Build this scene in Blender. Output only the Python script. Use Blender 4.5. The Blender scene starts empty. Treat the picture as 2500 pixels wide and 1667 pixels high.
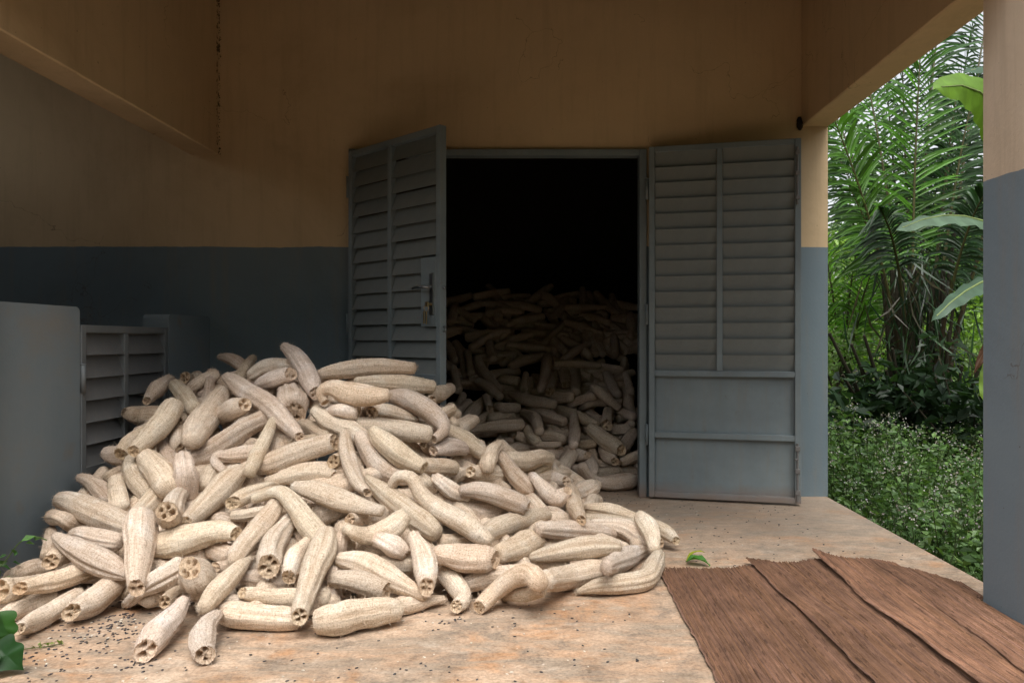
# Covered terrace with a heap of dried loofahs, louvred double door, fibre mat and tropical garden.
import bpy, math, random
import numpy as np
from mathutils import Vector, Matrix
R = math.radians
scene = bpy.context.scene
col = scene.collection

# ------------------------------------------------------------------ camera
EYE = 0.95
cam_data = bpy.data.cameras.new('camera')
cam = bpy.data.objects.new('camera', cam_data)
col.objects.link(cam)
cam.location = (0, 0, EYE)
cam.rotation_euler = (R(90), 0, 0)
cam_data.sensor_width = 36
cam_data.lens = 26.08
cam_data.shift_x = -0.0272
cam_data.shift_y = -0.0017
cam_data.clip_start = 0.05
cam_data.clip_end = 800
scene.camera = cam

# ------------------------------------------------------------------ sky, sun, exposure
SUN_EL, SUN_AZ = 61, 178          # degrees; azimuth clockwise from +Y (the sun stands behind the camera)
world = bpy.data.worlds.new('World')
scene.world = world
world.use_nodes = True
wn, wl = world.node_tree.nodes, world.node_tree.links
wn.clear()
sky = wn.new('ShaderNodeTexSky')
sky.sky_type = 'NISHITA'
sky.sun_disc = False
sky.sun_elevation = R(SUN_EL)
sky.sun_rotation = R(SUN_AZ)
sky.air_density = 1.0
sky.dust_density = 5.0
sky.ozone_density = 1.0
hs = wn.new('ShaderNodeHueSaturation')      # thin overcast: the blue washed out
hs.inputs['Saturation'].default_value = 0.18
bg = wn.new('ShaderNodeBackground')
bg.inputs['Strength'].default_value = 0.15
wo = wn.new('ShaderNodeOutputWorld')
wl.new(sky.outputs[0], hs.inputs['Color'])
wl.new(hs.outputs[0], bg.inputs['Color'])
wl.new(bg.outputs[0], wo.inputs['Surface'])
sun_d = bpy.data.lights.new('sun', 'SUN')
sun_d.energy = 1.2
sun_d.angle = R(40)
sun_d.color = (1, .96, .9)
sun = bpy.data.objects.new('sun', sun_d)
col.objects.link(sun)
sv = Vector((math.sin(R(SUN_AZ)) * math.cos(R(SUN_EL)), math.cos(R(SUN_AZ)) * math.cos(R(SUN_EL)), math.sin(R(SUN_EL))))
sun.rotation_euler = sv.to_track_quat('Z', 'Y').to_euler()
vs = scene.view_settings
vs.view_transform = 'Standard'
vs.look = 'None'
vs.exposure = 0.98
vs.gamma = 1
vs.use_curve_mapping = False
scene.render.engine = 'CYCLES'
scene.cycles.max_bounces = 6
scene.cycles.diffuse_bounces = 4
scene.cycles.use_denoising = True

# ------------------------------------------------------------------ helpers
FP, CX, CY = 1704.0, 1240.0, 780.0          # survey scale of the photograph used to measure the place
def at(x, y, Y):
    return ((x - CX) / FP * Y, Y, EYE - (y - CY) / FP * Y)
def link(o, parent=None):
    col.objects.link(o)
    if parent is not None:
        o.parent = parent
    return o
def tag(o, label=None, cat=None, group=None, kind=None):
    if label: o['label'] = label
    if cat: o['category'] = cat
    if group: o['group'] = group
    if kind: o['kind'] = kind
    return o
def empty(name, loc=(0, 0, 0), rz=0):
    o = bpy.data.objects.new(name, None)
    o.location = loc
    o.rotation_euler = (0, 0, rz)
    o.empty_display_size = .05
    return link(o)
def mesh_obj(name, verts, faces, mat, parent=None, smooth=False, loc=None):
    me = bpy.data.meshes.new(name)
    me.from_pydata([tuple(v) for v in verts], [], [tuple(f) for f in faces])
    if smooth:
        me.polygons.foreach_set('use_smooth', [True] * len(me.polygons))
    me.update()
    if mat is not None:
        me.materials.append(mat)
    o = bpy.data.objects.new(name, me)
    if loc is not None:
        o.location = loc
    return link(o, parent)
class MB:
    """collects solid pieces that belong to ONE mesh"""
    def __init__(s):
        s.v, s.f = [], []
    def add(s, v, f):
        n = len(s.v)
        s.v += [tuple(p) for p in v]
        s.f += [tuple(i + n for i in q) for q in f]
        return s
    def box(s, a, b, ch=0.0):
        (x0, y0, z0), (x1, y1, z1) = a, b
        if ch <= 0:
            v = [(x0, y0, z0), (x1, y0, z0), (x1, y1, z0), (x0, y1, z0), (x0, y0, z1), (x1, y0, z1), (x1, y1, z1), (x0, y1, z1)]
            f = [(0, 3, 2, 1), (4, 5, 6, 7), (0, 1, 5, 4), (1, 2, 6, 5), (2, 3, 7, 6), (3, 0, 4, 7)]
            return s.add(v, f)
        v = []
        for X, sx in ((x0, 1), (x1, -1)):
            for Y, sy in ((y0, 1), (y1, -1)):
                for Z, sz in ((z0, 1), (z1, -1)):
                    v += [(X, Y + sy * ch, Z + sz * ch), (X + sx * ch, Y, Z + sz * ch), (X + sx * ch, Y + sy * ch, Z)]
        def i(a_, b_, c_, k): return ((a_ * 2 + b_) * 2 + c_) * 3 + k
        f = []
        for a_ in (0, 1):
            q = [i(a_, 0, 0, 0), i(a_, 0, 1, 0), i(a_, 1, 1, 0), i(a_, 1, 0, 0)]; f.append(q if a_ == 0 else q[::-1])
            q = [i(0, a_, 0, 1), i(1, a_, 0, 1), i(1, a_, 1, 1), i(0, a_, 1, 1)]; f.append(q if a_ == 0 else q[::-1])
            q = [i(0, 0, a_, 2), i(0, 1, a_, 2), i(1, 1, a_, 2), i(1, 0, a_, 2)]; f.append(q if a_ == 0 else q[::-1])
        for a_ in (0, 1):
            for b_ in (0, 1):
                f.append([i(a_, b_, 0, 0), i(a_, b_, 0, 1), i(a_, b_, 1, 1), i(a_, b_, 1, 0)])
                f.append([i(a_, 0, b_, 0), i(a_, 0, b_, 2), i(a_, 1, b_, 2), i(a_, 1, b_, 0)])
                f.append([i(0, a_, b_, 1), i(0, a_, b_, 2), i(1, a_, b_, 2), i(1, a_, b_, 1)])
                for c_ in (0, 1):
                    f.append([i(a_, b_, c_, 0), i(a_, b_, c_, 1), i(a_, b_, c_, 2)])
        return s.add(v, f)
    def tube(s, pts, rad, n=8, cap=True):
        pts = [Vector(p) for p in pts]
        if not isinstance(rad, (list, tuple)): rad = [rad] * len(pts)
        base = len(s.v); ref = None; m = len(pts)
        for k, p in enumerate(pts):
            t = (pts[min(k + 1, m - 1)] - pts[max(k - 1, 0)]).normalized()
            if ref is None:
                ref = t.orthogonal().normalized()
            ref = (ref - t * ref.dot(t)).normalized()
            b = t.cross(ref)
            for j in range(n):
                a_ = 2 * math.pi * j / n
                s.v.append(tuple(p + (ref * math.cos(a_) + b * math.sin(a_)) * rad[k]))
        for k in range(m - 1):
            for j in range(n):
                s.f.append((base + k * n + j, base + k * n + (j + 1) % n, base + (k + 1) * n + (j + 1) % n, base + (k + 1) * n + j))
        if cap:
            s.f.append(tuple(base + j for j in range(n))[::-1])
            s.f.append(tuple(base + (m - 1) * n + j for j in range(n)))
        return s
    def build(s, name, mat, parent=None, smooth=False, loc=None):
        return mesh_obj(name, s.v, s.f, mat, parent, smooth, loc)

# ------------------------------------------------------------------ materials
class NT:
    def __init__(s, name):
        s.m = bpy.data.materials.new(name); s.m.use_nodes = True
        s.t = s.m.node_tree; s.t.nodes.clear()
        s.out = s.n('ShaderNodeOutputMaterial'); s.p = s.n('ShaderNodeBsdfPrincipled')
        s.l(s.p.outputs[0], s.out.inputs['Surface'])
    def n(s, k, **kw):
        nd = s.t.nodes.new(k)
        for a_, b in kw.items(): setattr(nd, a_, b)
        return nd
    def l(s, a_, b): s.t.links.new(a_, b)
    def coord(s, kind='Object', scale=(1, 1, 1)):
        c = s.n('ShaderNodeTexCoord'); mp = s.n('ShaderNodeMapping'); mp.inputs['Scale'].default_value = scale
        s.l(c.outputs[kind], mp.inputs['Vector']); return mp.outputs[0]
    def noise(s, vec, scale, detail=4, rough=.55, dist=0):
        nz = s.n('ShaderNodeTexNoise'); nz.inputs['Scale'].default_value = scale; nz.inputs['Detail'].default_value = detail
        nz.inputs['Roughness'].default_value = rough; nz.inputs['Distortion'].default_value = dist
        s.l(vec, nz.inputs['Vector']); return nz.outputs['Fac']
    def ramp(s, fac, stops):
        r = s.n('ShaderNodeValToRGB'); e = r.color_ramp.elements
        while len(e) < len(stops): e.new(.5)
        for el, (p, c) in zip(e, stops):
            el.position = p; el.color = (*c, 1) if len(c) == 3 else c
        s.l(fac, r.inputs['Fac']); return r.outputs['Color']
    def mix(s, fac, a_, b, mode='MIX'):
        m = s.n('ShaderNodeMix', data_type='RGBA', blend_type=mode)
        for k, v in ((0, fac), (6, a_), (7, b)):
            if hasattr(v, 'is_output'): s.l(v, m.inputs[k])
            else: m.inputs[k].default_value = v if not isinstance(v, tuple) else ((*v, 1) if len(v) == 3 else v)
        return m.outputs[2]
    def math(s, op, a_, b=0.0, c=None):
        m = s.n('ShaderNodeMath', operation=op)
        for k, v in enumerate((a_, b) if c is None else (a_, b, c)):
            if hasattr(v, 'is_output'): s.l(v, m.inputs[k])
            else: m.inputs[k].default_value = v
        return m.outputs[0]
    def bump(s, h, strength=.3, dist=.01, prev=None):
        b = s.n('ShaderNodeBump'); b.inputs['Strength'].default_value = strength; b.inputs['Distance'].default_value = dist
        s.l(h, b.inputs['Height'])
        if prev is not None: s.l(prev, b.inputs['Normal'])
        return b.outputs[0]
    def fin(s, color=None, rough=.8, normal=None, spec=.3, metal=0):
        for key, v in (('Base Color', color), ('Roughness', rough), ('Specular IOR Level', spec), ('Metallic', metal)):
            if v is None: continue
            if hasattr(v, 'is_output'): s.l(v, s.p.inputs[key])
            else: s.p.inputs[key].default_value = (*v, 1) if isinstance(v, tuple) else v
        if normal is not None: s.l(normal, s.p.inputs['Normal'])
        return s.m

CREAM, BLUE = (.61, .465, .30), (.165, .21, .235)
PAINT_Z = 1.5125
def wall_paint(name, marks=False, blue=BLUE, cream=CREAM):
    t = NT(name); v = t.coord('Object')
    sep = t.n('ShaderNodeSeparateXYZ'); t.l(v, sep.inputs[0])
    wob = t.math('MULTIPLY', t.math('SUBTRACT', t.noise(v, 5, 4), .5), .022)
    fac = t.math('GREATER_THAN', t.math('ADD', sep.outputs['Z'], wob), PAINT_Z)
    n1 = t.noise(v, 1.3, 5, .6); n2 = t.noise(v, 14, 4, .6)
    cream = t.mix(n1, (cream[0] * 1.06, cream[1] * 1.06, cream[2] * 1.04), (cream[0] * .86, cream[1] * .83, cream[2] * .76))
    blu = t.mix(n1, (blue[0] * 1.12, blue[1] * 1.08, blue[2] * 1.04), (blue[0] * .86, blue[1] * .9, blue[2] * .95))
    c = t.mix(fac, blu, cream)
    # scuffs and dust low on the wall
    dirt = t.ramp(t.noise(v, 3.2, 6, .7), [(.62, (0, 0, 0)), (.78, (1, 1, 1))])
    c = t.mix(t.math('MULTIPLY', dirt, .22), c, (.25, .19, .14))
    drip = t.noise(t.coord('Object', (7, 7, .55)), 2.0, 6, .7)
    c = t.mix(t.math('MULTIPLY', t.ramp(drip, [(.5, (0, 0, 0)), (.75, (1, 1, 1))]), .28), c, (.30, .225, .15))
    patch = t.noise(v, .9, 7, .7, .6)
    c = t.mix(.55, c, t.ramp(patch, [(.35, (.80, .78, .76)), (.5, (1, 1, 1)), (.65, (1.1, 1.09, 1.06))]), 'MULTIPLY')
    vor = t.n('ShaderNodeTexVoronoi', feature='DISTANCE_TO_EDGE'); vor.inputs['Scale'].default_value = .8
    wv_ = t.n('ShaderNodeVectorMath', operation='ADD'); nz_ = t.n('ShaderNodeTexNoise'); nz_.inputs['Scale'].default_value = 2.5; nz_.inputs['Detail'].default_value = 5
    t.l(v, nz_.inputs['Vector']); t.l(v, wv_.inputs[0]); t.l(nz_.outputs['Color'], wv_.inputs[1]); t.l(wv_.outputs[0], vor.inputs['Vector'])
    crack = t.math('MULTIPLY', t.math('LESS_THAN', vor.outputs['Distance'], .0016), t.math('GREATER_THAN', t.noise(v, 1.7, 2), .53))
    c = t.mix(t.math('MULTIPLY', crack, .45), c, (.10, .075, .055))
    spots = t.ramp(t.noise(v, 46, 2, .5), [(.74, (0, 0, 0)), (.78, (1, 1, 1))])
    c = t.mix(t.math('MULTIPLY', spots, .55), c, (.05, .04, .03))
    if marks:      # dark grime in the corner where the beam meets the wall
        dx = t.math('ABSOLUTE', t.math('ADD', sep.outputs['X'], 1.945))
        near = t.math('LESS_THAN', t.math('ADD', dx, t.math('MULTIPLY', t.noise(v, 34, 4), .05)), .030)
        up = t.math('MULTIPLY', t.math('GREATER_THAN', sep.outputs['Z'], 2.04), t.math('GREATER_THAN', sep.outputs['Y'], 4.47))
        hole = t.math('MULTIPLY', t.math('GREATER_THAN', t.noise(v, 26, 4, .8), .52), .85)
        c = t.mix(t.math('MULTIPLY', t.math('MULTIPLY', near, up), hole), c, (.03, .022, .015))
    b = t.bump(t.noise(v, 60, 5, .65), .25, .004)
    b = t.bump(n2, .2, .006, b)
    return t.fin(c, .85, b, .15)
M = {}
M['wall'] = wall_paint('painted_plaster', True)
M['pillar'] = wall_paint('painted_plaster_lightened', False, (.20, .255, .30), (.69, .57, .46))  # same paint as the wall, made lighter for the light on the pillar
M['beam'] = M['wall']
def low_wall_mat():
    t = NT('painted_low_wall'); v = t.coord('Object')
    n = t.noise(v, 2.4, 6, .65); s_ = t.noise(t.coord('Object', (9, 9, 1.1)), 3, 5, .6)
    c = t.ramp(n, [(.3, (.16, .20, .225)), (.55, (.18, .215, .235)), (.75, (.21, .205, .19))])
    c = t.mix(t.ramp(s_, [(.5, (0, 0, 0)), (.8, (.5, .5, .5))]), c, (.20, .22, .23))
    o = t.ramp(t.noise(v, 5.5, 3, .5), [(.66, (0, 0, 0)), (.8, (.45, .45, .45))])
    c = t.mix(o, c, (.23, .15, .085))
    return t.fin(c, .8, t.bump(t.noise(v, 50, 5, .7), .3, .004), .2)
M['low'] = low_wall_mat()
def metal_paint(name, base, rust=.35, foot_dirt=True):
    t = NT(name); v = t.coord('Object')
    n = t.noise(v, 5, 6, .65)
    c = t.mix(n, (base[0] * 1.12, base[1] * 1.1, base[2] * 1.08), (base[0] * .82, base[1] * .84, base[2] * .84))
    dr = t.noise(t.coord('Object', (14, 14, 1.2)), 2.5, 6, .7)
    c = t.mix(t.math('MULTIPLY', t.ramp(dr, [(.5, (0, 0, 0)), (.72, (1, 1, 1))]), .35), c, (.20, .18, .155))
    c = t.mix(.6, c, t.ramp(t.noise(v, 2.2, 5, .65), [(.35, (.75, .76, .78)), (.65, (1.18, 1.16, 1.12))]), 'MULTIPLY')
    d = t.ramp(t.noise(v, 26, 5, .72), [(.60, (0, 0, 0)), (.74, (1, 1, 1))])
    c = t.mix(t.math('MULTIPLY', d, rust), c, (.13, .075, .05))
    sep = t.n('ShaderNodeSeparateXYZ'); t.l(v, sep.inputs[0])       # red earth splashed on the foot of the door
    if not foot_dirt:
        return t.fin(c, .6, t.bump(t.noise(v, 90, 3, .6), .12, .002), .3)
    foot = t.ramp(t.math('ADD', sep.outputs['Z'], t.math('MULTIPLY', t.noise(v, 7, 4), .10)), [(.06, (1, 1, 1)), (.16, (0, 0, 0))])
    c = t.mix(t.math('MULTIPLY', foot, .65), c, (.22, .13, .085))
    b = t.bump(t.noise(v, 90, 3, .6), .12, .002)
    return t.fin(c, .55, b, .35)
M['door'] = metal_paint('grey_blue_metal_paint', (.18, .22, .24), .25)
M['slat'] = metal_paint('grey_metal_slat_paint', (.18, .20, .20), .10, False)
M['gate'] = metal_paint('grey_gate_paint', (.15, .165, .175), .35)
M['gate_slat'] = metal_paint('grey_gate_slat_paint', (.15, .155, .16), .2, False)
def simple(name, c, rough=.6, metal=0, spec=.4, var=.15, scale=20, bump=.1):
    t = NT(name); v = t.coord('Object')
    cc = t.mix(t.noise(v, scale, 4), tuple(min(1, x * (1 + var)) for x in c), tuple(x * (1 - var) for x in c))
    return t.fin(cc, rough, t.bump(t.noise(v, scale * 4, 3), bump, .002), spec, metal)
M['chrome'] = simple('worn_chrome', (.30, .31, .32), .28, 1.0, .5, .1, 30, .05)
M['brass'] = simple('brass_key', (.45, .33, .16), .35, 1.0)
M['rusty'] = simple('painted_bolt_steel', (.17, .165, .16), .6, .2, .4, .35, 60)
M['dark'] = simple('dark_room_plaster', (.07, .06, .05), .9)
M['ceil'] = simple('low_bounce_ceiling', (.13, .085, .055), .9, 0, .1, .1, 4)  # unseen ceiling, darkened so less light bounces onto the wall
M['low_bounce'] = simple('low_bounce_render', (.13, .12, .11), .95, 0, .1, .2, 5)  # dark grey so the unseen left bay walls bounce less light
M['roof'] = simple('corrugated_iron', (.32, .24, .19), .6, .3)
M['nest'] = simple('mud_nest', (.04, .03, .022), .95, 0, .1, .4, 60, .5)
def floor_mat():
    t = NT('polished_screed'); v = t.coord('Object')
    w = t.noise(v, 1.6, 8, .68, .5)
    c = t.ramp(w, [(.30, (.27, .165, .10)), (.44, (.41, .28, .19)), (.56, (.48, .345, .245)), (.70, (.55, .43, .325))])
    o = t.noise(v, 3.1, 7, .66, .5)
    c = t.mix(t.ramp(o, [(.51, (0, 0, 0)), (.62, (.85, .85, .85))]), c, (.44, .245, .13))
    st = t.noise(t.coord('Object', (1.1, 3.8, 1)), 3.0, 8, .72, .6)      # swept, streaked wear
    c = t.mix(t.ramp(st, [(.45, (0, 0, 0)), (.60, (.85, .85, .85))]), c, (.29, .235, .18))
    g_ = t.noise(v, 5.5, 9, .75, .4)
    c = t.mix(t.ramp(g_, [(.52, (0, 0, 0)), (.64, (.75, .75, .75))]), c, (.20, .16, .125))
    pl = t.noise(t.coord('Object', (1.5, 3, 1)), 2.7, 7, .68, .3)
    c = t.mix(t.ramp(pl, [(.56, (0, 0, 0)), (.74, (.8, .8, .8))]), c, (.51, .43, .35))
    f = t.noise(v, 95, 4, .7)
    c = t.mix(.85, c, t.ramp(f, [(.3, (.60, .57, .54)), (.5, (1, 1, 1)), (.7, (1.28, 1.28, 1.28))]), 'MULTIPLY')
    md = t.noise(t.coord('Object', (1, 1.8, 1)), 17, 8, .75, .6)
    c = t.mix(.8, c, t.ramp(md, [(.36, (.66, .62, .58)), (.5, (1, 1, 1)), (.66, (1.18, 1.17, 1.15))]), 'MULTIPLY')
    f3 = t.noise(v, 60, 2, .5)
    c = t.mix(t.ramp(f3, [(.72, (0, 0, 0)), (.75, (.7, .7, .7))]), c, (.64, .56, .48))
    f2 = t.noise(v, 38, 5, .75)
    c = t.mix(t.ramp(f2, [(.62, (0, 0, 0)), (.72, (.55, .55, .55))]), c, (.17, .125, .09))
    sep = t.n('ShaderNodeSeparateXYZ'); t.l(v, sep.inputs[0])       # greyer and darker towards the doorway
    yy = t.math('ADD', sep.outputs['Y'], t.math('MULTIPLY', t.noise(v, 2.0, 5, .6), .9))
    c = t.mix(t.ramp(t.math('MULTIPLY', yy, .2), [(.70, (0, 0, 0)), (.86, (.5, .5, .5))]), c, (.27, .225, .18))
    rg = t.ramp(w, [(.3, (.45, .45, .45)), (.7, (.7, .7, .7))])
    b = t.bump(t.noise(v, 9, 6, .6), .12, .006); b = t.bump(f, .15, .0015, b)
    return t.fin(c, rg, b, .3)
M['floor'] = floor_mat()
M['ground'] = simple('leaf_litter_soil', (.10, .085, .05), 1.0, 0, .1, .5, 6, .6)

def loofah_mat(name, inner=False):
    t = NT(name); v = t.coord('Object')
    oi = t.n('ShaderNodeObjectInfo')
    off = t.n('ShaderNodeVectorMath', operation='ADD'); cmb = t.n('ShaderNodeCombineXYZ')
    r10 = t.math('MULTIPLY', oi.outputs['Random'], 37.0)
    for k in range(3): t.l(r10, cmb.inputs[k])
    t.l(v, off.inputs[0]); t.l(cmb.outputs[0], off.inputs[1]); v = off.outputs[0]
    uv = t.n('ShaderNodeUVMap', uv_map='fibre'); um = t.n('ShaderNodeMapping'); um.inputs['Scale'].default_value = (1, 1, 1)
    t.l(uv.outputs[0], um.inputs['Vector'])
    big = t.noise(v, 9, 4, .6, .3)
    c = t.mix(t.ramp(big, [(.38, (0, 0, 0)), (.70, (1, 1, 1))]), (.73, .63, .53), (.645, .52, .41))
    pale = t.noise(v, 13, 3, .5)
    c = t.mix(t.ramp(pale, [(.52, (0, 0, 0)), (.74, (.75, .75, .75))]), c, (.80, .745, .685))
    stain = t.noise(v, 6.5, 5, .6)
    c = t.mix(t.ramp(stain, [(.60, (0, 0, 0)), (.76, (.55, .55, .55))]), c, (.52, .41, .33))
    # fibre net: fine strands wound round the fruit with tiny gaps between them
    def fib(sc, detail):
        mp = t.n('ShaderNodeMapping'); mp.inputs['Scale'].default_value = sc
        t.l(um.outputs[0], mp.inputs['Vector']); nz = t.n('ShaderNodeTexNoise'); nz.inputs['Scale'].default_value = 1
        nz.inputs['Detail'].default_value = detail; nz.inputs['Roughness'].default_value = .65; nz.inputs['Distortion'].default_value = .8
        t.l(mp.outputs[0], nz.inputs['Vector']); return nz.outputs['Fac']
    along, across = fib((210, 22, 1), 3), fib((45, 260, 1), 3)
    nf = t.noise(v, 210, 3, .7, .5)
    c = t.mix(.8, c, t.ramp(nf, [(.33, (.58, .52, .47)), (.48, (.95, .94, .92)), (.66, (1.12, 1.12, 1.12))]), 'MULTIPLY')
    c = t.mix(.7, c, t.ramp(along, [(.34, (.66, .58, .50)), (.5, (1, 1, 1)), (.68, (1.08, 1.08, 1.08))]), 'MULTIPLY')
    c = t.mix(.55, c, t.ramp(across, [(.34, (.64, .58, .52)), (.5, (1, 1, 1)), (.68, (1.08, 1.08, 1.08))]), 'MULTIPLY')
    ga = t.n('ShaderNodeAttribute', attribute_name='groove')       # red dust settled in the furrows
    c = t.mix(t.math('MULTIPLY', ga.outputs['Fac'], .55), c, (.47, .335, .235))
    c = t.mix(1.0, c, oi.outputs['Color'], 'MULTIPLY')
    if inner:
        c = t.mix(.75, c, (.84, .74, .61), 'MULTIPLY')
    hsum = t.math('ADD', t.math('ADD', nf, along), across)
    b = t.bump(hsum, .75, .004)
    return t.fin(c, .92, b, .12)
M['loofah'] = loofah_mat('loofah_fibre')
M['loofah_in'] = loofah_mat('loofah_core_fibre', True)
def attr_mat(name, rough=.6, spec=.3, transl=0.0, bump=None):
    t = NT(name); at_ = t.n('ShaderNodeAttribute', attribute_name='tint'); v = t.coord('Object')
    c = t.mix(1.0, at_.outputs['Color'], t.ramp(t.noise(v, 7, 4), [(.3, (.75, .75, .75)), (.7, (1.2, 1.2, 1.2))]), 'MULTIPLY')
    t.fin(c, rough, t.bump(t.noise(v, bump[0], 4), bump[1], .003) if bump else None, spec)
    if transl > 0:
        tr = t.n('ShaderNodeBsdfTranslucent'); ms = t.n('ShaderNodeMixShader'); ms.inputs[0].default_value = transl
        t.l(t.mix(1.0, c, (1.25, 1.35, .55), 'MULTIPLY'), tr.inputs['Color'])
        t.l(t.p.outputs[0], ms.inputs[1]); t.l(tr.outputs[0], ms.inputs[2]); t.l(ms.outputs[0], t.out.inputs['Surface'])
    return t.m
M['leaf'] = attr_mat('leaf_green', .45, .45, .35)
M['matfib'] = attr_mat('raffia_fibre', .75, .25, 0, (180, .5))
M['bark'] = simple('palm_petiole_bark', (.032, .028, .018), .9, 0, .2, .4, 25, .6)
M['seed'] = attr_mat('loofah_seed', .35, .5)
def set_tint(o, per_face):
    """per_face: (nfaces,3) colours as a face-domain attribute"""
    me = o.data
    a_ = me.attributes.new('tint', 'FLOAT_COLOR', 'FACE')
    arr = np.ones((len(me.polygons), 4), np.float32)
    arr[:, :3] = np.asarray(per_face, np.float32)
    a_.data.foreach_set('color', arr.ravel())

# ------------------------------------------------------------------ large structure
WALL_Y, XR, XL = 4.5, 1.75, -4.3
OX0, OX1, OZ = -1.15, .64, 2.10            # door opening
floor = MB().box((XL, .9, -.36), (XR, 9.0, 0), .012).build('terrace_floor', M['floor'])
tag(floor, 'worn ochre screed terrace floor scattered with black seeds', kind='structure')
g = 400.0
gr = mesh_obj('ground', [(-g, -g, -.34), (g, -g, -.34), (g, g, -.34), (-g, g, -.34)], [(0, 1, 2, 3)], M['ground'])
tag(gr, 'soil around the terrace under weeds', kind='structure')

bld = empty('house', (0, WALL_Y, 0))
tag(bld, 'cream and grey-blue plastered house with covered terrace', 'house')
def bpart(mb, name, mat):
    o = mb.build(name, mat, bld)
    o.matrix_parent_inverse = Matrix.Translation((0, -WALL_Y, 0))
    return o
w = MB()
w.box((XL, WALL_Y, 0), (OX0, WALL_Y + .17, 3.2))
w.box((OX1, WALL_Y, 0), (XR - .003, WALL_Y + .17, 3.2))
w.box((OX0, WALL_Y, OZ), (OX1, WALL_Y + .17, 3.2))
bpart(w, 'back_wall', M['wall'])
bpart(MB().box((XR - .20, WALL_Y + .171, 0), (XR - .004, 9.0, 3.2)), 'side_wall', M['wall'])
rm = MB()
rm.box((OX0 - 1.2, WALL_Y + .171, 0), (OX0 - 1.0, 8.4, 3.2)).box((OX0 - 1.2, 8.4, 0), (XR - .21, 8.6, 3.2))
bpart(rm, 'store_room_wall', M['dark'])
bpart(MB().box((XL, 2.42, 3.2), (XR, 8.8, 3.36)), 'ceiling', M['ceil'])
bpart(MB().box((1.585, 2.66, 2.24), (XR, WALL_Y - .001, 3.199), .006), 'beam', M['wall'])
bpart(MB().box((-2.12, 2.66, 2.07), (-1.949, WALL_Y - .001, 3.199), .006), 'beam', M['wall'])
bpart(MB().box((XL, 2.42, 2.24), (XR, 2.659, 3.198), .006), 'beam', M['wall'])
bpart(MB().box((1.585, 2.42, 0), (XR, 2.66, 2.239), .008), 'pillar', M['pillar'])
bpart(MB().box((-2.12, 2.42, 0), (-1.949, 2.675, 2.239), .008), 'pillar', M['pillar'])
bpart(MB().box((XL, 2.42, 0), (XL + .2, WALL_Y - .001, 2.239)), 'end_wall', M['low_bounce'])
bpart(MB().box((XL + .2, 2.44, 0), (-2.121, 2.64, 2.239)), 'front_wall', M['low_bounce'])
rf = MB()       # corrugated roof sheet with a short eave in front of the beam
nx = 150
for k in range(nx):
    x0 = XL - .3 + (XR + .36 - XL) * k / nx; x1 = XL - .3 + (XR + .36 - XL) * (k + 1) / nx
    z0, z1 = .02 * math.sin(k * 1.57), .02 * math.sin((k + 1) * 1.57)
    rf.add([(x0, 1.85, 3.40 + z0), (x1, 1.85, 3.40 + z1), (x1, 9, 4.4 + z1), (x0, 9, 4.4 + z0)], [(0, 1, 2, 3)])
bpart(rf, 'roof', M['roof'])
fr = MB()
fr.box((OX0 - .004, WALL_Y - .03, 0), (OX0 + .035, WALL_Y + .06, OZ - .0), .003)
fr.box((OX1 - .040, WALL_Y - .03, 0), (OX1 + .004, WALL_Y + .06, OZ - .0), .003)
fr.box((OX0 + .0355, WALL_Y - .03, OZ - .038), (OX1 - .0405, WALL_Y + .06, OZ - .001), .003)
bpart(fr, 'door_frame', M['door'])

# low walls either side of the gate
LX0, LX1 = -2.14, -2.0
def low_wall(y0, y1, label, ztop):
    v, f = [], []
    prof = []
    rr = .025
    for (cx_, s_) in ((y0 + rr, -1), (y1 - rr, 1)):
        seq = range(7) if s_ < 0 else range(7)
        for k in seq:
            a_ = math.pi - k * math.pi / 12 if s_ < 0 else math.pi / 2 - k * math.pi / 12
            prof.append((cx_ + rr * math.cos(a_), ztop - rr + rr * math.sin(a_)))
    prof = [(y0, 0.0)] + prof + [(y1, 0.0)]
    n = len(prof)
    for x in (LX0, LX1):
        v += [(x, y, z) for y, z in prof]
    f.append(tuple(range(n))); f.append(tuple(range(n, 2 * n))[::-1])
    for k in range(n):
        f.append((k, n + k, n + (k + 1) % n, (k + 1) % n))
    o = mesh_obj('low_wall', v, f, M['low'])
    return tag(o, label, 'low wall')
low_wall(2.68, 3.225, 'weathered grey-blue low wall at the left edge, in front of the gate', 1.092)
low_wall(4.0, WALL_Y - .004, 'short low wall stub between the gate and the back wall', 1.088)

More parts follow.
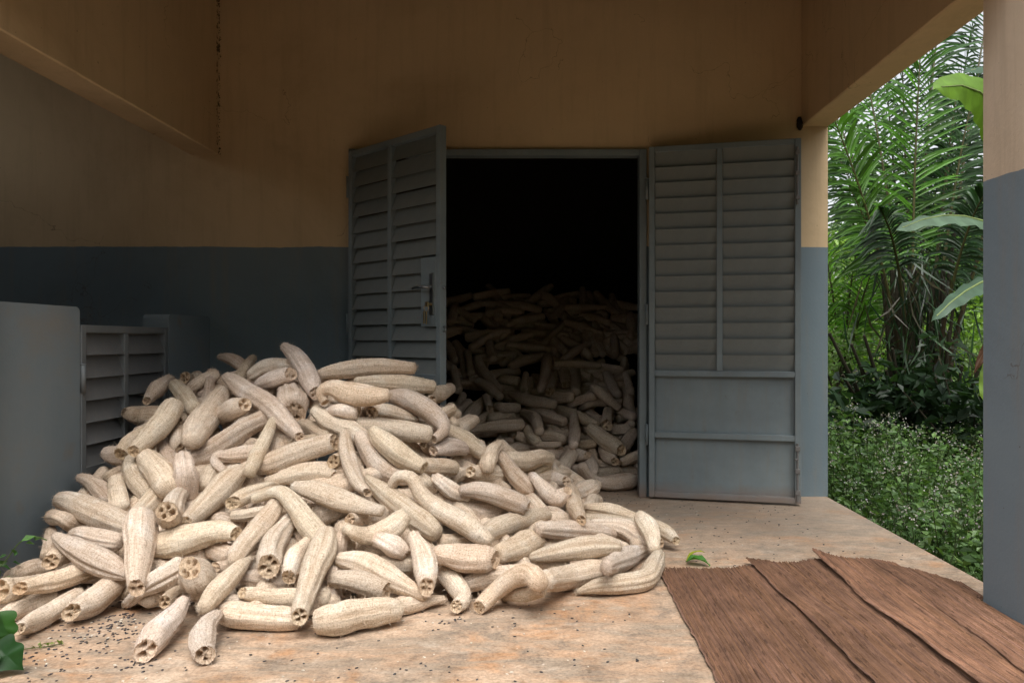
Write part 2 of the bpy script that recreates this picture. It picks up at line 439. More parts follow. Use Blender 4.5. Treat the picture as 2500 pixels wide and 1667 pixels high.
# ------------------------------------------------------------------ doors and gate
def slat(w_, h, th, tilt, mat, parent, loc):
    """one sheet-metal louvre blade, x along its width; folded lips on the long edges"""
    c, s_ = math.cos(tilt), math.sin(tilt)
    def q(u, n_): return (u * -s_ + n_ * c, u * c + n_ * s_)       # (y,z): blade plane leans by tilt
    prof = [q(-h / 2, -th), q(-h / 2 + .004, 0), q(h / 2 - .004, 0), q(h / 2, -th), q(h / 2 - .004, th), q(-h / 2 + .004, th)]
    v = [(x, y, z) for x in (0, w_) for y, z in prof]
    f = [tuple(range(6)), tuple(range(6, 12))[::-1]] + [(k, 6 + k, 6 + (k + 1) % 6, (k + 1) % 6) for k in range(6)]
    o = mesh_obj('slat', v, f, mat, parent)
    o.location = loc
    return o
def louvred_leaf(name, hinge, ang, W, H, z0, tilt, mats, rails, label, cat, rows, front, seed, split=True, fw=.034):
    """local x runs from the hinge to the free edge, local y is the thickness, viewer on the -y side when front=-1"""
    md, msl = mats
    rnd = random.Random(seed)
    root = empty(name, hinge, ang)
    tag(root, label, cat)
    T = .044
    y0, y1 = -T / 2, T / 2
    for x in (0, W - fw):
        MB().box((x, y0, z0), (x + fw, y1, z0 + H), .0025).build('stile', md, root)
    zr = [z0] + [r - fw / 2 for r in rails] + [z0 + H - fw]
    for z in zr:
        MB().box((fw + .0005, y0 + .002, z), (W - fw - .0005, y1 - .002, z + fw), .0025).build('rail', md, root)
    zl = (rails[-1] if rails else z0 + fw) + fw / 2
    zt = z0 + H - fw
    xm = W * .475
    MB().box((xm - fw / 2, y0 + .003, zl + .0005), (xm + fw / 2, y1 - .003, zt - .0005), .0025).build('mullion', md, root)
    pitch = (zt - zl) / rows
    for (xa, xb) in ((fw + .001, xm - fw / 2 - .001), (xm + fw / 2 + .001, W - fw - .001)):
        for k in range(rows):
            slat(xb - xa, pitch * 1.10, .0015, tilt + rnd.uniform(-.06, .06), msl, root, (xa, rnd.uniform(-.002, .002), zl + pitch * (k + .5) + rnd.uniform(-.002, .002)))
    lows = [z0 + fw] + [r + fw / 2 for r in rails]
    his = [r - fw / 2 for r in rails]
    for a_, b in zip(lows, his):
        MB().box((fw + .001, .010, a_ + .0005), (W - fw - .001, .015, b - .0005)).build('panel', md, root)
    return root
def hinge(root, x, y, z, mat):
    MB().tube([(x, y, z - .06), (x, y, z + .06)], .011, 10).tube([(x, y, z + .061), (x, y, z + .066)], .013, 10).build('hinge', mat, root, True)

# right leaf, swung right round against the wall: its inner side faces the terrace
rd = louvred_leaf('louvred_door', (.655, 4.445, 0), R(-13.3), .862, 2.085, .014, R(15), (M['door'], M['slat']),
                  [.385, .75], 'grey-blue louvred metal door leaf with two lower panels, folded back right of doorway', 'door', 14, -1, 3)
for z in (.38, 1.1, 1.85):
    hinge(rd, -.012, 0, z, M['door'])
b = MB().tube([(.842, -.026, .03), (.842, -.026, .36)], .006, 8)
for z in (.08, .20, .33): b.box((.828, -.034, z - .014), (.856, -.0185, z + .014), .003)
b.tube([(.842, -.026, .27), (.826, -.05, .27)], .005, 8)
b.build('bolt', M['rusty'], rd)
b = MB().tube([(.842, -.026, 1.72), (.842, -.026, 2.05)], .006, 8)
for z in (1.76, 1.90, 2.02): b.box((.828, -.034, z - .012), (.856, -.0185, z + .012), .003)
b.build('bolt', M['rusty'], rd)
# left leaf, half open: its outer side with lock and keys faces the terrace
ld = louvred_leaf('louvred_door', (-1.128, 4.44, 0), R(-42.4), .845, 2.055, .014, R(-17), (M['door'], M['slat']),
                  [.385, .75], 'grey-blue louvred metal door leaf with chrome handle and keys, half open', 'door', 14, -1, 4)
for z in (.40, 1.04, 1.86):
    hinge(ld, -.016, -.012, z, M['door'])
MB().box((.690, -.0235, 1.02), (.812, -.0205, 1.385), .001).build('lock_plate', M['door'], ld)
hd = MB().box((.765, -.031, 1.08), (.80, -.022, 1.30), .004)
hd.build('handle_plate', M['chrome'], ld)
lv = MB().tube([(.782, -.03, 1.225), (.782, -.062, 1.225), (.775, -.070, 1.225), (.74, -.072, 1.226), (.672, -.068, 1.222)], [.009, .009, .009, .008, .0065], 10)
lvo = lv.build('handle', M['chrome'], ld, True)
ky = MB().tube([(.782, -.03, 1.135), (.782, -.052, 1.135)], .008, 10)
ky.box((.770, -.062, 1.122), (.795, -.052, 1.148), .002)
ring = [(.778 + .018 * math.cos(a_), -.058, 1.115 + .018 * math.sin(a_)) for a_ in np.linspace(0, 2 * math.pi, 14)]
ky.tube(ring, .0015, 5)
ky.box((.752, -.060, 1.035), (.764, -.056, 1.10), .001).box((.772, -.0605, 1.03), (.783, -.0565, 1.098), .001)
ky.build('key', M['brass'], ld)
ey = [(.852 + .014 * math.cos(a_), 0.0, 1.005 + .014 * math.sin(a_)) for a_ in np.linspace(0, 2 * math.pi, 14)]
MB().tube(ey, .004, 6).build('hasp_ring', M['chrome'], ld, True)
MB().tube([(.846, 0, 1.22), (.862, 0, 1.22)], .007, 8).build('latch_tongue', M['chrome'], ld, True)

# small gate between the low walls, closed
gt = louvred_leaf('louvred_gate', (LX1 + .0 - .02, 3.235, 0), R(90), .755, .985, .03, R(-18), (M['gate'], M['gate_slat']),
                  [.37], 'small closed grey metal louvred gate with rust spots between the low walls', 'gate', 6, -1, 7, True, .034)
hinge(gt, .004, -.026, .78, M['gate'])
MB().tube([(-.004, -.012, .05), (-.004, -.012, 1.0)], .006, 8).build('hinge_rod', M['gate'], gt)
nv, nf = [], []
rn = random.Random(2)
for i in range(7):
    for j in range(10):
        a_, p = 2 * math.pi * j / 10, math.pi * i / 6
        r = .022 * (1 + rn.uniform(-.2, .2))
        nv.append((1.572 + r * .9 * math.sin(p) * math.cos(a_), 4.485 + r * .7 * math.sin(p) * math.sin(a_), 2.255 + r * 1.7 * math.cos(p)))
for i in range(6):
    for j in range(10):
        nf.append((i * 10 + j, i * 10 + (j + 1) % 10, (i + 1) * 10 + (j + 1) % 10, (i + 1) * 10 + j))
tag(mesh_obj('mud_nest', nv, nf, M['nest'], None, True), 'small dark insect nest in the corner under the right beam', 'nest')

# ------------------------------------------------------------------ loofahs
# one row per loofah: place (0 heap outside, 1 heap inside), first end, last end (0 rounded, 1 open cut), tone, then x,y,z,radius along its spine (metres)
LOOFAHS = [
    [0, 0, 0, 3, -1.696, 3.945, 0.859, 0.0208, -1.591, 3.854, 0.845, 0.0346, -1.47, 3.762, 0.784, 0.0338],
    [0, 0, 0, 3, -1.525, 3.934, 0.85, 0.023, -1.502, 3.828, 0.829, 0.028, -1.478, 3.721, 0.809, 0.0275, -1.486, 3.708, 0.784, 0.0313, -1.495, 3.696, 0.76, 0.0351],
    [0, 0, 1, 1, -1.414, 3.649, 0.777, 0.0366, -1.344, 3.646, 0.816, 0.0424, -1.25, 3.643, 0.824, 0.0346, -1.164, 3.64, 0.792, 0.0254],
    [0, 0, 1, 1, -1.365, 3.605, 0.725, 0.03, -1.339, 3.564, 0.736, 0.035, -1.313, 3.523, 0.746, 0.0354, -1.24, 3.484, 0.767, 0.046, -1.157, 3.445, 0.791, 0.0364],
    [0, 0, 1, 1, -1.279, 3.715, 0.916, 0.0235, -1.181, 3.607, 0.863, 0.0438, -1.094, 3.499, 0.784, 0.0499, -1.024, 3.391, 0.704, 0.034],
    [0, 0, 1, 0, -1.211, 3.586, 0.708, 0.047, -1.197, 3.55, 0.709, 0.056, -1.184, 3.514, 0.71, 0.0557, -1.135, 3.408, 0.666, 0.0702, -1.105, 3.354, 0.618, 0.0532],
    [0, 1, 1, 0, -1.521, 3.618, 0.764, 0.0344, -1.388, 3.488, 0.711, 0.0516, -1.223, 3.357, 0.649, 0.0514, -1.087, 3.227, 0.572, 0.0375, -1.003, 3.097, 0.545, 0.0229],
    [0, 0, 1, 1, -1.488, 3.482, 0.588, 0.037, -1.462, 3.435, 0.601, 0.043, -1.435, 3.389, 0.614, 0.043, -1.365, 3.322, 0.642, 0.0456, -1.308, 3.289, 0.664, 0.033],
    [0, 0, 0, 0, -1.53, 3.577, 0.69, 0.0453, -1.522, 3.432, 0.621, 0.0616, -1.513, 3.287, 0.551, 0.0625, -1.473, 3.142, 0.523, 0.0431],
    [0, 1, 0, 0, -1.636, 3.343, 0.584, 0.03, -1.647, 3.473, 0.595, 0.0422, -1.625, 3.604, 0.62, 0.04],
    [0, 0, 1, 0, -1.691, 3.47, 0.531, 0.025, -1.66, 3.407, 0.534, 0.03, -1.628, 3.344, 0.537, 0.03, -1.592, 3.277, 0.504, 0.0398, -1.562, 3.244, 0.471, 0.0343],
    [0, 0, 0, 3, -1.93, 3.585, 0.59, 0.03, -1.93, 3.555, 0.596, 0.035, -1.954, 3.525, 0.601, 0.0354, -1.919, 3.576, 0.584, 0.0567, -1.807, 3.556, 0.579, 0.0564],
    [0, 0, 1, 0, -1.655, 3.355, 0.65, 0.0461, -1.654, 3.263, 0.589, 0.0534, -1.678, 3.171, 0.525, 0.0402, -1.687, 3.08, 0.489, 0.0267],
    [0, 1, 0, 0, -1.893, 3.574, 0.656, 0.0227, -1.886, 3.651, 0.704, 0.0463, -1.878, 3.729, 0.738, 0.0335, -1.894, 3.778, 0.738, 0.034, -1.909, 3.828, 0.738, 0.028],
    [0, 0, 0, 0, -1.805, 3.676, 0.726, 0.035, -1.693, 3.539, 0.678, 0.0411, -1.588, 3.401, 0.638, 0.0359],
    [0, 0, 0, 1, -1.812, 3.735, 0.597, 0.024, -1.764, 3.682, 0.613, 0.029, -1.717, 3.63, 0.629, 0.0288, -1.665, 3.625, 0.639, 0.0287, -1.587, 3.621, 0.664, 0.0287],
    [0, 1, 0, 3, -1.79, 3.741, 0.759, 0.0308, -1.819, 3.841, 0.743, 0.0321, -1.848, 3.941, 0.726, 0.0333, -1.861, 3.972, 0.72, 0.033, -1.874, 4.004, 0.714, 0.028],
    [0, 0, 0, 0, -1.825, 3.784, 0.655, 0.026, -1.769, 3.731, 0.688, 0.031, -1.713, 3.679, 0.72, 0.0311, -1.674, 3.712, 0.751, 0.0361, -1.637, 3.744, 0.774, 0.0316],
    [0, 0, 0, 0, -1.706, 3.85, 0.783, 0.02, -1.668, 3.759, 0.76, 0.023, -1.631, 3.668, 0.738, 0.0232, -1.63, 3.659, 0.7, 0.028, -1.629, 3.65, 0.662, 0.0328],
    [0, 0, 0, 0, -1.729, 3.923, 0.727, 0.02, -1.689, 3.857, 0.735, 0.024, -1.649, 3.791, 0.743, 0.024, -1.602, 3.75, 0.739, 0.0277, -1.555, 3.71, 0.735, 0.0313],
    [0, 0, 0, 3, -1.857, 3.893, 0.667, 0.025, -1.794, 3.809, 0.677, 0.029, -1.731, 3.726, 0.687, 0.0295, -1.699, 3.712, 0.682, 0.0294, -1.668, 3.698, 0.677, 0.0293],
    [0, 1, 0, 0, -1.925, 3.291, 0.45, 0.033, -1.872, 3.27, 0.443, 0.0432, -1.808, 3.249, 0.436, 0.0412, -1.815, 3.32, 0.406, 0.041, -1.821, 3.391, 0.376, 0.035],
    [0, 1, 0, 3, -1.803, 3.193, 0.458, 0.0354, -1.782, 3.239, 0.496, 0.0428, -1.741, 3.284, 0.534, 0.0382, -1.754, 3.355, 0.534, 0.038, -1.768, 3.427, 0.533, 0.032],
    [0, 0, 0, 3, -1.715, 3.391, 0.503, 0.0394, -1.622, 3.246, 0.44, 0.0429, -1.53, 3.102, 0.397, 0.0328],
    [0, 0, 0, 0, -1.511, 3.173, 0.445, 0.0335, -1.468, 3.217, 0.444, 0.051, -1.388, 3.262, 0.499, 0.0534, -1.316, 3.306, 0.553, 0.0541, -1.235, 3.35, 0.593, 0.046],
    [0, 0, 0, 3, -1.911, 3.223, 0.324, 0.017, -1.869, 3.187, 0.349, 0.02, -1.827, 3.151, 0.375, 0.02, -1.828, 3.23, 0.378, 0.029, -1.82, 3.308, 0.385, 0.0297],
    [0, 0, 0, 0, -1.762, 3.215, 0.426, 0.032, -1.757, 3.205, 0.427, 0.037, -1.751, 3.195, 0.428, 0.0371, -1.7, 3.113, 0.388, 0.0493, -1.591, 3.031, 0.32, 0.048],
    [0, 0, 0, 0, -1.681, 3.146, 0.462, 0.0366, -1.582, 3.051, 0.425, 0.0564, -1.473, 2.955, 0.361, 0.0577],
    [0, 0, 1, 1, -1.482, 3.076, 0.461, 0.032, -1.448, 3.014, 0.45, 0.037, -1.413, 2.952, 0.439, 0.0374, -1.415, 2.971, 0.389, 0.0464, -1.41, 2.99, 0.309, 0.0269],
    [0, 0, 0, 3, -1.93, 3.178, 0.359, 0.014, -1.93, 3.153, 0.364, 0.017, -1.942, 3.128, 0.369, 0.0165, -1.876, 3.1, 0.355, 0.0295, -1.811, 3.073, 0.318, 0.0422, -1.766, 3.045, 0.291, 0.0386],
    [0, 0, 0, 0, -1.802, 3.145, 0.359, 0.024, -1.775, 3.101, 0.362, 0.028, -1.749, 3.058, 0.366, 0.0284, -1.703, 2.993, 0.328, 0.0348, -1.657, 2.928, 0.286, 0.0371],
    [0, 0, 0, 3, -1.842, 3.276, 0.347, 0.027, -1.808, 3.225, 0.349, 0.032, -1.773, 3.173, 0.351, 0.0318, -1.725, 3.128, 0.306, 0.0363, -1.671, 3.084, 0.276, 0.0326],
    [0, 0, 0, 0, -1.908, 2.955, 0.311, 0.0328, -1.825, 2.914, 0.307, 0.0477, -1.702, 2.872, 0.274, 0.0531, -1.582, 2.831, 0.242, 0.0434, -1.511, 2.789, 0.229, 0.0295],
    [0, 0, 0, 3, -1.75, 3.075, 0.16, 0.024, -1.699, 3.03, 0.21, 0.028, -1.649, 2.985, 0.26, 0.0284, -1.641, 3.035, 0.287, 0.0353, -1.623, 3.085, 0.299, 0.0358],
    [0, 0, 0, 0, -1.588, 3.134, 0.317, 0.035, -1.568, 3.07, 0.322, 0.041, -1.547, 3.007, 0.328, 0.0413, -1.553, 2.941, 0.295, 0.0435, -1.557, 2.874, 0.268, 0.0395],
    [0, 1, 0, 0, -1.346, 2.673, 0.332, 0.0423, -1.374, 2.757, 0.287, 0.0437, -1.407, 2.865, 0.33, 0.0363, -1.439, 2.995, 0.34, 0.0316],
    [0, 0, 1, 0, -1.213, 3, 0.418, 0.038, -1.237, 2.935, 0.377, 0.0543, -1.282, 2.87, 0.323, 0.047, -1.307, 2.805, 0.287, 0.0356, -1.308, 2.74, 0.273, 0.0284],
    [0, 0, 0, 0, -1.434, 3.28, 0.385, 0.028, -1.403, 3.188, 0.39, 0.033, -1.373, 3.095, 0.395, 0.0327, -1.371, 3.058, 0.374, 0.0315, -1.369, 3.021, 0.354, 0.0303],
    [0, 0, 0, 0, -1.311, 3.07, 0.411, 0.0173, -1.351, 3.087, 0.44, 0.0191, -1.349, 3.104, 0.465, 0.0181, -1.31, 3.121, 0.461, 0.0293, -1.241, 3.138, 0.467, 0.0383, -1.17, 3.156, 0.47, 0.0356],
    [0, 0, 0, 0, -1.173, 3.261, 0.595, 0.0184, -1.161, 3.155, 0.539, 0.0296, -1.163, 3.049, 0.472, 0.0321, -1.15, 2.944, 0.425, 0.0249],
    [0, 0, 1, 0, -1.165, 3.065, 0.424, 0.0317, -1.09, 3.078, 0.445, 0.0506, -0.99, 3.092, 0.483, 0.0479, -0.907, 3.105, 0.51, 0.0423, -0.861, 3.119, 0.521, 0.0381],
    [0, 1, 1, 0, -1.129, 3.036, 0.367, 0.0205, -1.053, 3.039, 0.383, 0.0285, -0.974, 3.041, 0.399, 0.0371, -0.895, 3.044, 0.404, 0.0377, -0.838, 3.047, 0.384, 0.0329],
    [0, 0, 1, 0, -0.814, 3.106, 0.56, 0.0248, -0.796, 3.059, 0.499, 0.0345, -0.766, 3.012, 0.433, 0.0368, -0.727, 2.965, 0.38, 0.0306, -0.679, 2.917, 0.35, 0.0192],
    [0, 1, 0, 3, -0.844, 3.035, 0.452, 0.0313, -0.827, 3.135, 0.453, 0.0353, -0.817, 3.235, 0.461, 0.0334, -0.822, 3.273, 0.455, 0.033, -0.828, 3.311, 0.448, 0.028],
    [0, 0, 0, 3, -0.875, 3.44, 0.468, 0.026, -0.847, 3.367, 0.47, 0.031, -0.82, 3.295, 0.471, 0.0309, -0.785, 3.252, 0.434, 0.0397, -0.768, 3.208, 0.399, 0.0331],
    [0, 0, 0, 0, -0.983, 3.25, 0.642, 0.0275, -0.912, 3.226, 0.599, 0.0454, -0.827, 3.202, 0.563, 0.0466, -0.743, 3.178, 0.518, 0.0388],
    [0, 0, 0, 0, -0.758, 3.145, 0.539, 0.03, -0.753, 3.135, 0.537, 0.035, -0.749, 3.126, 0.536, 0.0352, -0.707, 3.126, 0.46, 0.047, -0.643, 3.125, 0.396, 0.0499, -0.566, 3.125, 0.369, 0.0411],
    [0, 0, 1, 0, -0.701, 3.109, 0.571, 0.0234, -0.663, 3.109, 0.533, 0.0438, -0.587, 3.108, 0.469, 0.0482, -0.522, 3.108, 0.434, 0.0379, -0.486, 3.107, 0.414, 0.0321],
    [0, 0, 0, 0, -0.59, 2.976, 0.369, 0.0224, -0.565, 2.964, 0.405, 0.0264, -0.507, 2.952, 0.396, 0.0305, -0.467, 2.94, 0.337, 0.0331, -0.399, 2.929, 0.282, 0.0412, -0.304, 2.917, 0.23, 0.0452, -0.229, 2.905, 0.184, 0.0409, -0.196, 2.893, 0.168, 0.0244],
    [0, 0, 0, 0, -0.706, 3.03, 0.384, 0.0199, -0.632, 2.99, 0.335, 0.0407, -0.546, 2.95, 0.283, 0.0499, -0.462, 2.911, 0.237, 0.0533, -0.407, 2.871, 0.204, 0.0377],
    [0, 0, 1, 0, -0.695, 2.667, 0.267, 0.019, -0.685, 2.655, 0.27, 0.022, -0.675, 2.642, 0.273, 0.0223, -0.629, 2.692, 0.238, 0.0329, -0.554, 2.742, 0.253, 0.0451, -0.506, 2.792, 0.292, 0.0302],
    [0, 1, 0, 0, -0.706, 2.755, 0.283, 0.022, -0.671, 2.845, 0.269, 0.0299, -0.62, 2.935, 0.261, 0.0303, -0.62, 2.973, 0.25, 0.03, -0.619, 3.011, 0.239, 0.026],
    [0, 0, 0, 0, -0.945, 2.86, 0.384, 0.0242, -0.866, 2.839, 0.372, 0.04, -0.77, 2.817, 0.345, 0.0436, -0.675, 2.796, 0.323, 0.0341, -0.594, 2.774, 0.31, 0.0234],
    [0, 0, 0, 0, -0.979, 3.049, 0.263, 0.033, -0.937, 2.99, 0.272, 0.038, -0.895, 2.932, 0.281, 0.0385, -0.829, 2.932, 0.248, 0.0413, -0.768, 2.932, 0.243, 0.033],
    [0, 1, 0, 0, -1.168, 2.821, 0.331, 0.0318, -1.135, 2.87, 0.347, 0.035, -1.077, 2.919, 0.366, 0.0274, -1.078, 2.988, 0.354, 0.027, -1.079, 3.058, 0.342, 0.023],
    [0, 0, 0, 0, -1.089, 2.838, 0.343, 0.0195, -1.03, 2.816, 0.363, 0.0223, -0.975, 2.794, 0.376, 0.0266, -0.911, 2.772, 0.328, 0.0381, -0.861, 2.75, 0.272, 0.045, -0.81, 2.728, 0.226, 0.0432],
    [0, 0, 0, 0, -0.99, 2.822, 0.347, 0.0268, -1.009, 2.76, 0.293, 0.035, -1.044, 2.698, 0.242, 0.0356, -1.07, 2.636, 0.194, 0.032, -1.061, 2.574, 0.179, 0.0204],
    [0, 0, 1, 0, -0.77, 2.667, 0.25, 0.0394, -0.761, 2.6, 0.213, 0.0549, -0.771, 2.534, 0.165, 0.0495, -0.777, 2.467, 0.107, 0.0404, -0.769, 2.401, 0.089, 0.0342, -0.755, 2.334, 0.079, 0.0284],
    [0, 1, 0, 0, -1.167, 2.817, 0.281, 0.0243, -1.113, 2.814, 0.286, 0.0264, -1.043, 2.811, 0.298, 0.0238, -1.036, 2.885, 0.276, 0.024, -1.028, 2.959, 0.255, 0.02],
    [0, 0, 0, 3, -1.358, 2.987, 0.222, 0.025, -1.292, 2.915, 0.24, 0.029, -1.226, 2.844, 0.259, 0.0294, -1.186, 2.846, 0.248, 0.0294, -1.147, 2.847, 0.237, 0.0294],
    [0, 0, 0, 0, -1.176, 3.085, 0.297, 0.013, -1.134, 2.989, 0.305, 0.015, -1.092, 2.894, 0.314, 0.0149, -1.076, 2.868, 0.297, 0.0155, -1.059, 2.841, 0.281, 0.016],
    [0, 0, 1, 1, -0.943, 2.797, 0.266, 0.0325, -0.962, 2.676, 0.211, 0.0495, -0.934, 2.555, 0.169, 0.0445],
    [0, 0, 1, 1, -0.867, 2.806, 0.193, 0.019, -0.857, 2.741, 0.202, 0.023, -0.848, 2.675, 0.211, 0.0226, -0.865, 2.614, 0.179, 0.0387, -0.864, 2.553, 0.135, 0.027],
    [0, 0, 0, 3, -0.75, 2.897, 0.24, 0.024, -0.732, 2.785, 0.234, 0.028, -0.715, 2.672, 0.229, 0.0282, -0.721, 2.67, 0.204, 0.0296, -0.728, 2.669, 0.179, 0.031],
    [0, 0, 1, 1, -0.783, 2.818, 0.115, 0.019, -0.761, 2.739, 0.131, 0.022, -0.739, 2.659, 0.148, 0.0225, -0.723, 2.601, 0.13, 0.0261, -0.722, 2.559, 0.106, 0.0149],
    [0, 0, 0, 1, -0.863, 2.753, 0.025, 0.023, -0.811, 2.67, 0.027, 0.027, -0.76, 2.587, 0.061, 0.0273, -0.723, 2.572, 0.071, 0.0272, -0.703, 2.558, 0.079, 0.0162],
    [0, 0, 1, 3, -0.791, 2.789, 0.019, 0.018, -0.747, 2.695, 0.023, 0.021, -0.704, 2.6, 0.067, 0.0206, -0.685, 2.582, 0.075, 0.0205, -0.667, 2.564, 0.082, 0.0203],
    [0, 0, 0, 0, -1.117, 2.7, 0.073, 0.023, -1.069, 2.649, 0.095, 0.027, -1.021, 2.598, 0.117, 0.0274, -0.959, 2.607, 0.109, 0.033, -0.89, 2.616, 0.101, 0.0304],
    [0, 0, 0, 3, -1.035, 2.975, 0.175, 0.025, -0.993, 2.902, 0.195, 0.03, -0.951, 2.83, 0.216, 0.0299, -0.906, 2.8, 0.212, 0.0325, -0.867, 2.77, 0.191, 0.0293],
    [0, 0, 0, 3, -1.001, 2.982, 0.156, 0.025, -0.97, 2.879, 0.173, 0.029, -0.939, 2.776, 0.189, 0.0293, -0.933, 2.748, 0.177, 0.029, -0.926, 2.72, 0.164, 0.0287],
    [0, 0, 0, 0, -1.021, 2.613, 0.18, 0.0098, -1.039, 2.531, 0.159, 0.0333, -1.065, 2.449, 0.121, 0.0379, -1.071, 2.367, 0.097, 0.0278],
    [0, 1, 0, 0, -1.152, 2.44, 0.201, 0.0424, -1.155, 2.506, 0.144, 0.0635, -1.183, 2.64, 0.071, 0.0421, -1.189, 2.656, 0.063, 0.042, -1.195, 2.672, 0.055, 0.036],
    [0, 0, 0, 1, -1.46, 2.62, 0.018, 0.017, -1.418, 2.584, 0.047, 0.02, -1.376, 2.549, 0.082, 0.0203, -1.34, 2.571, 0.108, 0.0362, -1.254, 2.594, 0.154, 0.0414],
    [0, 0, 0, 0, -1.482, 2.811, 0.096, 0.024, -1.462, 2.789, 0.108, 0.029, -1.441, 2.766, 0.12, 0.0286, -1.338, 2.745, 0.149, 0.0348, -1.235, 2.724, 0.158, 0.0205],
    [0, 1, 0, 2, -1.131, 2.586, 0.157, 0.0194, -1.108, 2.617, 0.152, 0.0221, -1.087, 2.649, 0.152, 0.0199, -1.097, 2.745, 0.122, 0.02, -1.106, 2.842, 0.092, 0.017],
    [0, 0, 0, 3, -1.285, 2.884, 0.131, 0.033, -1.239, 2.809, 0.155, 0.038, -1.194, 2.734, 0.178, 0.0385, -1.157, 2.701, 0.177, 0.0355, -1.12, 2.669, 0.176, 0.0326],
    [0, 0, 1, 0, -1.446, 2.731, 0.189, 0.0359, -1.366, 2.72, 0.205, 0.0498, -1.259, 2.709, 0.228, 0.0483, -1.163, 2.699, 0.254, 0.038, -1.1, 2.688, 0.249, 0.0265],
    [0, 0, 1, 0, -1.473, 2.743, 0.291, 0.0489, -1.443, 2.682, 0.248, 0.0604, -1.415, 2.621, 0.19, 0.0468, -1.389, 2.56, 0.15, 0.0361, -1.359, 2.499, 0.115, 0.0286],
    [0, 0, 0, 0, -1.733, 2.656, 0.245, 0.0175, -1.659, 2.634, 0.214, 0.0371, -1.567, 2.612, 0.178, 0.0478, -1.485, 2.589, 0.151, 0.0401, -1.432, 2.567, 0.136, 0.0193],
    [0, 0, 0, 3, -1.93, 2.936, 0.253, 0.025, -1.891, 2.883, 0.261, 0.029, -1.823, 2.831, 0.268, 0.0292, -1.811, 2.875, 0.235, 0.0324, -1.79, 2.92, 0.219, 0.0274],
    [0, 1, 0, 3, -1.728, 2.62, 0.166, 0.0295, -1.726, 2.684, 0.175, 0.0378, -1.71, 2.747, 0.174, 0.0361, -1.732, 2.816, 0.154, 0.036, -1.755, 2.885, 0.134, 0.031],
    [0, 0, 0, 3, -1.921, 2.917, 0.204, 0.017, -1.861, 2.82, 0.205, 0.021, -1.801, 2.722, 0.207, 0.0205, -1.794, 2.707, 0.188, 0.0222, -1.786, 2.691, 0.17, 0.024],
    [0, 0, 0, 0, -1.778, 2.83, 0.207, 0.024, -1.735, 2.786, 0.219, 0.028, -1.692, 2.743, 0.232, 0.0283, -1.626, 2.726, 0.221, 0.0358, -1.542, 2.71, 0.21, 0.0331],
    [0, 0, 0, 3, -1.93, 2.751, 0.041, 0.024, -1.93, 2.704, 0.081, 0.029, -1.852, 2.658, 0.12, 0.0287, -1.821, 2.682, 0.127, 0.0327, -1.786, 2.705, 0.12, 0.0254],
    [0, 1, 0, 2, -1.721, 2.456, 0.128, 0.0231, -1.701, 2.519, 0.12, 0.0308, -1.661, 2.582, 0.119, 0.0376, -1.627, 2.645, 0.124, 0.0348, -1.595, 2.708, 0.114, 0.0305],
    [0, 1, 0, 0, -1.806, 2.466, 0.115, 0.0394, -1.788, 2.508, 0.105, 0.0424, -1.76, 2.55, 0.115, 0.0239, -1.783, 2.635, 0.093, 0.024, -1.806, 2.72, 0.071, 0.02],
    [0, 0, 0, 0, -1.852, 2.494, 0.023, 0.022, -1.809, 2.47, 0.025, 0.025, -1.765, 2.445, 0.037, 0.0253, -1.757, 2.511, 0.043, 0.0342, -1.692, 2.577, 0.058, 0.0315],
    [0, 1, 0, 0, -1.632, 2.324, 0.045, 0.0207, -1.643, 2.404, 0.034, 0.0361, -1.63, 2.498, 0.043, 0.0387, -1.614, 2.593, 0.057, 0.0292],
    [0, 1, 0, 0, -1.543, 2.441, 0.054, 0.0321, -1.537, 2.515, 0.051, 0.0496, -1.514, 2.588, 0.074, 0.0522, -1.491, 2.661, 0.099, 0.035, -1.497, 2.682, 0.095, 0.035, -1.503, 2.704, 0.09, 0.03],
    [0, 1, 0, 3, -1.487, 2.657, 0.035, 0.02, -1.449, 2.619, 0.058, 0.0197, -1.41, 2.581, 0.081, 0.0194, -1.432, 2.653, 0.05, 0.019, -1.454, 2.725, 0.02, 0.016],
    [0, 1, 0, 3, -1.216, 2.403, 0.102, 0.0214, -1.238, 2.522, 0.084, 0.026, -1.237, 2.641, 0.058, 0.0248, -1.242, 2.657, 0.052, 0.025, -1.247, 2.673, 0.045, 0.021],
    [0, 0, 1, 1, -1.174, 2.439, 0.09, 0.0229, -1.169, 2.368, 0.068, 0.0367, -1.176, 2.28, 0.045, 0.0471, -1.162, 2.184, 0.036, 0.0359],
    [0, 0, 1, 1, -1.049, 2.418, 0.055, 0.018, -1.042, 2.392, 0.062, 0.021, -1.035, 2.366, 0.069, 0.0211, -1.04, 2.298, 0.055, 0.0324, -1.015, 2.229, 0.036, 0.0356, -0.975, 2.161, 0.032, 0.0294],
    [0, 0, 0, 0, -1.069, 2.448, 0.063, 0.0207, -1.019, 2.439, 0.051, 0.0412, -0.924, 2.431, 0.042, 0.0445, -0.837, 2.43, 0.038, 0.0399, -0.798, 2.435, 0.034, 0.0343],
    [0, 1, 0, 0, -0.991, 2.472, 0.108, 0.0204, -0.942, 2.489, 0.095, 0.0269, -0.882, 2.505, 0.083, 0.0306, -0.817, 2.522, 0.074, 0.0332, -0.732, 2.539, 0.071, 0.031],
    [0, 1, 1, 0, -0.717, 2.383, 0.046, 0.042, -0.661, 2.38, 0.054, 0.0559, -0.587, 2.422, 0.055, 0.054, -0.513, 2.447, 0.057, 0.0445, -0.47, 2.478, 0.046, 0.0378],
    [0, 0, 0, 0, -0.546, 2.573, 0.024, 0.023, -0.526, 2.547, 0.027, 0.027, -0.505, 2.521, 0.042, 0.0266, -0.445, 2.582, 0.032, 0.0318, -0.343, 2.643, 0.029, 0.0112],
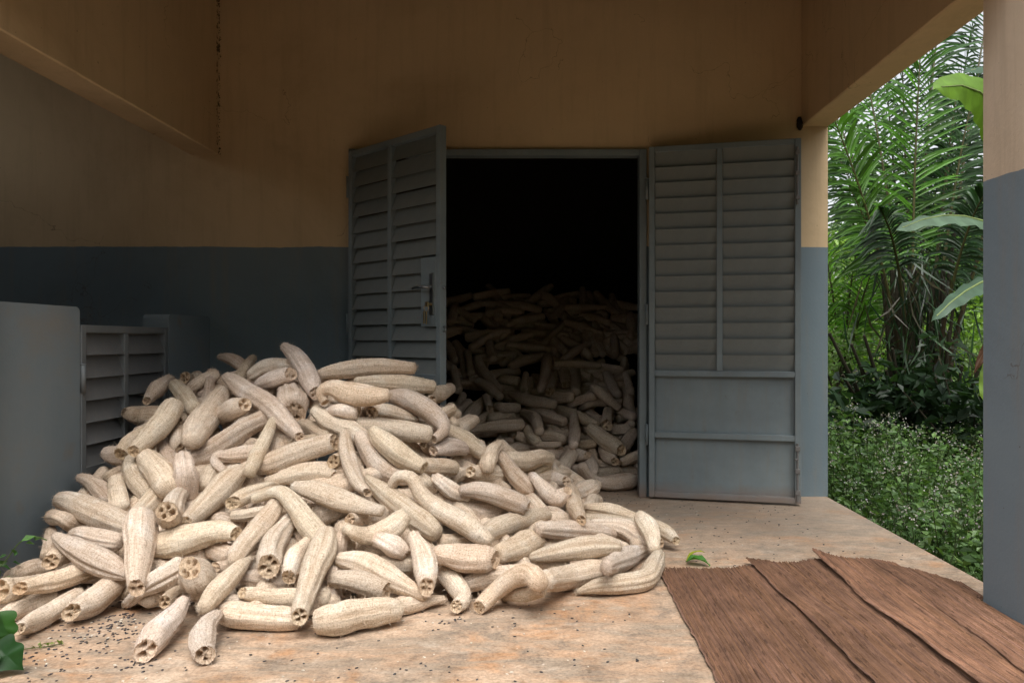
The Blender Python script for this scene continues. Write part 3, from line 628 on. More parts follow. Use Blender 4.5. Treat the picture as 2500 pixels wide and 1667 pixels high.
    [0, 0, 1, 0, -0.743, 2.633, 0.096, 0.028, -0.708, 2.584, 0.114, 0.033, -0.672, 2.536, 0.132, 0.0327, -0.604, 2.537, 0.119, 0.0402, -0.523, 2.538, 0.092, 0.0334],
    [0, 0, 1, 0, -0.706, 2.619, 0.175, 0.0277, -0.633, 2.609, 0.163, 0.0475, -0.545, 2.598, 0.124, 0.0488, -0.47, 2.587, 0.091, 0.0334, -0.398, 2.577, 0.057, 0.0169],
    [0, 0, 1, 1, -0.476, 2.781, 0.209, 0.024, -0.467, 2.75, 0.213, 0.029, -0.458, 2.718, 0.217, 0.0287, -0.422, 2.664, 0.178, 0.0422, -0.4, 2.61, 0.135, 0.0475, -0.39, 2.557, 0.098, 0.0315],
    [0, 0, 1, 1, -0.399, 2.813, 0.141, 0.033, -0.357, 2.748, 0.102, 0.0387, -0.304, 2.683, 0.059, 0.0409, -0.268, 2.617, 0.041, 0.0307, -0.287, 2.552, 0.034, 0.0246],
    [0, 0, 1, 3, -0.394, 2.777, 0.141, 0.035, -0.373, 2.741, 0.153, 0.041, -0.351, 2.704, 0.166, 0.0413, -0.275, 2.706, 0.153, 0.0508, -0.199, 2.708, 0.152, 0.0493, -0.161, 2.71, 0.148, 0.0366],
    [0, 0, 0, 0, -0.304, 2.78, 0.026, 0.024, -0.288, 2.751, 0.034, 0.029, -0.271, 2.722, 0.052, 0.0288, -0.195, 2.732, 0.075, 0.0385, -0.073, 2.742, 0.091, 0.0354],
    [0, 1, 0, 2, -0.209, 2.561, 0.027, 0.0286, -0.161, 2.605, 0.06, 0.0336, -0.1, 2.595, 0.113, 0.0365, -0.038, 2.557, 0.143, 0.039, -0.002, 2.492, 0.134, 0.0351],
    [0, 0, 0, 2, -0.143, 2.737, 0.017, 0.016, -0.128, 2.689, 0.02, 0.019, -0.114, 2.641, 0.042, 0.0186, -0.051, 2.587, 0.064, 0.0243, 0.004, 2.532, 0.097, 0.0238],
    [0, 0, 0, 0, 0.016, 2.583, 0.11, 0.0394, 0.096, 2.791, 0.056, 0.0491, 0.207, 2.882, 0.05, 0.0524, 0.289, 2.926, 0.044, 0.0378],
    [0, 0, 0, 0, 0.143, 2.753, 0.016, 0.0097, 0.21, 2.746, 0.038, 0.029, 0.31, 2.772, 0.039, 0.039, 0.402, 2.825, 0.038, 0.0414, 0.454, 2.968, 0.041, 0.0418, 0.502, 3.14, 0.04, 0.0276],
    [0, 0, 0, 0, -0.037, 2.919, 0.094, 0.0171, 0.052, 2.92, 0.111, 0.0377, 0.169, 2.921, 0.131, 0.0463, 0.258, 2.921, 0.138, 0.0394, 0.308, 2.922, 0.136, 0.0257],
    [0, 0, 0, 1, 0.239, 2.67, 0.135, 0.0282, 0.347, 3.036, 0.056, 0.0445, 0.477, 3.294, 0.022, 0.0232],
    [0, 0, 0, 0, -0.151, 3.016, 0.069, 0.0389, -0.037, 2.982, 0.065, 0.0385, 0.101, 2.948, 0.05, 0.0311],
    [0, 0, 0, 3, -0.351, 2.868, 0.041, 0.025, -0.323, 2.821, 0.061, 0.029, -0.295, 2.774, 0.081, 0.0293, -0.198, 2.786, 0.071, 0.0327, -0.134, 2.798, 0.067, 0.0263],
    [0, 0, 1, 0, 0, 3.017, 0.181, 0.0287, 0.099, 3.133, 0.148, 0.0397, 0.22, 3.249, 0.112, 0.0377, 0.338, 3.364, 0.071, 0.0213],
    [0, 0, 0, 1, 0.25, 3.43, 0.091, 0.0326, 0.371, 3.376, 0.097, 0.041, 0.442, 3.321, 0.072, 0.0456, 0.48, 3.267, 0.069, 0.0293],
    [0, 0, 0, 0, -0.054, 3.243, 0.047, 0.021, -0.02, 3.176, 0.076, 0.025, 0.013, 3.108, 0.105, 0.0246, 0.063, 3.138, 0.096, 0.0257, 0.114, 3.167, 0.086, 0.0268],
    [0, 0, 0, 1, 0.455, 3.366, 0.149, 0.0302, 0.472, 3.282, 0.131, 0.0416, 0.487, 3.198, 0.098, 0.0338, 0.48, 3.114, 0.074, 0.0214],
    [0, 0, 1, 0, 0.506, 3.548, 0.081, 0.02, 0.511, 3.494, 0.091, 0.024, 0.516, 3.44, 0.102, 0.0236, 0.57, 3.374, 0.08, 0.0339, 0.608, 3.307, 0.055, 0.0192],
    [0, 0, 1, 0, 0.551, 3.615, 0.026, 0.025, 0.543, 3.518, 0.029, 0.029, 0.535, 3.422, 0.038, 0.0289, 0.538, 3.382, 0.036, 0.0259, 0.54, 3.342, 0.035, 0.0229],
    [0, 0, 0, 0, 0.23, 3.596, 0.129, 0.024, 0.238, 3.569, 0.137, 0.028, 0.247, 3.542, 0.145, 0.0281, 0.331, 3.518, 0.139, 0.039, 0.458, 3.494, 0.104, 0.0332],
    [0, 0, 0, 0, 0.209, 3.548, 0.084, 0.03, 0.22, 3.514, 0.095, 0.035, 0.232, 3.48, 0.107, 0.0349, 0.325, 3.462, 0.108, 0.0329, 0.433, 3.444, 0.098, 0.0255],
    [0, 0, 1, 0, -0.033, 3.62, 0.108, 0.024, -0.014, 3.565, 0.122, 0.028, 0.004, 3.509, 0.137, 0.0278, 0.07, 3.476, 0.13, 0.0404, 0.145, 3.443, 0.107, 0.0236],
    [0, 0, 1, 2, 0.165, 3.813, 0.172, 0.0403, 0.162, 3.49, 0.171, 0.0424, 0.177, 3.167, 0.18, 0.0251],
    [0, 0, 0, 0, 0.124, 3.994, 0.073, 0.04, 0.152, 3.922, 0.108, 0.047, 0.179, 3.851, 0.144, 0.0468, 0.232, 3.854, 0.163, 0.057, 0.281, 3.858, 0.187, 0.0469],
    [0, 0, 0, 0, 0.279, 3.847, 0.131, 0.029, 0.257, 3.721, 0.13, 0.034, 0.235, 3.595, 0.129, 0.0342, 0.231, 3.589, 0.119, 0.036, 0.227, 3.583, 0.109, 0.0379],
    [0, 0, 0, 0, 0.14, 4.067, 0.022, 0.021, 0.181, 3.968, 0.041, 0.025, 0.221, 3.868, 0.091, 0.0245, 0.241, 3.872, 0.096, 0.0245, 0.262, 3.875, 0.102, 0.0246],
    [0, 0, 1, 1, -0.039, 3.607, 0.284, 0.025, -0.027, 3.565, 0.283, 0.03, -0.015, 3.523, 0.283, 0.0298, 0.03, 3.513, 0.233, 0.0427, 0.081, 3.502, 0.202, 0.0481, 0.131, 3.492, 0.241, 0.0277],
    [0, 0, 1, 1, -0.047, 3.804, 0.156, 0.036, -0.041, 3.727, 0.173, 0.042, -0.035, 3.651, 0.189, 0.0424, -0.021, 3.591, 0.185, 0.037, -0.007, 3.531, 0.181, 0.0317],
    [0, 0, 1, 0, -0.064, 3.602, 0.185, 0.031, -0.043, 3.512, 0.188, 0.036, -0.022, 3.422, 0.19, 0.0361, 0.007, 3.403, 0.155, 0.0413, 0.029, 3.384, 0.12, 0.0268],
    [0, 0, 1, 1, 0.004, 4.065, 0.2, 0.032, 0.016, 4.011, 0.211, 0.038, 0.029, 3.957, 0.222, 0.0376, 0.091, 3.895, 0.213, 0.0411, 0.138, 3.832, 0.22, 0.0304],
    [0, 0, 0, 0, 0.114, 4.148, 0.052, 0.026, 0.128, 4.039, 0.12, 0.031, 0.141, 3.93, 0.189, 0.0311, 0.145, 3.927, 0.198, 0.0301, 0.149, 3.924, 0.207, 0.029],
    [0, 0, 0, 0, -0.161, 3.633, 0.358, 0.0441, -0.083, 3.727, 0.339, 0.0492, -0.004, 3.822, 0.343, 0.0424, 0.046, 3.917, 0.32, 0.0352],
    [0, 1, 0, 2, -0.04, 3.807, 0.265, 0.0261, 0.008, 3.887, 0.272, 0.0308, 0.042, 3.967, 0.279, 0.0293, 0.048, 4.015, 0.27, 0.029, 0.055, 4.064, 0.261, 0.025],
    [0, 0, 0, 3, -0.195, 3.643, 0.383, 0.027, -0.184, 3.605, 0.38, 0.032, -0.173, 3.566, 0.377, 0.032, -0.128, 3.558, 0.31, 0.0451, -0.068, 3.551, 0.251, 0.0488, -0.045, 3.544, 0.227, 0.0281],
    [0, 0, 0, 0, -0.238, 3.916, 0.217, 0.025, -0.214, 3.819, 0.229, 0.029, -0.189, 3.723, 0.241, 0.0295, -0.164, 3.696, 0.227, 0.0303, -0.139, 3.668, 0.213, 0.031],
    [0, 0, 0, 0, -0.224, 2.949, 0.178, 0.0305, -0.165, 3.081, 0.172, 0.0492, -0.087, 3.212, 0.169, 0.0452, 0.022, 3.344, 0.162, 0.0345],
    [0, 0, 1, 3, -0.15, 2.791, 0.144, 0.036, -0.078, 2.933, 0.134, 0.0499, -0.01, 3.075, 0.134, 0.0451],
    [0, 0, 0, 3, -0.375, 2.886, 0.168, 0.0271, -0.282, 2.981, 0.142, 0.0315, -0.197, 3.076, 0.116, 0.0289],
    [0, 0, 1, 0, -0.441, 3.169, 0.247, 0.0372, -0.34, 3.191, 0.224, 0.0506, -0.229, 3.214, 0.203, 0.0509, -0.143, 3.236, 0.217, 0.0251],
    [0, 0, 1, 0, -0.326, 3.134, 0.314, 0.0294, -0.247, 3.155, 0.308, 0.0415, -0.137, 3.176, 0.268, 0.0503, -0.054, 3.197, 0.224, 0.0368],
    [0, 0, 0, 1, -0.488, 3.266, 0.346, 0.027, -0.455, 3.203, 0.348, 0.031, -0.423, 3.14, 0.35, 0.0313, -0.377, 3.156, 0.308, 0.0415, -0.312, 3.173, 0.276, 0.0246],
    [0, 0, 0, 0, -0.594, 3.31, 0.349, 0.027, -0.545, 3.221, 0.352, 0.032, -0.497, 3.131, 0.356, 0.0323, -0.476, 3.151, 0.332, 0.0296, -0.455, 3.171, 0.307, 0.0268],
    [0, 0, 1, 3, -0.557, 3.246, 0.386, 0.033, -0.53, 3.205, 0.399, 0.039, -0.502, 3.165, 0.412, 0.0386, -0.44, 3.229, 0.396, 0.047, -0.38, 3.292, 0.38, 0.0402],
    [0, 1, 0, 1, -0.476, 3.317, 0.455, 0.0243, -0.425, 3.4, 0.462, 0.0431, -0.37, 3.484, 0.443, 0.0343, -0.366, 3.523, 0.433, 0.034, -0.362, 3.561, 0.423, 0.029],
    [0, 0, 1, 1, -0.464, 3.747, 0.391, 0.026, -0.422, 3.664, 0.397, 0.03, -0.38, 3.582, 0.402, 0.0303, -0.337, 3.586, 0.378, 0.0377, -0.299, 3.59, 0.354, 0.0263],
    [0, 0, 1, 0, -0.431, 3.452, 0.282, 0.029, -0.405, 3.394, 0.311, 0.035, -0.379, 3.336, 0.34, 0.0345, -0.356, 3.402, 0.337, 0.0307, -0.332, 3.468, 0.335, 0.0267],
    [0, 1, 0, 1, -0.315, 3.37, 0.352, 0.0253, -0.264, 3.476, 0.326, 0.0424, -0.205, 3.581, 0.3, 0.0477, -0.161, 3.686, 0.274, 0.0363],
    [0, 0, 1, 0, -0.247, 3.447, 0.357, 0.035, -0.243, 3.429, 0.37, 0.042, -0.24, 3.412, 0.383, 0.0417, -0.228, 3.524, 0.418, 0.0371, -0.2, 3.636, 0.443, 0.0198],
    [0, 0, 0, 0, -0.474, 3.592, 0.522, 0.028, -0.458, 3.561, 0.522, 0.033, -0.441, 3.53, 0.523, 0.0331, -0.363, 3.546, 0.474, 0.0483, -0.271, 3.561, 0.405, 0.0401],
    [0, 0, 1, 0, -0.571, 3.719, 0.512, 0.026, -0.529, 3.65, 0.548, 0.03, -0.487, 3.58, 0.584, 0.0303, -0.457, 3.619, 0.597, 0.0292, -0.426, 3.658, 0.61, 0.0282],
    [0, 0, 0, 0, -0.498, 3.862, 0.556, 0.023, -0.475, 3.77, 0.561, 0.028, -0.452, 3.678, 0.567, 0.0276, -0.43, 3.642, 0.552, 0.0239, -0.408, 3.606, 0.537, 0.0203],
    [0, 0, 1, 0, -0.716, 3.482, 0.689, 0.0294, -0.638, 3.446, 0.682, 0.0485, -0.541, 3.41, 0.64, 0.0528, -0.459, 3.375, 0.586, 0.0475, -0.433, 3.339, 0.54, 0.0298, -0.473, 3.303, 0.507, 0.0223],
    [0, 1, 0, 2, -0.931, 3.214, 0.679, 0.0199, -0.947, 3.214, 0.721, 0.0253, -0.902, 3.213, 0.742, 0.0332, -0.823, 3.212, 0.717, 0.0498, -0.739, 3.211, 0.706, 0.0467, -0.663, 3.21, 0.711, 0.0271],
    [0, 0, 0, 0, -1.012, 3.466, 0.794, 0.026, -0.945, 3.484, 0.803, 0.0425, -0.845, 3.502, 0.816, 0.0477, -0.73, 3.52, 0.822, 0.0397, -0.605, 3.538, 0.814, 0.0292],
    [0, 0, 0, 0, -0.834, 3.391, 0.756, 0.0255, -0.752, 3.465, 0.752, 0.0364, -0.635, 3.539, 0.738, 0.0439, -0.527, 3.613, 0.723, 0.0366],
    [0, 0, 1, 1, -0.988, 3.339, 0.621, 0.023, -0.927, 3.265, 0.635, 0.027, -0.866, 3.192, 0.648, 0.027, -0.823, 3.211, 0.64, 0.0338, -0.788, 3.229, 0.634, 0.0318],
    [0, 0, 1, 3, -0.834, 3.508, 0.603, 0.027, -0.817, 3.454, 0.613, 0.032, -0.801, 3.4, 0.622, 0.0319, -0.766, 3.325, 0.626, 0.0293, -0.732, 3.25, 0.631, 0.0269],
    [0, 0, 0, 0, -0.793, 3.456, 0.62, 0.03, -0.762, 3.414, 0.626, 0.035, -0.731, 3.372, 0.631, 0.0355, -0.655, 3.403, 0.609, 0.0358, -0.574, 3.433, 0.585, 0.0193],
    [0, 0, 0, 0, -0.824, 3.239, 0.582, 0.0335, -0.708, 3.264, 0.567, 0.0405, -0.608, 3.289, 0.546, 0.0479, -0.501, 3.315, 0.527, 0.0389],
    [0, 0, 0, 3, -1.095, 3.399, 0.564, 0.0287, -1.006, 3.295, 0.551, 0.0387, -0.92, 3.192, 0.531, 0.03],
    [0, 0, 0, 0, -1.308, 3.424, 0.529, 0.0386, -1.196, 3.344, 0.52, 0.0487, -1.088, 3.264, 0.515, 0.0368],
    [0, 1, 0, 0, -0.519, 3.574, 0.658, 0.0235, -0.539, 3.624, 0.661, 0.0247, -0.559, 3.674, 0.664, 0.0259, -0.578, 3.757, 0.653, 0.026, -0.596, 3.841, 0.643, 0.022],
    [0, 0, 0, 3, -1.151, 3.332, 0.461, 0.02, -1.101, 3.258, 0.484, 0.024, -1.05, 3.185, 0.508, 0.0239, -1.004, 3.173, 0.517, 0.0238, -0.959, 3.162, 0.526, 0.0237],
    [0, 1, 0, 3, -0.521, 3.315, 0.483, 0.0187, -0.519, 3.365, 0.462, 0.0199, -0.516, 3.415, 0.441, 0.0212, -0.523, 3.496, 0.415, 0.021, -0.531, 3.578, 0.389, 0.018],
    [0, 0, 0, 3, -0.516, 3.631, 0.525, 0.025, -0.511, 3.528, 0.508, 0.029, -0.505, 3.425, 0.491, 0.0289, -0.513, 3.439, 0.46, 0.0291, -0.522, 3.452, 0.428, 0.0292],
    [0, 0, 0, 3, -1.359, 3.414, 0.466, 0.024, -1.339, 3.376, 0.475, 0.028, -1.319, 3.338, 0.483, 0.0282, -1.254, 3.267, 0.487, 0.0291, -1.191, 3.195, 0.491, 0.03],
    [0, 0, 0, 3, -1.265, 3.669, 0.679, 0.037, -1.262, 3.612, 0.699, 0.043, -1.259, 3.555, 0.72, 0.0434, -1.313, 3.612, 0.727, 0.0424, -1.368, 3.669, 0.733, 0.0413],
    [0, 0, 0, 3, -0.874, 3.549, 0.597, 0.021, -0.89, 3.443, 0.638, 0.025, -0.906, 3.337, 0.678, 0.0251, -0.928, 3.349, 0.683, 0.0252, -0.95, 3.36, 0.689, 0.0252],
    [0, 0, 0, 3, -0.681, 2.813, 0.167, 0.033, -0.653, 2.774, 0.175, 0.038, -0.625, 2.734, 0.183, 0.0385, -0.553, 2.762, 0.137, 0.0454, -0.48, 2.79, 0.089, 0.0426],
    [0, 0, 1, 1, -0.658, 2.817, 0.198, 0.029, -0.609, 2.741, 0.213, 0.034, -0.559, 2.666, 0.227, 0.0344, -0.523, 2.674, 0.206, 0.0408, -0.481, 2.683, 0.172, 0.0236],
    [0, 0, 1, 3, -0.82, 2.921, 0.126, 0.03, -0.759, 2.846, 0.152, 0.036, -0.698, 2.771, 0.179, 0.0358, -0.663, 2.786, 0.169, 0.0327, -0.627, 2.8, 0.158, 0.0296],
    [0, 0, 0, 1, -0.789, 2.959, 0.229, 0.03, -0.756, 2.853, 0.234, 0.035, -0.724, 2.746, 0.238, 0.0355, -0.716, 2.728, 0.217, 0.0368, -0.709, 2.711, 0.196, 0.0382],
    [0, 0, 0, 0, -0.671, 2.82, 0.063, 0.032, -0.617, 2.751, 0.099, 0.038, -0.562, 2.681, 0.135, 0.0378, -0.522, 2.699, 0.133, 0.0396, -0.481, 2.717, 0.13, 0.0415],
    [0, 0, 0, 0, -0.754, 3.088, 0.266, 0.043, -0.767, 2.984, 0.285, 0.051, -0.78, 2.881, 0.304, 0.0507, -0.811, 2.87, 0.293, 0.0505, -0.841, 2.859, 0.283, 0.0503],
    [0, 0, 0, 0, -0.82, 3.031, 0.24, 0.023, -0.766, 2.954, 0.261, 0.027, -0.712, 2.878, 0.283, 0.0274, -0.693, 2.914, 0.265, 0.0277, -0.674, 2.949, 0.248, 0.028],
    [0, 0, 0, 1, -1.201, 2.618, 0.019, 0.018, -1.12, 2.547, 0.037, 0.021, -1.039, 2.476, 0.079, 0.0209, -1.019, 2.489, 0.076, 0.021, -0.998, 2.502, 0.072, 0.0211],
    [1, 0, 0, 0, 0.26, 4.562, 0.173, 0.0337, 0.291, 4.591, 0.12, 0.0364, 0.342, 4.619, 0.076, 0.0342, 0.437, 4.647, 0.055, 0.054, 0.553, 4.676, 0.06, 0.0593, 0.596, 4.704, 0.064, 0.0447],
    [1, 0, 0, 0, 0.29, 4.853, 0.051, 0.034, 0.307, 4.812, 0.067, 0.04, 0.323, 4.772, 0.082, 0.0403, 0.415, 4.795, 0.088, 0.038, 0.504, 4.818, 0.099, 0.0305],
    [1, 0, 0, 0, 0.362, 4.89, 0.138, 0.031, 0.486, 4.893, 0.111, 0.0362, 0.652, 4.896, 0.085, 0.0414],
    [1, 0, 0, 0, 0.201, 4.763, 0.219, 0.0478, 0.152, 4.635, 0.175, 0.0514, 0.119, 4.507, 0.135, 0.0381],
    [1, 0, 0, 0, 0.321, 4.912, 0.155, 0.032, 0.321, 4.864, 0.16, 0.038, 0.321, 4.816, 0.165, 0.0382, 0.335, 4.728, 0.135, 0.0375, 0.333, 4.641, 0.116, 0.0294],
    [1, 0, 0, 1, 0.171, 4.887, 0.091, 0.028, 0.183, 4.809, 0.11, 0.033, 0.195, 4.731, 0.129, 0.0325, 0.228, 4.682, 0.133, 0.0321, 0.259, 4.633, 0.136, 0.0318],
    [1, 0, 1, 0, 0.102, 4.815, 0.068, 0.029, 0.141, 4.709, 0.083, 0.034, 0.18, 4.604, 0.098, 0.034, 0.204, 4.604, 0.088, 0.0353, 0.229, 4.604, 0.078, 0.0365],
    [1, 0, 0, 2, -0.035, 4.964, 0.196, 0.044, -0.008, 4.904, 0.206, 0.051, 0.02, 4.844, 0.217, 0.0512, 0.093, 4.877, 0.192, 0.067, 0.145, 4.909, 0.202, 0.0519],
    [1, 0, 1, 0, 0.184, 4.997, 0.195, 0.044, 0.197, 4.928, 0.205, 0.051, 0.21, 4.859, 0.215, 0.0513, 0.254, 4.81, 0.202, 0.0508, 0.304, 4.76, 0.21, 0.0277],
    [1, 0, 1, 0, 0.427, 5.047, 0.217, 0.031, 0.427, 5.018, 0.219, 0.037, 0.427, 4.988, 0.222, 0.0369, 0.449, 4.886, 0.185, 0.049, 0.485, 4.784, 0.166, 0.0328],
    [1, 1, 0, 0, 0.521, 4.835, 0.147, 0.0281, 0.582, 4.834, 0.173, 0.0434, 0.653, 4.833, 0.198, 0.0408, 0.687, 4.893, 0.19, 0.041, 0.72, 4.953, 0.182, 0.035],
    [1, 0, 1, 0, 0.342, 4.982, 0.354, 0.0421, 0.426, 4.917, 0.294, 0.0571, 0.487, 4.852, 0.262, 0.0564, 0.526, 4.787, 0.236, 0.0405],
    [1, 0, 0, 0, 0.651, 5.121, 0.31, 0.036, 0.639, 5.079, 0.31, 0.043, 0.628, 5.036, 0.31, 0.0426, 0.577, 4.968, 0.251, 0.0472, 0.538, 4.901, 0.209, 0.0388],
    [1, 1, 0, 0, 0.637, 4.866, 0.137, 0.0283, 0.646, 4.85, 0.129, 0.0282, 0.654, 4.833, 0.122, 0.0281, 0.699, 4.923, 0.056, 0.028, 0.745, 5.012, 0.025, 0.024],
    [1, 1, 0, 0, 0.321, 5.154, 0.279, 0.0408, 0.35, 5.254, 0.255, 0.0389, 0.379, 5.354, 0.23, 0.0368, 0.383, 5.386, 0.222, 0.037, 0.388, 5.417, 0.214, 0.031],
    [1, 0, 0, 0, 0.24, 5.161, 0.431, 0.0273, 0.23, 4.95, 0.332, 0.0418, 0.215, 4.74, 0.278, 0.0325],
    [1, 0, 0, 0, 0.202, 5.098, 0.195, 0.029, 0.236, 5.016, 0.222, 0.034, 0.271, 4.934, 0.25, 0.0339, 0.324, 4.951, 0.253, 0.034, 0.357, 4.969, 0.256, 0.0315],
    [1, 0, 0, 0, -0.086, 5.082, 0.334, 0.033, -0.08, 5.029, 0.337, 0.039, -0.074, 4.975, 0.339, 0.0394, -0.047, 4.902, 0.302, 0.044, -0.01, 4.829, 0.276, 0.0332],
    [1, 0, 0, 0, -0.035, 5.073, 0.28, 0.038, -0.013, 5.015, 0.292, 0.044, 0.01, 4.957, 0.305, 0.0445, 0.094, 4.939, 0.302, 0.047, 0.156, 4.921, 0.283, 0.039],
    [1, 0, 1, 0, -0.052, 4.904, 0.237, 0.019, -0.024, 4.845, 0.254, 0.023, 0.005, 4.787, 0.271, 0.0228, 0.081, 4.821, 0.266, 0.0255, 0.133, 4.855, 0.267, 0.0205],
    [1, 0, 0, 0, -0.268, 4.915, 0.21, 0.022, -0.247, 4.876, 0.225, 0.025, -0.225, 4.837, 0.239, 0.0255, -0.144, 4.881, 0.242, 0.0284, -0.062, 4.926, 0.236, 0.0234],
    [1, 0, 0, 0, -0.228, 5.07, 0.158, 0.02, -0.187, 4.991, 0.183, 0.023, -0.145, 4.911, 0.207, 0.0233, -0.101, 4.927, 0.205, 0.0234, -0.057, 4.943, 0.202, 0.0235],
    [1, 0, 0, 0, -0.236, 5.189, 0.304, 0.029, -0.198, 5.097, 0.306, 0.034, -0.159, 5.005, 0.309, 0.0344, -0.133, 5.027, 0.288, 0.0372, -0.107, 5.048, 0.266, 0.04],
    [1, 0, 0, 3, -0.258, 5.111, 0.229, 0.024, -0.234, 5.034, 0.251, 0.029, -0.209, 4.957, 0.273, 0.0288, -0.19, 5.009, 0.261, 0.0291, -0.171, 5.06, 0.249, 0.0294],
    [1, 0, 0, 0, -0.48, 4.93, 0.344, 0.0187, -0.314, 4.951, 0.371, 0.0408, -0.127, 4.972, 0.381, 0.0441],
    [1, 0, 0, 0, -0.068, 5.35, 0.448, 0.0226, 0.043, 5.219, 0.419, 0.0507, 0.166, 5.087, 0.389, 0.0355],
    [1, 0, 0, 0, -0.219, 5.451, 0.556, 0.023, -0.091, 5.329, 0.52, 0.0473, 0.098, 5.208, 0.495, 0.0363],
    [1, 0, 0, 0, -0.113, 5.316, 0.426, 0.0337, -0.035, 5.092, 0.41, 0.0452, -0.006, 4.869, 0.351, 0.0339],
    [1, 0, 1, 0, -0.336, 5.384, 0.441, 0.029, -0.304, 5.328, 0.455, 0.035, -0.273, 5.271, 0.469, 0.0345, -0.211, 5.31, 0.464, 0.0348, -0.148, 5.349, 0.46, 0.035],
    [1, 0, 0, 0, -0.549, 5.144, 0.359, 0.0462, -0.476, 5.354, 0.439, 0.0464, -0.386, 5.565, 0.522, 0.0353],
    [1, 0, 0, 0, -0.641, 5.388, 0.371, 0.029, -0.618, 5.342, 0.4, 0.034, -0.596, 5.296, 0.428, 0.0336, -0.56, 5.361, 0.459, 0.0357, -0.522, 5.426, 0.492, 0.0378],
    [1, 0, 0, 0, -0.466, 5.653, 0.631, 0.0358, -0.388, 5.557, 0.596, 0.0446, -0.295, 5.461, 0.532, 0.0381],
    [1, 0, 0, 0, -0.468, 5.316, 0.338, 0.028, -0.454, 5.29, 0.352, 0.033, -0.44, 5.264, 0.367, 0.0334, -0.37, 5.333, 0.406, 0.0327, -0.297, 5.402, 0.446, 0.032],
    [1, 0, 0, 0, -0.379, 5.342, 0.37, 0.031, -0.351, 5.293, 0.387, 0.037, -0.324, 5.243, 0.403, 0.0366, -0.265, 5.297, 0.403, 0.0381, -0.204, 5.352, 0.403, 0.0396],
    [1, 0, 0, 0, 0.052, 5.533, 0.501, 0.0362, 0.137, 5.422, 0.524, 0.047, 0.224, 5.311, 0.542, 0.037],
    [1, 0, 0, 0, 0.203, 5.479, 0.457, 0.034, 0.223, 5.42, 0.476, 0.04, 0.243, 5.361, 0.495, 0.0396, 0.313, 5.347, 0.519, 0.0412, 0.382, 5.333, 0.542, 0.0428],
    [1, 1, 0, 0, 0.455, 5.043, 0.37, 0.0448, 0.472, 5.157, 0.405, 0.0425, 0.489, 5.271, 0.441, 0.0401, 0.491, 5.29, 0.44, 0.04, 0.493, 5.309, 0.439, 0.034],
    [1, 0, 0, 0, 0.454, 5.271, 0.294, 0.03, 0.478, 5.191, 0.313, 0.036, 0.501, 5.111, 0.332, 0.0356, 0.554, 5.096, 0.334, 0.0355, 0.606, 5.081, 0.336, 0.0354],
    [1, 0, 0, 0, 0.113, 5.382, 0.453, 0.0284, 0.242, 5.221, 0.418, 0.0524, 0.384, 5.06, 0.371, 0.0331],
    [1, 0, 0, 0, 0.299, 5.32, 0.321, 0.032, 0.318, 5.235, 0.33, 0.038, 0.337, 5.15, 0.339, 0.0381, 0.378, 5.12, 0.326, 0.0384, 0.419, 5.09, 0.313, 0.0387],
    [1, 0, 0, 0, 0.327, 5.449, 0.447, 0.0345, 0.37, 5.321, 0.417, 0.0354, 0.411, 5.193, 0.388, 0.0362],
    [1, 0, 0, 0, 0.385, 5.383, 0.607, 0.031, 0.394, 5.348, 0.603, 0.037, 0.403, 5.313, 0.6, 0.037, 0.482, 5.312, 0.533, 0.046, 0.56, 5.312, 0.465, 0.0337],
    [1, 0, 0, 0, 0.513, 5.72, 0.682, 0.0363, 0.543, 5.594, 0.605, 0.0449, 0.577, 5.468, 0.543, 0.0347],
    [1, 0, 0, 0, -0.106, 5.776, 0.686, 0.022, -0.107, 5.717, 0.683, 0.026, -0.108, 5.657, 0.679, 0.0263, -0.116, 5.592, 0.632, 0.0295, -0.123, 5.527, 0.586, 0.0327],
    [1, 0, 0, 0, 0.061, 5.852, 0.799, 0.0495, 0.041, 5.622, 0.686, 0.0475, 0.005, 5.392, 0.589, 0.0285],
    [1, 0, 1, 0, 0.103, 5.785, 0.679, 0.0403, 0.088, 5.601, 0.622, 0.039, 0.074, 5.416, 0.57, 0.0378],
    [1, 0, 0, 0, -0.089, 6.167, 0.922, 0.033, -0.083, 6.15, 0.922, 0.039, -0.078, 6.133, 0.922, 0.0389, 0.025, 6.077, 0.883, 0.0488, 0.127, 6.021, 0.852, 0.0382],
    [1, 0, 0, 0, 0.192, 6.289, 1.078, 0.0239, 0.116, 6.146, 0.999, 0.0338, 0.031, 6.004, 0.922, 0.0317],
    [1, 0, 0, 0, 0.121, 5.774, 0.765, 0.0268, 0.293, 5.793, 0.762, 0.0318, 0.466, 5.812, 0.745, 0.027],
    [1, 0, 0, 0, 0.286, 5.89, 0.736, 0.0411, 0.273, 5.629, 0.65, 0.0392, 0.26, 5.367, 0.574, 0.0374],
    [1, 0, 0, 0, -0.234, 5.818, 0.739, 0.0344, -0.125, 5.869, 0.786, 0.0471, 0.024, 5.92, 0.816, 0.0375],
    [1, 0, 0, 0, 0.184, 5.829, 0.788, 0.0369, 0.288, 5.95, 0.86, 0.044, 0.397, 6.071, 0.909, 0.0321],
    [1, 0, 0, 0, -0.495, 5.85, 0.787, 0.0408, -0.41, 5.705, 0.67, 0.0458, -0.306, 5.561, 0.572, 0.0329],
    [1, 0, 0, 0, -0.404, 6.118, 0.803, 0.032, -0.373, 6.055, 0.812, 0.038, -0.343, 5.993, 0.821, 0.038, -0.273, 5.99, 0.821, 0.0399, -0.203, 5.986, 0.821, 0.0417],
    [1, 0, 0, 0, -0.332, 5.841, 0.628, 0.034, -0.298, 5.758, 0.638, 0.04, -0.264, 5.676, 0.648, 0.0396, -0.216, 5.662, 0.643, 0.0395, -0.168, 5.648, 0.637, 0.0394],
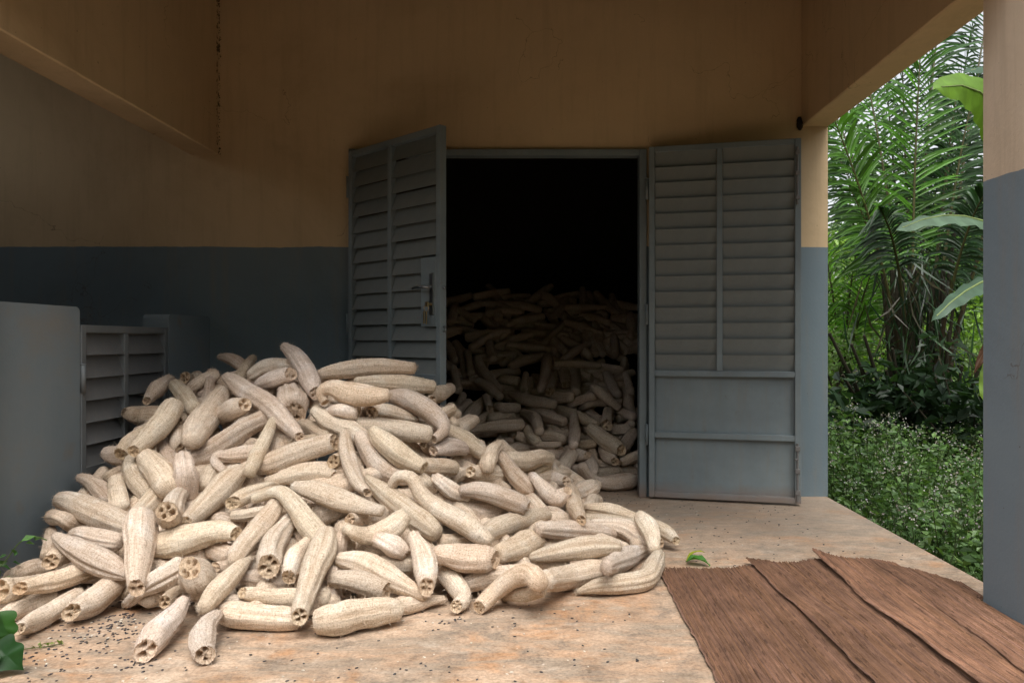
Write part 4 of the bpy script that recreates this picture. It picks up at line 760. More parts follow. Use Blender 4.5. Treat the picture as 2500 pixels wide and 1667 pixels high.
    [1, 0, 0, 0, -0.078, 5.805, 0.625, 0.036, -0.076, 5.737, 0.625, 0.042, -0.073, 5.668, 0.624, 0.0419, -0.066, 5.604, 0.592, 0.0414, -0.059, 5.541, 0.561, 0.041],
    [1, 1, 0, 0, 0.2, 5.578, 0.618, 0.0412, 0.192, 5.704, 0.664, 0.044, 0.184, 5.829, 0.714, 0.0468],
    [1, 0, 0, 0, -0.313, 5.718, 0.502, 0.028, -0.292, 5.635, 0.513, 0.033, -0.27, 5.552, 0.525, 0.0328, -0.234, 5.513, 0.523, 0.0338, -0.197, 5.474, 0.52, 0.0347],
    [1, 0, 0, 0, -0.065, 5.579, 0.533, 0.029, -0.044, 5.524, 0.549, 0.035, -0.024, 5.469, 0.566, 0.0347, 0.017, 5.537, 0.565, 0.0351, 0.059, 5.604, 0.563, 0.0355],
    [1, 0, 0, 0, 0.408, 5.639, 0.534, 0.029, 0.388, 5.543, 0.534, 0.035, 0.368, 5.447, 0.533, 0.0345, 0.348, 5.416, 0.513, 0.04, 0.329, 5.384, 0.493, 0.0455],
    [1, 0, 0, 0, 0.301, 5.385, 0.455, 0.024, 0.323, 5.327, 0.473, 0.028, 0.345, 5.27, 0.491, 0.0278, 0.404, 5.318, 0.493, 0.0298, 0.464, 5.365, 0.494, 0.0317],
    [1, 0, 1, 0, -0.407, 5.562, 0.523, 0.027, -0.399, 5.499, 0.523, 0.032, -0.391, 5.436, 0.523, 0.0322, -0.372, 5.37, 0.488, 0.0318, -0.354, 5.304, 0.455, 0.0314],
    [1, 0, 0, 0, -0.417, 6.117, 0.914, 0.033, -0.413, 6.081, 0.912, 0.038, -0.409, 6.045, 0.909, 0.0383, -0.391, 5.959, 0.853, 0.0397, -0.373, 5.873, 0.799, 0.0409],
    [1, 0, 0, 0, -0.585, 6.01, 0.836, 0.032, -0.584, 5.998, 0.835, 0.038, -0.582, 5.985, 0.834, 0.0379, -0.56, 5.882, 0.761, 0.0391, -0.538, 5.779, 0.691, 0.0403],
    [1, 0, 0, 0, 0.445, 5.969, 0.727, 0.026, 0.464, 5.913, 0.732, 0.031, 0.482, 5.857, 0.737, 0.0309, 0.561, 5.846, 0.725, 0.034, 0.64, 5.835, 0.713, 0.037],
    [1, 0, 0, 0, 0.669, 5.78, 0.67, 0.026, 0.667, 5.753, 0.67, 0.03, 0.665, 5.725, 0.669, 0.0302, 0.671, 5.626, 0.615, 0.0327, 0.677, 5.528, 0.562, 0.035],
    [1, 0, 0, 0, 0.389, 6.36, 1.041, 0.0296, 0.424, 6.19, 0.934, 0.0327, 0.457, 6.02, 0.833, 0.0356],
    [1, 0, 0, 0, -0.475, 6.41, 1.123, 0.0339, -0.386, 6.294, 1.047, 0.0366, -0.301, 6.178, 0.974, 0.0392],
    [1, 0, 0, 0, -0.282, 6.229, 0.922, 0.028, -0.258, 6.182, 0.934, 0.032, -0.234, 6.135, 0.947, 0.0324, -0.157, 6.166, 0.967, 0.0345, -0.079, 6.197, 0.987, 0.0367],
    [1, 0, 0, 0, 0.177, 6.359, 1.003, 0.026, 0.193, 6.299, 1.001, 0.03, 0.21, 6.239, 1, 0.0303, 0.275, 6.204, 0.974, 0.0334, 0.338, 6.169, 0.947, 0.0365],
    [1, 0, 0, 0, -0.085, 5.005, 0.324, 0.037, -0.044, 5.143, 0.339, 0.0397, -0.001, 5.282, 0.356, 0.0424],
    [1, 0, 0, 0, 0.041, 5.366, 0.333, 0.031, 0.053, 5.308, 0.341, 0.037, 0.066, 5.249, 0.349, 0.0366, 0.12, 5.191, 0.339, 0.0389, 0.173, 5.133, 0.33, 0.0412],
    [1, 1, 0, 0, -0.168, 4.964, 0.313, 0.0315, -0.129, 4.961, 0.301, 0.0367, -0.09, 4.958, 0.288, 0.0419, -0.055, 5.043, 0.253, 0.042, -0.019, 5.129, 0.218, 0.036],
    [1, 0, 0, 0, 0.568, 5.481, 0.425, 0.029, 0.573, 5.426, 0.431, 0.034, 0.578, 5.37, 0.437, 0.034, 0.621, 5.299, 0.422, 0.0353, 0.662, 5.228, 0.407, 0.0365],
    [1, 0, 0, 0, 0.523, 5.27, 0.208, 0.028, 0.538, 5.205, 0.247, 0.033, 0.553, 5.139, 0.286, 0.0326, 0.598, 5.149, 0.328, 0.0354, 0.642, 5.159, 0.37, 0.0381],
    [1, 0, 0, 0, -0.672, 5.781, 0.728, 0.0305, -0.641, 5.665, 0.648, 0.0329, -0.61, 5.548, 0.573, 0.0352],
]
# hidden under-layer of the heaps: both ends and radius
UNDER = [
    [-0.121, 2.854, 0.045, 0.027, 3.072, 0.074, 0.045],
    [-1.058, 3.551, 0.752, -1.366, 3.692, 0.745, 0.043],
    [-0.87, 3.284, 0.502, -0.596, 3.487, 0.526, 0.05],
    [-1.472, 2.712, 0.048, -1.127, 2.698, 0.066, 0.04],
    [-0.864, 2.963, 0.294, -0.74, 3.243, 0.476, 0.044],
    [-1.457, 2.833, 0.149, -1.7, 2.978, 0.202, 0.044],
    [-0.12, 3.533, 0.195, -0.027, 3.778, 0.208, 0.051],
    [-1.492, 2.743, 0.073, -1.796, 2.791, 0.091, 0.051],
    [-0.626, 3.338, 0.433, -0.845, 3.471, 0.66, 0.046],
    [-1.279, 2.791, 0.181, -1.526, 2.996, 0.284, 0.045],
    [-0.841, 2.678, 0.057, -1.091, 2.854, 0.191, 0.051],
    [-0.876, 2.982, 0.281, -1.17, 3.025, 0.299, 0.045],
    [-1.135, 3.594, 0.679, -1.346, 3.76, 0.745, 0.046],
    [-1.59, 3.068, 0.294, -1.242, 3.149, 0.364, 0.043],
    [-1.204, 3.515, 0.664, -0.95, 3.577, 0.814, 0.051],
    [0.304, 3.881, 0.101, 0.116, 4.169, 0.219, 0.044],
    [0.017, 3.863, 0.181, -0.212, 3.935, 0.394, 0.048],
    [-1.861, 3.447, 0.512, -1.623, 3.644, 0.632, 0.051],
    [-1.121, 3.126, 0.377, -1.359, 3.363, 0.489, 0.051],
    [-0.897, 2.792, 0.146, -1.155, 2.892, 0.224, 0.05],
    [-0.797, 2.736, 0.086, -0.674, 2.988, 0.238, 0.041],
    [-0.76, 2.875, 0.149, -0.851, 3.119, 0.348, 0.046],
    [-0.512, 3.448, 0.418, -0.667, 3.546, 0.634, 0.052],
    [-1.468, 3.128, 0.362, -1.207, 3.14, 0.384, 0.043],
    [-0.463, 3.544, 0.467, -0.342, 3.857, 0.533, 0.046],
    [-0.669, 2.985, 0.248, -0.718, 3.27, 0.48, 0.042],
    [-1.552, 3.283, 0.458, -1.836, 3.39, 0.471, 0.042],
    [-1.405, 3.191, 0.382, -1.764, 3.268, 0.381, 0.043],
    [-1.478, 2.689, 0.048, -1.732, 2.831, 0.11, 0.048],
    [-0.762, 3.469, 0.635, -1.04, 3.585, 0.738, 0.045],
    [-1.238, 3.102, 0.373, -1.085, 3.298, 0.517, 0.041],
    [-0.835, 2.976, 0.339, -0.579, 3.231, 0.42, 0.042],
    [-0.938, 2.434, 0.04, -0.944, 2.75, 0.13, 0.04],
    [-0.472, 3.539, 0.439, -0.366, 3.878, 0.532, 0.051],
    [-1.86, 2.968, 0.226, -1.929, 3.283, 0.36, 0.049],
    [-1.705, 3.214, 0.366, -1.727, 3.509, 0.537, 0.049],
    [-1.246, 2.947, 0.284, -1.198, 3.265, 0.476, 0.046],
    [-0.519, 2.994, 0.173, -0.778, 3.034, 0.3, 0.044],
    [0.081, 3.878, 0.14, 0.319, 4.14, 0.137, 0.046],
    [-0.711, 2.543, 0.044, -0.792, 2.785, 0.152, 0.044],
    [-0.135, 3.87, 0.289, 0.086, 4.176, 0.246, 0.051],
    [-0.574, 3.595, 0.571, -0.427, 3.82, 0.569, 0.042],
    [-1.292, 2.654, 0.085, -1.517, 2.781, 0.121, 0.041],
    [-1.181, 2.938, 0.268, -1.482, 2.975, 0.274, 0.047],
    [-0.551, 3.477, 0.488, -0.821, 3.287, 0.519, 0.041],
    [0.032, 3.143, 0.074, -0.12, 3.379, 0.154, 0.044],
    [-1, 3.483, 0.669, -0.766, 3.612, 0.783, 0.051],
    [-0.527, 3.577, 0.52, -0.787, 3.319, 0.554, 0.05],
    [-1.35, 2.958, 0.236, -1.018, 3.026, 0.292, 0.046],
    [-0.809, 2.677, 0.11, -0.558, 2.937, 0.224, 0.044],
    [-1.681, 3.715, 0.648, -1.812, 3.914, 0.762, 0.043],
    [-1.516, 3.658, 0.607, -1.872, 3.755, 0.62, 0.045],
    [-0.633, 3.168, 0.329, -0.926, 3.293, 0.512, 0.046],
    [-1.398, 2.637, 0.048, -1.135, 2.736, 0.077, 0.048],
    [-0.916, 2.919, 0.197, -1.046, 3.154, 0.374, 0.043],
    [-0.524, 3.087, 0.197, -0.375, 3.315, 0.237, 0.044],
    [-1.114, 2.995, 0.315, -1.378, 3.213, 0.422, 0.04],
    [-1.414, 2.991, 0.271, -1.164, 3.193, 0.404, 0.05],
    [0.004, 3.916, 0.204, 0.061, 4.216, 0.281, 0.041],
    [-0.912, 3.355, 0.582, -1.123, 3.543, 0.697, 0.044],
    [-1.635, 3.045, 0.226, -1.325, 3.183, 0.35, 0.049],
    [-0.675, 3.01, 0.263, -0.451, 3.249, 0.284, 0.052],
    [-0.164, 3.562, 0.228, -0.375, 3.446, 0.329, 0.042],
    [0.379, 3.425, 0.046, 0.38, 3.688, 0.072, 0.046],
    [-0.507, 3.82, 0.661, -0.657, 3.607, 0.721, 0.041],
    [-1.891, 2.916, 0.118, -1.576, 3.06, 0.221, 0.043],
    [-0.621, 2.639, 0.051, -0.665, 2.946, 0.242, 0.044],
    [-0.11, 3.652, 0.191, -0.059, 3.998, 0.273, 0.041],
    [-1.404, 3.49, 0.549, -1.414, 3.725, 0.715, 0.045],
    [-0.241, 3.105, 0.136, -0.492, 3.258, 0.316, 0.045],
    [-1.063, 3.383, 0.511, -0.983, 3.582, 0.714, 0.051],
    [-1.416, 3.408, 0.507, -1.544, 3.682, 0.649, 0.045],
    [-0.796, 3.029, 0.334, -1.073, 3.15, 0.421, 0.041],
    [-1.351, 3.044, 0.306, -0.998, 3.112, 0.378, 0.042],
    [-0.203, 3.52, 0.227, -0.35, 3.657, 0.395, 0.046],
    [-1.064, 3.07, 0.395, -0.746, 3.089, 0.399, 0.045],
    [-1.332, 3.531, 0.602, -1.552, 3.787, 0.722, 0.049],
    [-0.6, 2.714, 0.052, -0.899, 2.842, 0.159, 0.041],
    [-0.525, 3.605, 0.5, -0.715, 3.373, 0.53, 0.046],
    [-1.855, 2.735, 0.057, -1.658, 3.003, 0.193, 0.047],
    [0.138, 2.856, 0.04, 0.364, 3.139, 0.04, 0.04],
    [-1.621, 3.827, 0.742, -1.319, 3.694, 0.756, 0.047],
    [-1.413, 2.652, 0.042, -1.621, 2.891, 0.152, 0.042],
    [-0.13, 3.774, 0.27, -0.002, 4.035, 0.274, 0.045],
    [-0.163, 3.5, 0.193, -0.406, 3.538, 0.378, 0.04],
    [-0.424, 3.128, 0.236, -0.465, 3.356, 0.374, 0.041],
    [-1.265, 3.507, 0.592, -1.525, 3.624, 0.606, 0.052],
    [-0.891, 2.67, 0.05, -1.205, 2.813, 0.156, 0.05],
    [-1.351, 2.589, 0.046, -1.555, 2.75, 0.099, 0.044],
    [-1.583, 2.884, 0.177, -1.748, 3.095, 0.278, 0.045],
    [0.361, 3.512, 0.065, 0.087, 3.766, 0.133, 0.044],
    [-1.678, 3.236, 0.353, -1.889, 3.401, 0.406, 0.042],
    [-0.96, 2.619, 0.047, -1.08, 2.843, 0.169, 0.047],
    [-0.483, 3.369, 0.345, -0.708, 3.372, 0.547, 0.045],
    [-0.323, 3.194, 0.18, -0.171, 3.455, 0.191, 0.047],
    [0.001, 3.601, 0.167, 0.179, 3.793, 0.139, 0.049],
    [0.016, 3.067, 0.075, 0.037, 3.35, 0.107, 0.051],
    [-1.461, 3.361, 0.452, -1.635, 3.607, 0.566, 0.047],
    [0.431, 3.265, 0.042, 0.413, 3.55, 0.056, 0.042],
    [-0.956, 2.983, 0.335, -0.722, 3.089, 0.38, 0.05],
    [-0.982, 2.737, 0.095, -1.078, 3.018, 0.304, 0.045],
    [-1.616, 2.791, 0.142, -1.766, 3.026, 0.263, 0.045],
    [-1.117, 3.104, 0.393, -1.159, 3.329, 0.53, 0.043],
    [-1.03, 3.05, 0.302, -1.085, 3.335, 0.488, 0.04],
    [-0.304, 2.782, 0.06, -0.185, 3.081, 0.158, 0.042],
    [0.047, 3.451, 0.1, -0.27, 3.268, 0.181, 0.044],
    [-0.617, 3.698, 0.663, -0.475, 3.955, 0.689, 0.047],
    [-1.432, 3.089, 0.335, -1.657, 3.297, 0.434, 0.05],
    [-0.353, 2.786, 0.064, -0.593, 2.994, 0.253, 0.042],
    [-0.039, 2.812, 0.044, -0.157, 3.071, 0.127, 0.044],
    [-0.943, 2.696, 0.082, -0.608, 2.85, 0.163, 0.042],
    [-0.944, 3.368, 0.563, -1.059, 3.626, 0.778, 0.052],
    [-1.395, 2.903, 0.212, -1.606, 3.075, 0.289, 0.046],
    [0.372, 3.646, 0.065, 0.158, 3.814, 0.11, 0.048],
    [-1.607, 2.813, 0.122, -1.402, 3.001, 0.292, 0.046],
    [-1.308, 3.593, 0.633, -1.201, 3.76, 0.839, 0.048],
    [-0.491, 3.605, 0.45, -0.466, 3.884, 0.597, 0.042],
    [-1.119, 3.307, 0.466, -0.819, 3.384, 0.561, 0.045],
    [0.146, 3.379, 0.079, 0.345, 3.564, 0.069, 0.047],
    [-0.936, 3.047, 0.378, -1.111, 3.275, 0.508, 0.046],
    [0.17, 3.488, 0.096, -0.143, 3.299, 0.161, 0.048],
    [-1.723, 2.824, 0.149, -1.603, 3.066, 0.306, 0.046],
    [-0.115, 3.335, 0.14, -0.09, 3.675, 0.208, 0.042],
    [-1.7, 3.015, 0.185, -1.558, 3.202, 0.347, 0.049],
    [-0.48, 3.053, 0.182, -0.794, 3.078, 0.342, 0.043],
    [0.164, 3.734, 0.122, -0.087, 3.6, 0.198, 0.046],
    [-0.441, 2.813, 0.044, -0.634, 2.965, 0.187, 0.044],
    [-0.323, 3.245, 0.193, -0.086, 3.538, 0.164, 0.046],
    [-1.406, 3.645, 0.68, -1.742, 3.757, 0.677, 0.052],
    [0.081, 3.867, 0.178, 0.063, 4.136, 0.281, 0.042],
    [-0.554, 3.079, 0.194, -0.786, 3.109, 0.312, 0.042],
    [-0.582, 2.836, 0.065, -0.684, 3.078, 0.242, 0.04],
    [-0.776, 2.523, 0.052, -0.899, 2.825, 0.188, 0.052],
    [-1.148, 2.756, 0.158, -0.852, 2.917, 0.273, 0.044],
    [-1.097, 2.607, 0.046, -1.426, 2.731, 0.079, 0.046],
    [-1.361, 2.801, 0.136, -1.624, 3.001, 0.224, 0.049],
    [0.029, 3.27, 0.083, 0.286, 3.463, 0.051, 0.04],
    [-1.652, 3.344, 0.474, -1.877, 3.566, 0.569, 0.048],
    [-1.481, 3.309, 0.421, -1.721, 3.542, 0.523, 0.043],
    [-1.907, 3.149, 0.222, -1.715, 3.37, 0.416, 0.048],
    [-1.177, 2.829, 0.114, -0.969, 2.995, 0.232, 0.045],
    [-1.506, 3.2, 0.369, -1.802, 3.362, 0.412, 0.047],
    [-0.425, 3.476, 0.339, -0.317, 3.743, 0.38, 0.041],
    [-0.678, 2.828, 0.163, -1.022, 2.888, 0.233, 0.043],
    [-0.429, 2.857, 0.111, -0.624, 3.061, 0.292, 0.05],
    [-1.444, 3.612, 0.615, -1.678, 3.751, 0.656, 0.042],
    [-0.009, 3.851, 0.237, 0.157, 4.088, 0.218, 0.04],
    [-0.851, 2.685, 0.051, -0.942, 2.89, 0.165, 0.051],
    [-0.271, 3.105, 0.137, -0.129, 3.441, 0.172, 0.05],
    [-1.568, 3.49, 0.513, -1.644, 3.8, 0.685, 0.045],
    [-1.713, 3.294, 0.364, -1.912, 3.477, 0.438, 0.042],
    [-1.007, 2.54, 0.043, -0.859, 2.755, 0.095, 0.043],
    [-0.622, 3.326, 0.516, -0.931, 3.363, 0.649, 0.047],
    [-1.568, 3.129, 0.31, -1.402, 3.356, 0.445, 0.041],
    [-1.163, 3.621, 0.702, -1.409, 3.728, 0.695, 0.044],
    [-0.696, 2.771, 0.072, -0.956, 2.886, 0.166, 0.046],
    [-0.23, 3.542, 0.25, -0.308, 3.781, 0.42, 0.044],
    [-0.944, 2.914, 0.282, -0.833, 3.158, 0.447, 0.041],
    [0.232, 3.553, 0.079, 0.515, 3.701, 0.058, 0.042],
    [-1.772, 3.161, 0.32, -1.442, 3.225, 0.431, 0.043],
    [0.355, 3.143, 0.051, 0.083, 3.374, 0.083, 0.051],
    [0.225, 3.729, 0.09, 0.276, 4.024, 0.127, 0.05],
    [-1.467, 3.105, 0.308, -1.472, 3.403, 0.469, 0.042],
    [-1.122, 2.916, 0.238, -1.194, 3.218, 0.426, 0.045],
    [-0.246, 2.754, 0.048, -0.129, 2.978, 0.089, 0.048],
    [0.033, 3.213, 0.089, -0.169, 3.391, 0.188, 0.05],
    [-0.442, 3.266, 0.294, -0.697, 3.154, 0.4, 0.05],
    [-1.138, 2.979, 0.279, -1.157, 3.275, 0.466, 0.044],
    [-1.449, 2.731, 0.082, -1.59, 2.943, 0.201, 0.048],
    [-0.649, 2.981, 0.19, -0.398, 3.183, 0.191, 0.041],
    [-0.269, 5.281, 0.313, -0.026, 5.518, 0.455, 0.051],
    [0.65, 5.621, 0.522, 0.696, 5.854, 0.646, 0.043],
    [0.669, 6.098, 0.798, 0.517, 6.325, 0.945, 0.047],
    [0.16, 6.063, 0.851, 0.142, 6.352, 1.022, 0.047],
    [0.488, 4.875, 0.048, 0.608, 5.124, 0.189, 0.048],
    [0.248, 5.687, 0.555, 0.049, 5.834, 0.649, 0.051],
    [-0.003, 5.137, 0.253, -0.136, 5.373, 0.361, 0.047],
    [0.048, 6.01, 0.819, -0.18, 6.195, 0.924, 0.045],
    [-0.05, 5.35, 0.376, -0.276, 5.523, 0.455, 0.047],
    [0.113, 6.241, 0.9, 0.006, 6.496, 1.057, 0.046],
    [0.207, 5.671, 0.572, -0.052, 5.807, 0.658, 0.049],
    [-0.639, 5.844, 0.646, -0.786, 6.029, 0.779, 0.044],
    [-0.172, 4.935, 0.229, 0.094, 5.054, 0.282, 0.045],
    [0.242, 5.712, 0.583, 0.469, 5.89, 0.677, 0.049],
    [-0.211, 5.542, 0.49, 0.1, 5.603, 0.541, 0.041],
    [-0.258, 5.238, 0.297, -0.604, 5.285, 0.308, 0.045],
    [-0.273, 6.047, 0.817, -0.574, 6.114, 0.863, 0.046],
    [-0.094, 6.274, 0.951, 0.24, 6.314, 0.953, 0.043],
    [0.563, 5.319, 0.378, 0.811, 5.47, 0.418, 0.043],
    [0.642, 5.449, 0.437, 0.698, 5.713, 0.575, 0.048],
    [0.054, 5.405, 0.399, -0.068, 5.626, 0.524, 0.051],
    [-0.288, 5.564, 0.45, -0.589, 5.594, 0.456, 0.047],
    [0.321, 5.942, 0.737, 0.238, 6.173, 0.881, 0.049],
    [0.327, 5.556, 0.512, 0.608, 5.63, 0.544, 0.04],
    [0.275, 5.263, 0.347, -0.083, 5.356, 0.404, 0.043],
    [-0.133, 5.961, 0.774, -0.322, 6.215, 0.927, 0.052],
    [-0.088, 5.779, 0.603, 0.231, 5.822, 0.631, 0.044],
    [0.585, 5.854, 0.691, 0.211, 5.866, 0.721, 0.051],
    [-0.515, 5.773, 0.621, -0.441, 6.032, 0.799, 0.05],
    [0.584, 5.612, 0.548, 0.277, 5.623, 0.562, 0.052],
    [0.525, 5.753, 0.631, 0.31, 5.976, 0.772, 0.047],
    [0.112, 5.864, 0.662, 0.107, 6.177, 0.859, 0.05],
    [0.364, 6.039, 0.809, 0.525, 6.335, 0.972, 0.042],
    [-0.605, 5.974, 0.78, -0.705, 6.187, 0.921, 0.049],
    [0.065, 5.323, 0.344, 0.252, 5.603, 0.506, 0.046],
    [0.364, 5.045, 0.233, 0.131, 5.15, 0.302, 0.046],
    [0.258, 6.358, 0.981, -0.085, 6.341, 0.991, 0.044],
    [0.308, 5.043, 0.211, 0.051, 5.26, 0.329, 0.045],
    [0.358, 5.43, 0.447, 0.447, 5.749, 0.625, 0.049],
    [0.221, 5.383, 0.393, 0.289, 5.604, 0.522, 0.045],
    [0.248, 6.241, 0.938, 0.591, 6.33, 0.96, 0.049],
    [-0.183, 6.037, 0.816, -0.268, 6.26, 0.954, 0.04],
    [-0.312, 5.348, 0.328, -0.629, 5.451, 0.381, 0.046],
    [0.363, 4.848, 0.116, 0.326, 5.126, 0.279, 0.04],
    [0.411, 5.052, 0.171, 0.648, 5.201, 0.242, 0.046],
    [-0.399, 6.084, 0.86, -0.156, 6.2, 0.94, 0.046],
    [-0.682, 6.025, 0.776, -0.8, 6.265, 0.932, 0.051],
    [-0.393, 5.502, 0.413, -0.653, 5.564, 0.457, 0.047],
    [-0.535, 5.778, 0.639, -0.167, 5.839, 0.7, 0.044],
    [0.141, 5.254, 0.311, -0.149, 5.403, 0.386, 0.051],
    [0.533, 5.269, 0.327, 0.251, 5.28, 0.339, 0.046],
    [-0.128, 5.607, 0.502, -0.371, 5.784, 0.594, 0.041],
    [-0.284, 5.344, 0.351, -0.522, 5.518, 0.433, 0.047],
    [-0.291, 4.985, 0.226, -0.197, 5.304, 0.38, 0.048],
    [-0.122, 5.54, 0.522, 0.24, 5.582, 0.554, 0.043],
    [0.217, 6.024, 0.754, 0.168, 6.27, 0.907, 0.048],
    [-0.301, 5.941, 0.76, -0.098, 6.206, 0.937, 0.046],
    [0.069, 5.571, 0.547, -0.235, 5.7, 0.612, 0.044],
    [-0.15, 4.858, 0.165, -0.006, 5.075, 0.258, 0.052],
    [0.057, 5.148, 0.293, 0.176, 5.382, 0.411, 0.046],
    [0.638, 6.404, 0.972, 0.605, 6.634, 1.127, 0.041],
    [0.153, 5.608, 0.513, 0.081, 5.86, 0.671, 0.047],
    [0.388, 5.886, 0.712, 0.078, 5.959, 0.777, 0.043],
    [0.509, 5.706, 0.613, 0.731, 5.883, 0.691, 0.049],
    [-0.35, 5.787, 0.596, -0.708, 5.794, 0.613, 0.044],
    [-0.415, 6.378, 1.038, -0.099, 6.483, 1.102, 0.041],
    [-0.62, 5.254, 0.35, -0.582, 5.585, 0.531, 0.044],
    [0.637, 5.372, 0.374, 0.836, 5.612, 0.474, 0.044],
    [-0.383, 5.178, 0.309, -0.135, 5.252, 0.366, 0.047],
    [0.662, 5.328, 0.403, 0.67, 5.641, 0.574, 0.042],
    [0.015, 5.664, 0.579, -0.327, 5.712, 0.585, 0.047],
    [-0.578, 5.835, 0.669, -0.612, 6.098, 0.851, 0.046],
    [0.159, 5.596, 0.538, 0.506, 5.71, 0.598, 0.047],
    [-0.537, 5.914, 0.701, -0.644, 6.109, 0.839, 0.051],
    [0.521, 4.841, 0.069, 0.447, 5.055, 0.242, 0.048],
    [0.333, 5.679, 0.599, 0.703, 5.729, 0.605, 0.04],
    [0.146, 4.889, 0.193, 0.37, 5.086, 0.244, 0.048],
    [0.653, 5.85, 0.657, 0.696, 6.094, 0.792, 0.041],
    [0.282, 5.758, 0.66, 0.419, 5.975, 0.777, 0.043],
    [-0.467, 5.258, 0.318, -0.297, 5.519, 0.471, 0.045],
    [0.363, 5.02, 0.248, 0.08, 5.196, 0.347, 0.051],
    [-0.046, 5.204, 0.336, 0.118, 5.393, 0.434, 0.04],
    [-0.524, 6.002, 0.787, -0.262, 6.003, 0.79, 0.052],
    [0.297, 5.817, 0.685, 0.51, 6, 0.775, 0.04],
    [0.386, 5.777, 0.657, 0.054, 5.878, 0.736, 0.047],
    [0.598, 5.498, 0.494, 0.273, 5.511, 0.505, 0.041],
    [-0.347, 5.81, 0.607, -0.7, 5.921, 0.694, 0.048],
    [0.731, 5.392, 0.36, 0.415, 5.369, 0.377, 0.043],
    [0.156, 5.552, 0.525, -0.173, 5.695, 0.604, 0.042],
    [-0.309, 5.575, 0.528, 0.02, 5.548, 0.535, 0.043],
    [0.491, 6.159, 0.92, 0.478, 6.426, 1.087, 0.049],
    [-0.26, 6.092, 0.877, -0.245, 6.344, 1.037, 0.047],
    [0.562, 6.256, 0.985, 0.883, 6.303, 0.992, 0.041],
    [0.637, 6.531, 1.139, 0.956, 6.568, 1.145, 0.048],
    [0.234, 6.03, 0.83, 0.049, 6.241, 0.969, 0.046],
    [0.007, 6.081, 0.867, 0.25, 6.202, 0.918, 0.049],
    [-0.453, 6.464, 1.172, -0.173, 6.509, 1.196, 0.049],
    [0.295, 6.439, 1.069, 0.151, 6.639, 1.21, 0.041],
    [-0.005, 6.712, 1.271, 0.321, 6.777, 1.301, 0.045],
    [-0.197, 6.069, 0.856, -0.32, 6.372, 1.046, 0.049],
    [-0.781, 6.276, 1.013, -0.839, 6.569, 1.205, 0.043],
    [0.401, 5.928, 0.817, 0.184, 6.144, 0.964, 0.045],
    [-0.192, 6.215, 0.934, -0.443, 6.354, 1.022, 0.046],
    [-0.3, 6.162, 0.895, -0.435, 6.367, 1.027, 0.048],
    [0.713, 6.103, 0.856, 0.506, 6.335, 1.011, 0.044],
    [0.309, 6.325, 1.017, 0.427, 6.571, 1.168, 0.045],
    [0.187, 6.358, 1.043, 0.44, 6.561, 1.155, 0.045],
    [-0.565, 6.388, 1.116, -0.746, 6.559, 1.232, 0.041],
    [-0.36, 6.756, 1.323, -0.095, 6.798, 1.344, 0.044],
    [-0.134, 6.708, 1.266, -0.408, 6.827, 1.362, 0.047],
    [-0.555, 5.994, 0.887, -0.349, 6.215, 1.021, 0.041],
    [0.26, 6.286, 1.014, -0.021, 6.377, 1.085, 0.045],
    [0.407, 6.29, 0.944, 0.716, 6.392, 0.983, 0.04],
    [-0.188, 6.243, 0.966, 0.062, 6.412, 1.064, 0.042],
    [0.18, 6.411, 1.03, 0.054, 6.678, 1.211, 0.041],
    [0.099, 6.499, 1.133, 0.28, 6.696, 1.257, 0.048],
    [-0.225, 6.406, 1.069, 0.049, 6.457, 1.091, 0.044],
    [-0.919, 6.726, 1.281, -0.629, 6.836, 1.359, 0.045],
    [0.172, 6.624, 1.241, -0.002, 6.799, 1.375, 0.045],
    [0.231, 6.584, 1.236, 0.606, 6.637, 1.245, 0.04],
    [-0.6, 6.136, 0.968, -0.261, 6.218, 1.016, 0.052],
    [0.9, 6.273, 0.934, 0.822, 6.555, 1.126, 0.043],
    [0.506, 6.237, 0.995, 0.221, 6.365, 1.101, 0.043],
    [0.583, 6.572, 1.16, 0.407, 6.772, 1.316, 0.046],
    [0.748, 6.184, 0.906, 0.63, 6.437, 1.073, 0.05],
    [-0.586, 6.43, 1.078, -0.868, 6.429, 1.08, 0.04],
    [0.673, 6.538, 1.151, 0.658, 6.811, 1.349, 0.049],
    [-0.194, 6.518, 1.12, -0.151, 6.736, 1.267, 0.047],
    [-0.102, 6.664, 1.279, 0.103, 6.904, 1.446, 0.048],
    [0.809, 6.197, 0.86, 0.714, 6.42, 1.006, 0.045],
    [0.158, 6.025, 0.824, -0.061, 6.267, 0.977, 0.041],
    [-0.245, 6.393, 1.088, 0.026, 6.51, 1.153, 0.049],
    [0.301, 6.164, 0.931, 0.53, 6.357, 1.029, 0.051],
    [-0.283, 6.525, 1.147, -0.28, 6.757, 1.308, 0.046],
    [0.439, 6.264, 0.973, 0.773, 6.377, 1.021, 0.047],
    [-0.589, 6.697, 1.337, -0.286, 6.778, 1.391, 0.044],
    [0.493, 6.353, 0.996, 0.547, 6.621, 1.169, 0.05],
    [0.508, 6.676, 1.216, 0.45, 6.894, 1.381, 0.048],
    [-0.302, 6.187, 0.916, -0.281, 6.412, 1.06, 0.049],
    [0.764, 6.611, 1.143, 0.6, 6.814, 1.3, 0.042],
    [-0.192, 6.509, 1.134, -0.276, 6.786, 1.33, 0.051],
    [0.669, 6.209, 0.917, 0.522, 6.427, 1.064, 0.046],
    [-0.759, 6.539, 1.18, -0.455, 6.712, 1.301, 0.045],
    [0.408, 6.61, 1.184, 0.083, 6.609, 1.204, 0.044],
    [0.731, 6.124, 0.858, 0.962, 6.245, 0.911, 0.042],
    [0.261, 6.38, 1.043, 0.188, 6.65, 1.225, 0.045],
    [-0.753, 6.42, 1.067, -0.89, 6.63, 1.211, 0.044],
    [0.001, 6.534, 1.215, -0.351, 6.589, 1.268, 0.043],
    [0.377, 6.587, 1.216, 0.393, 6.872, 1.422, 0.04],
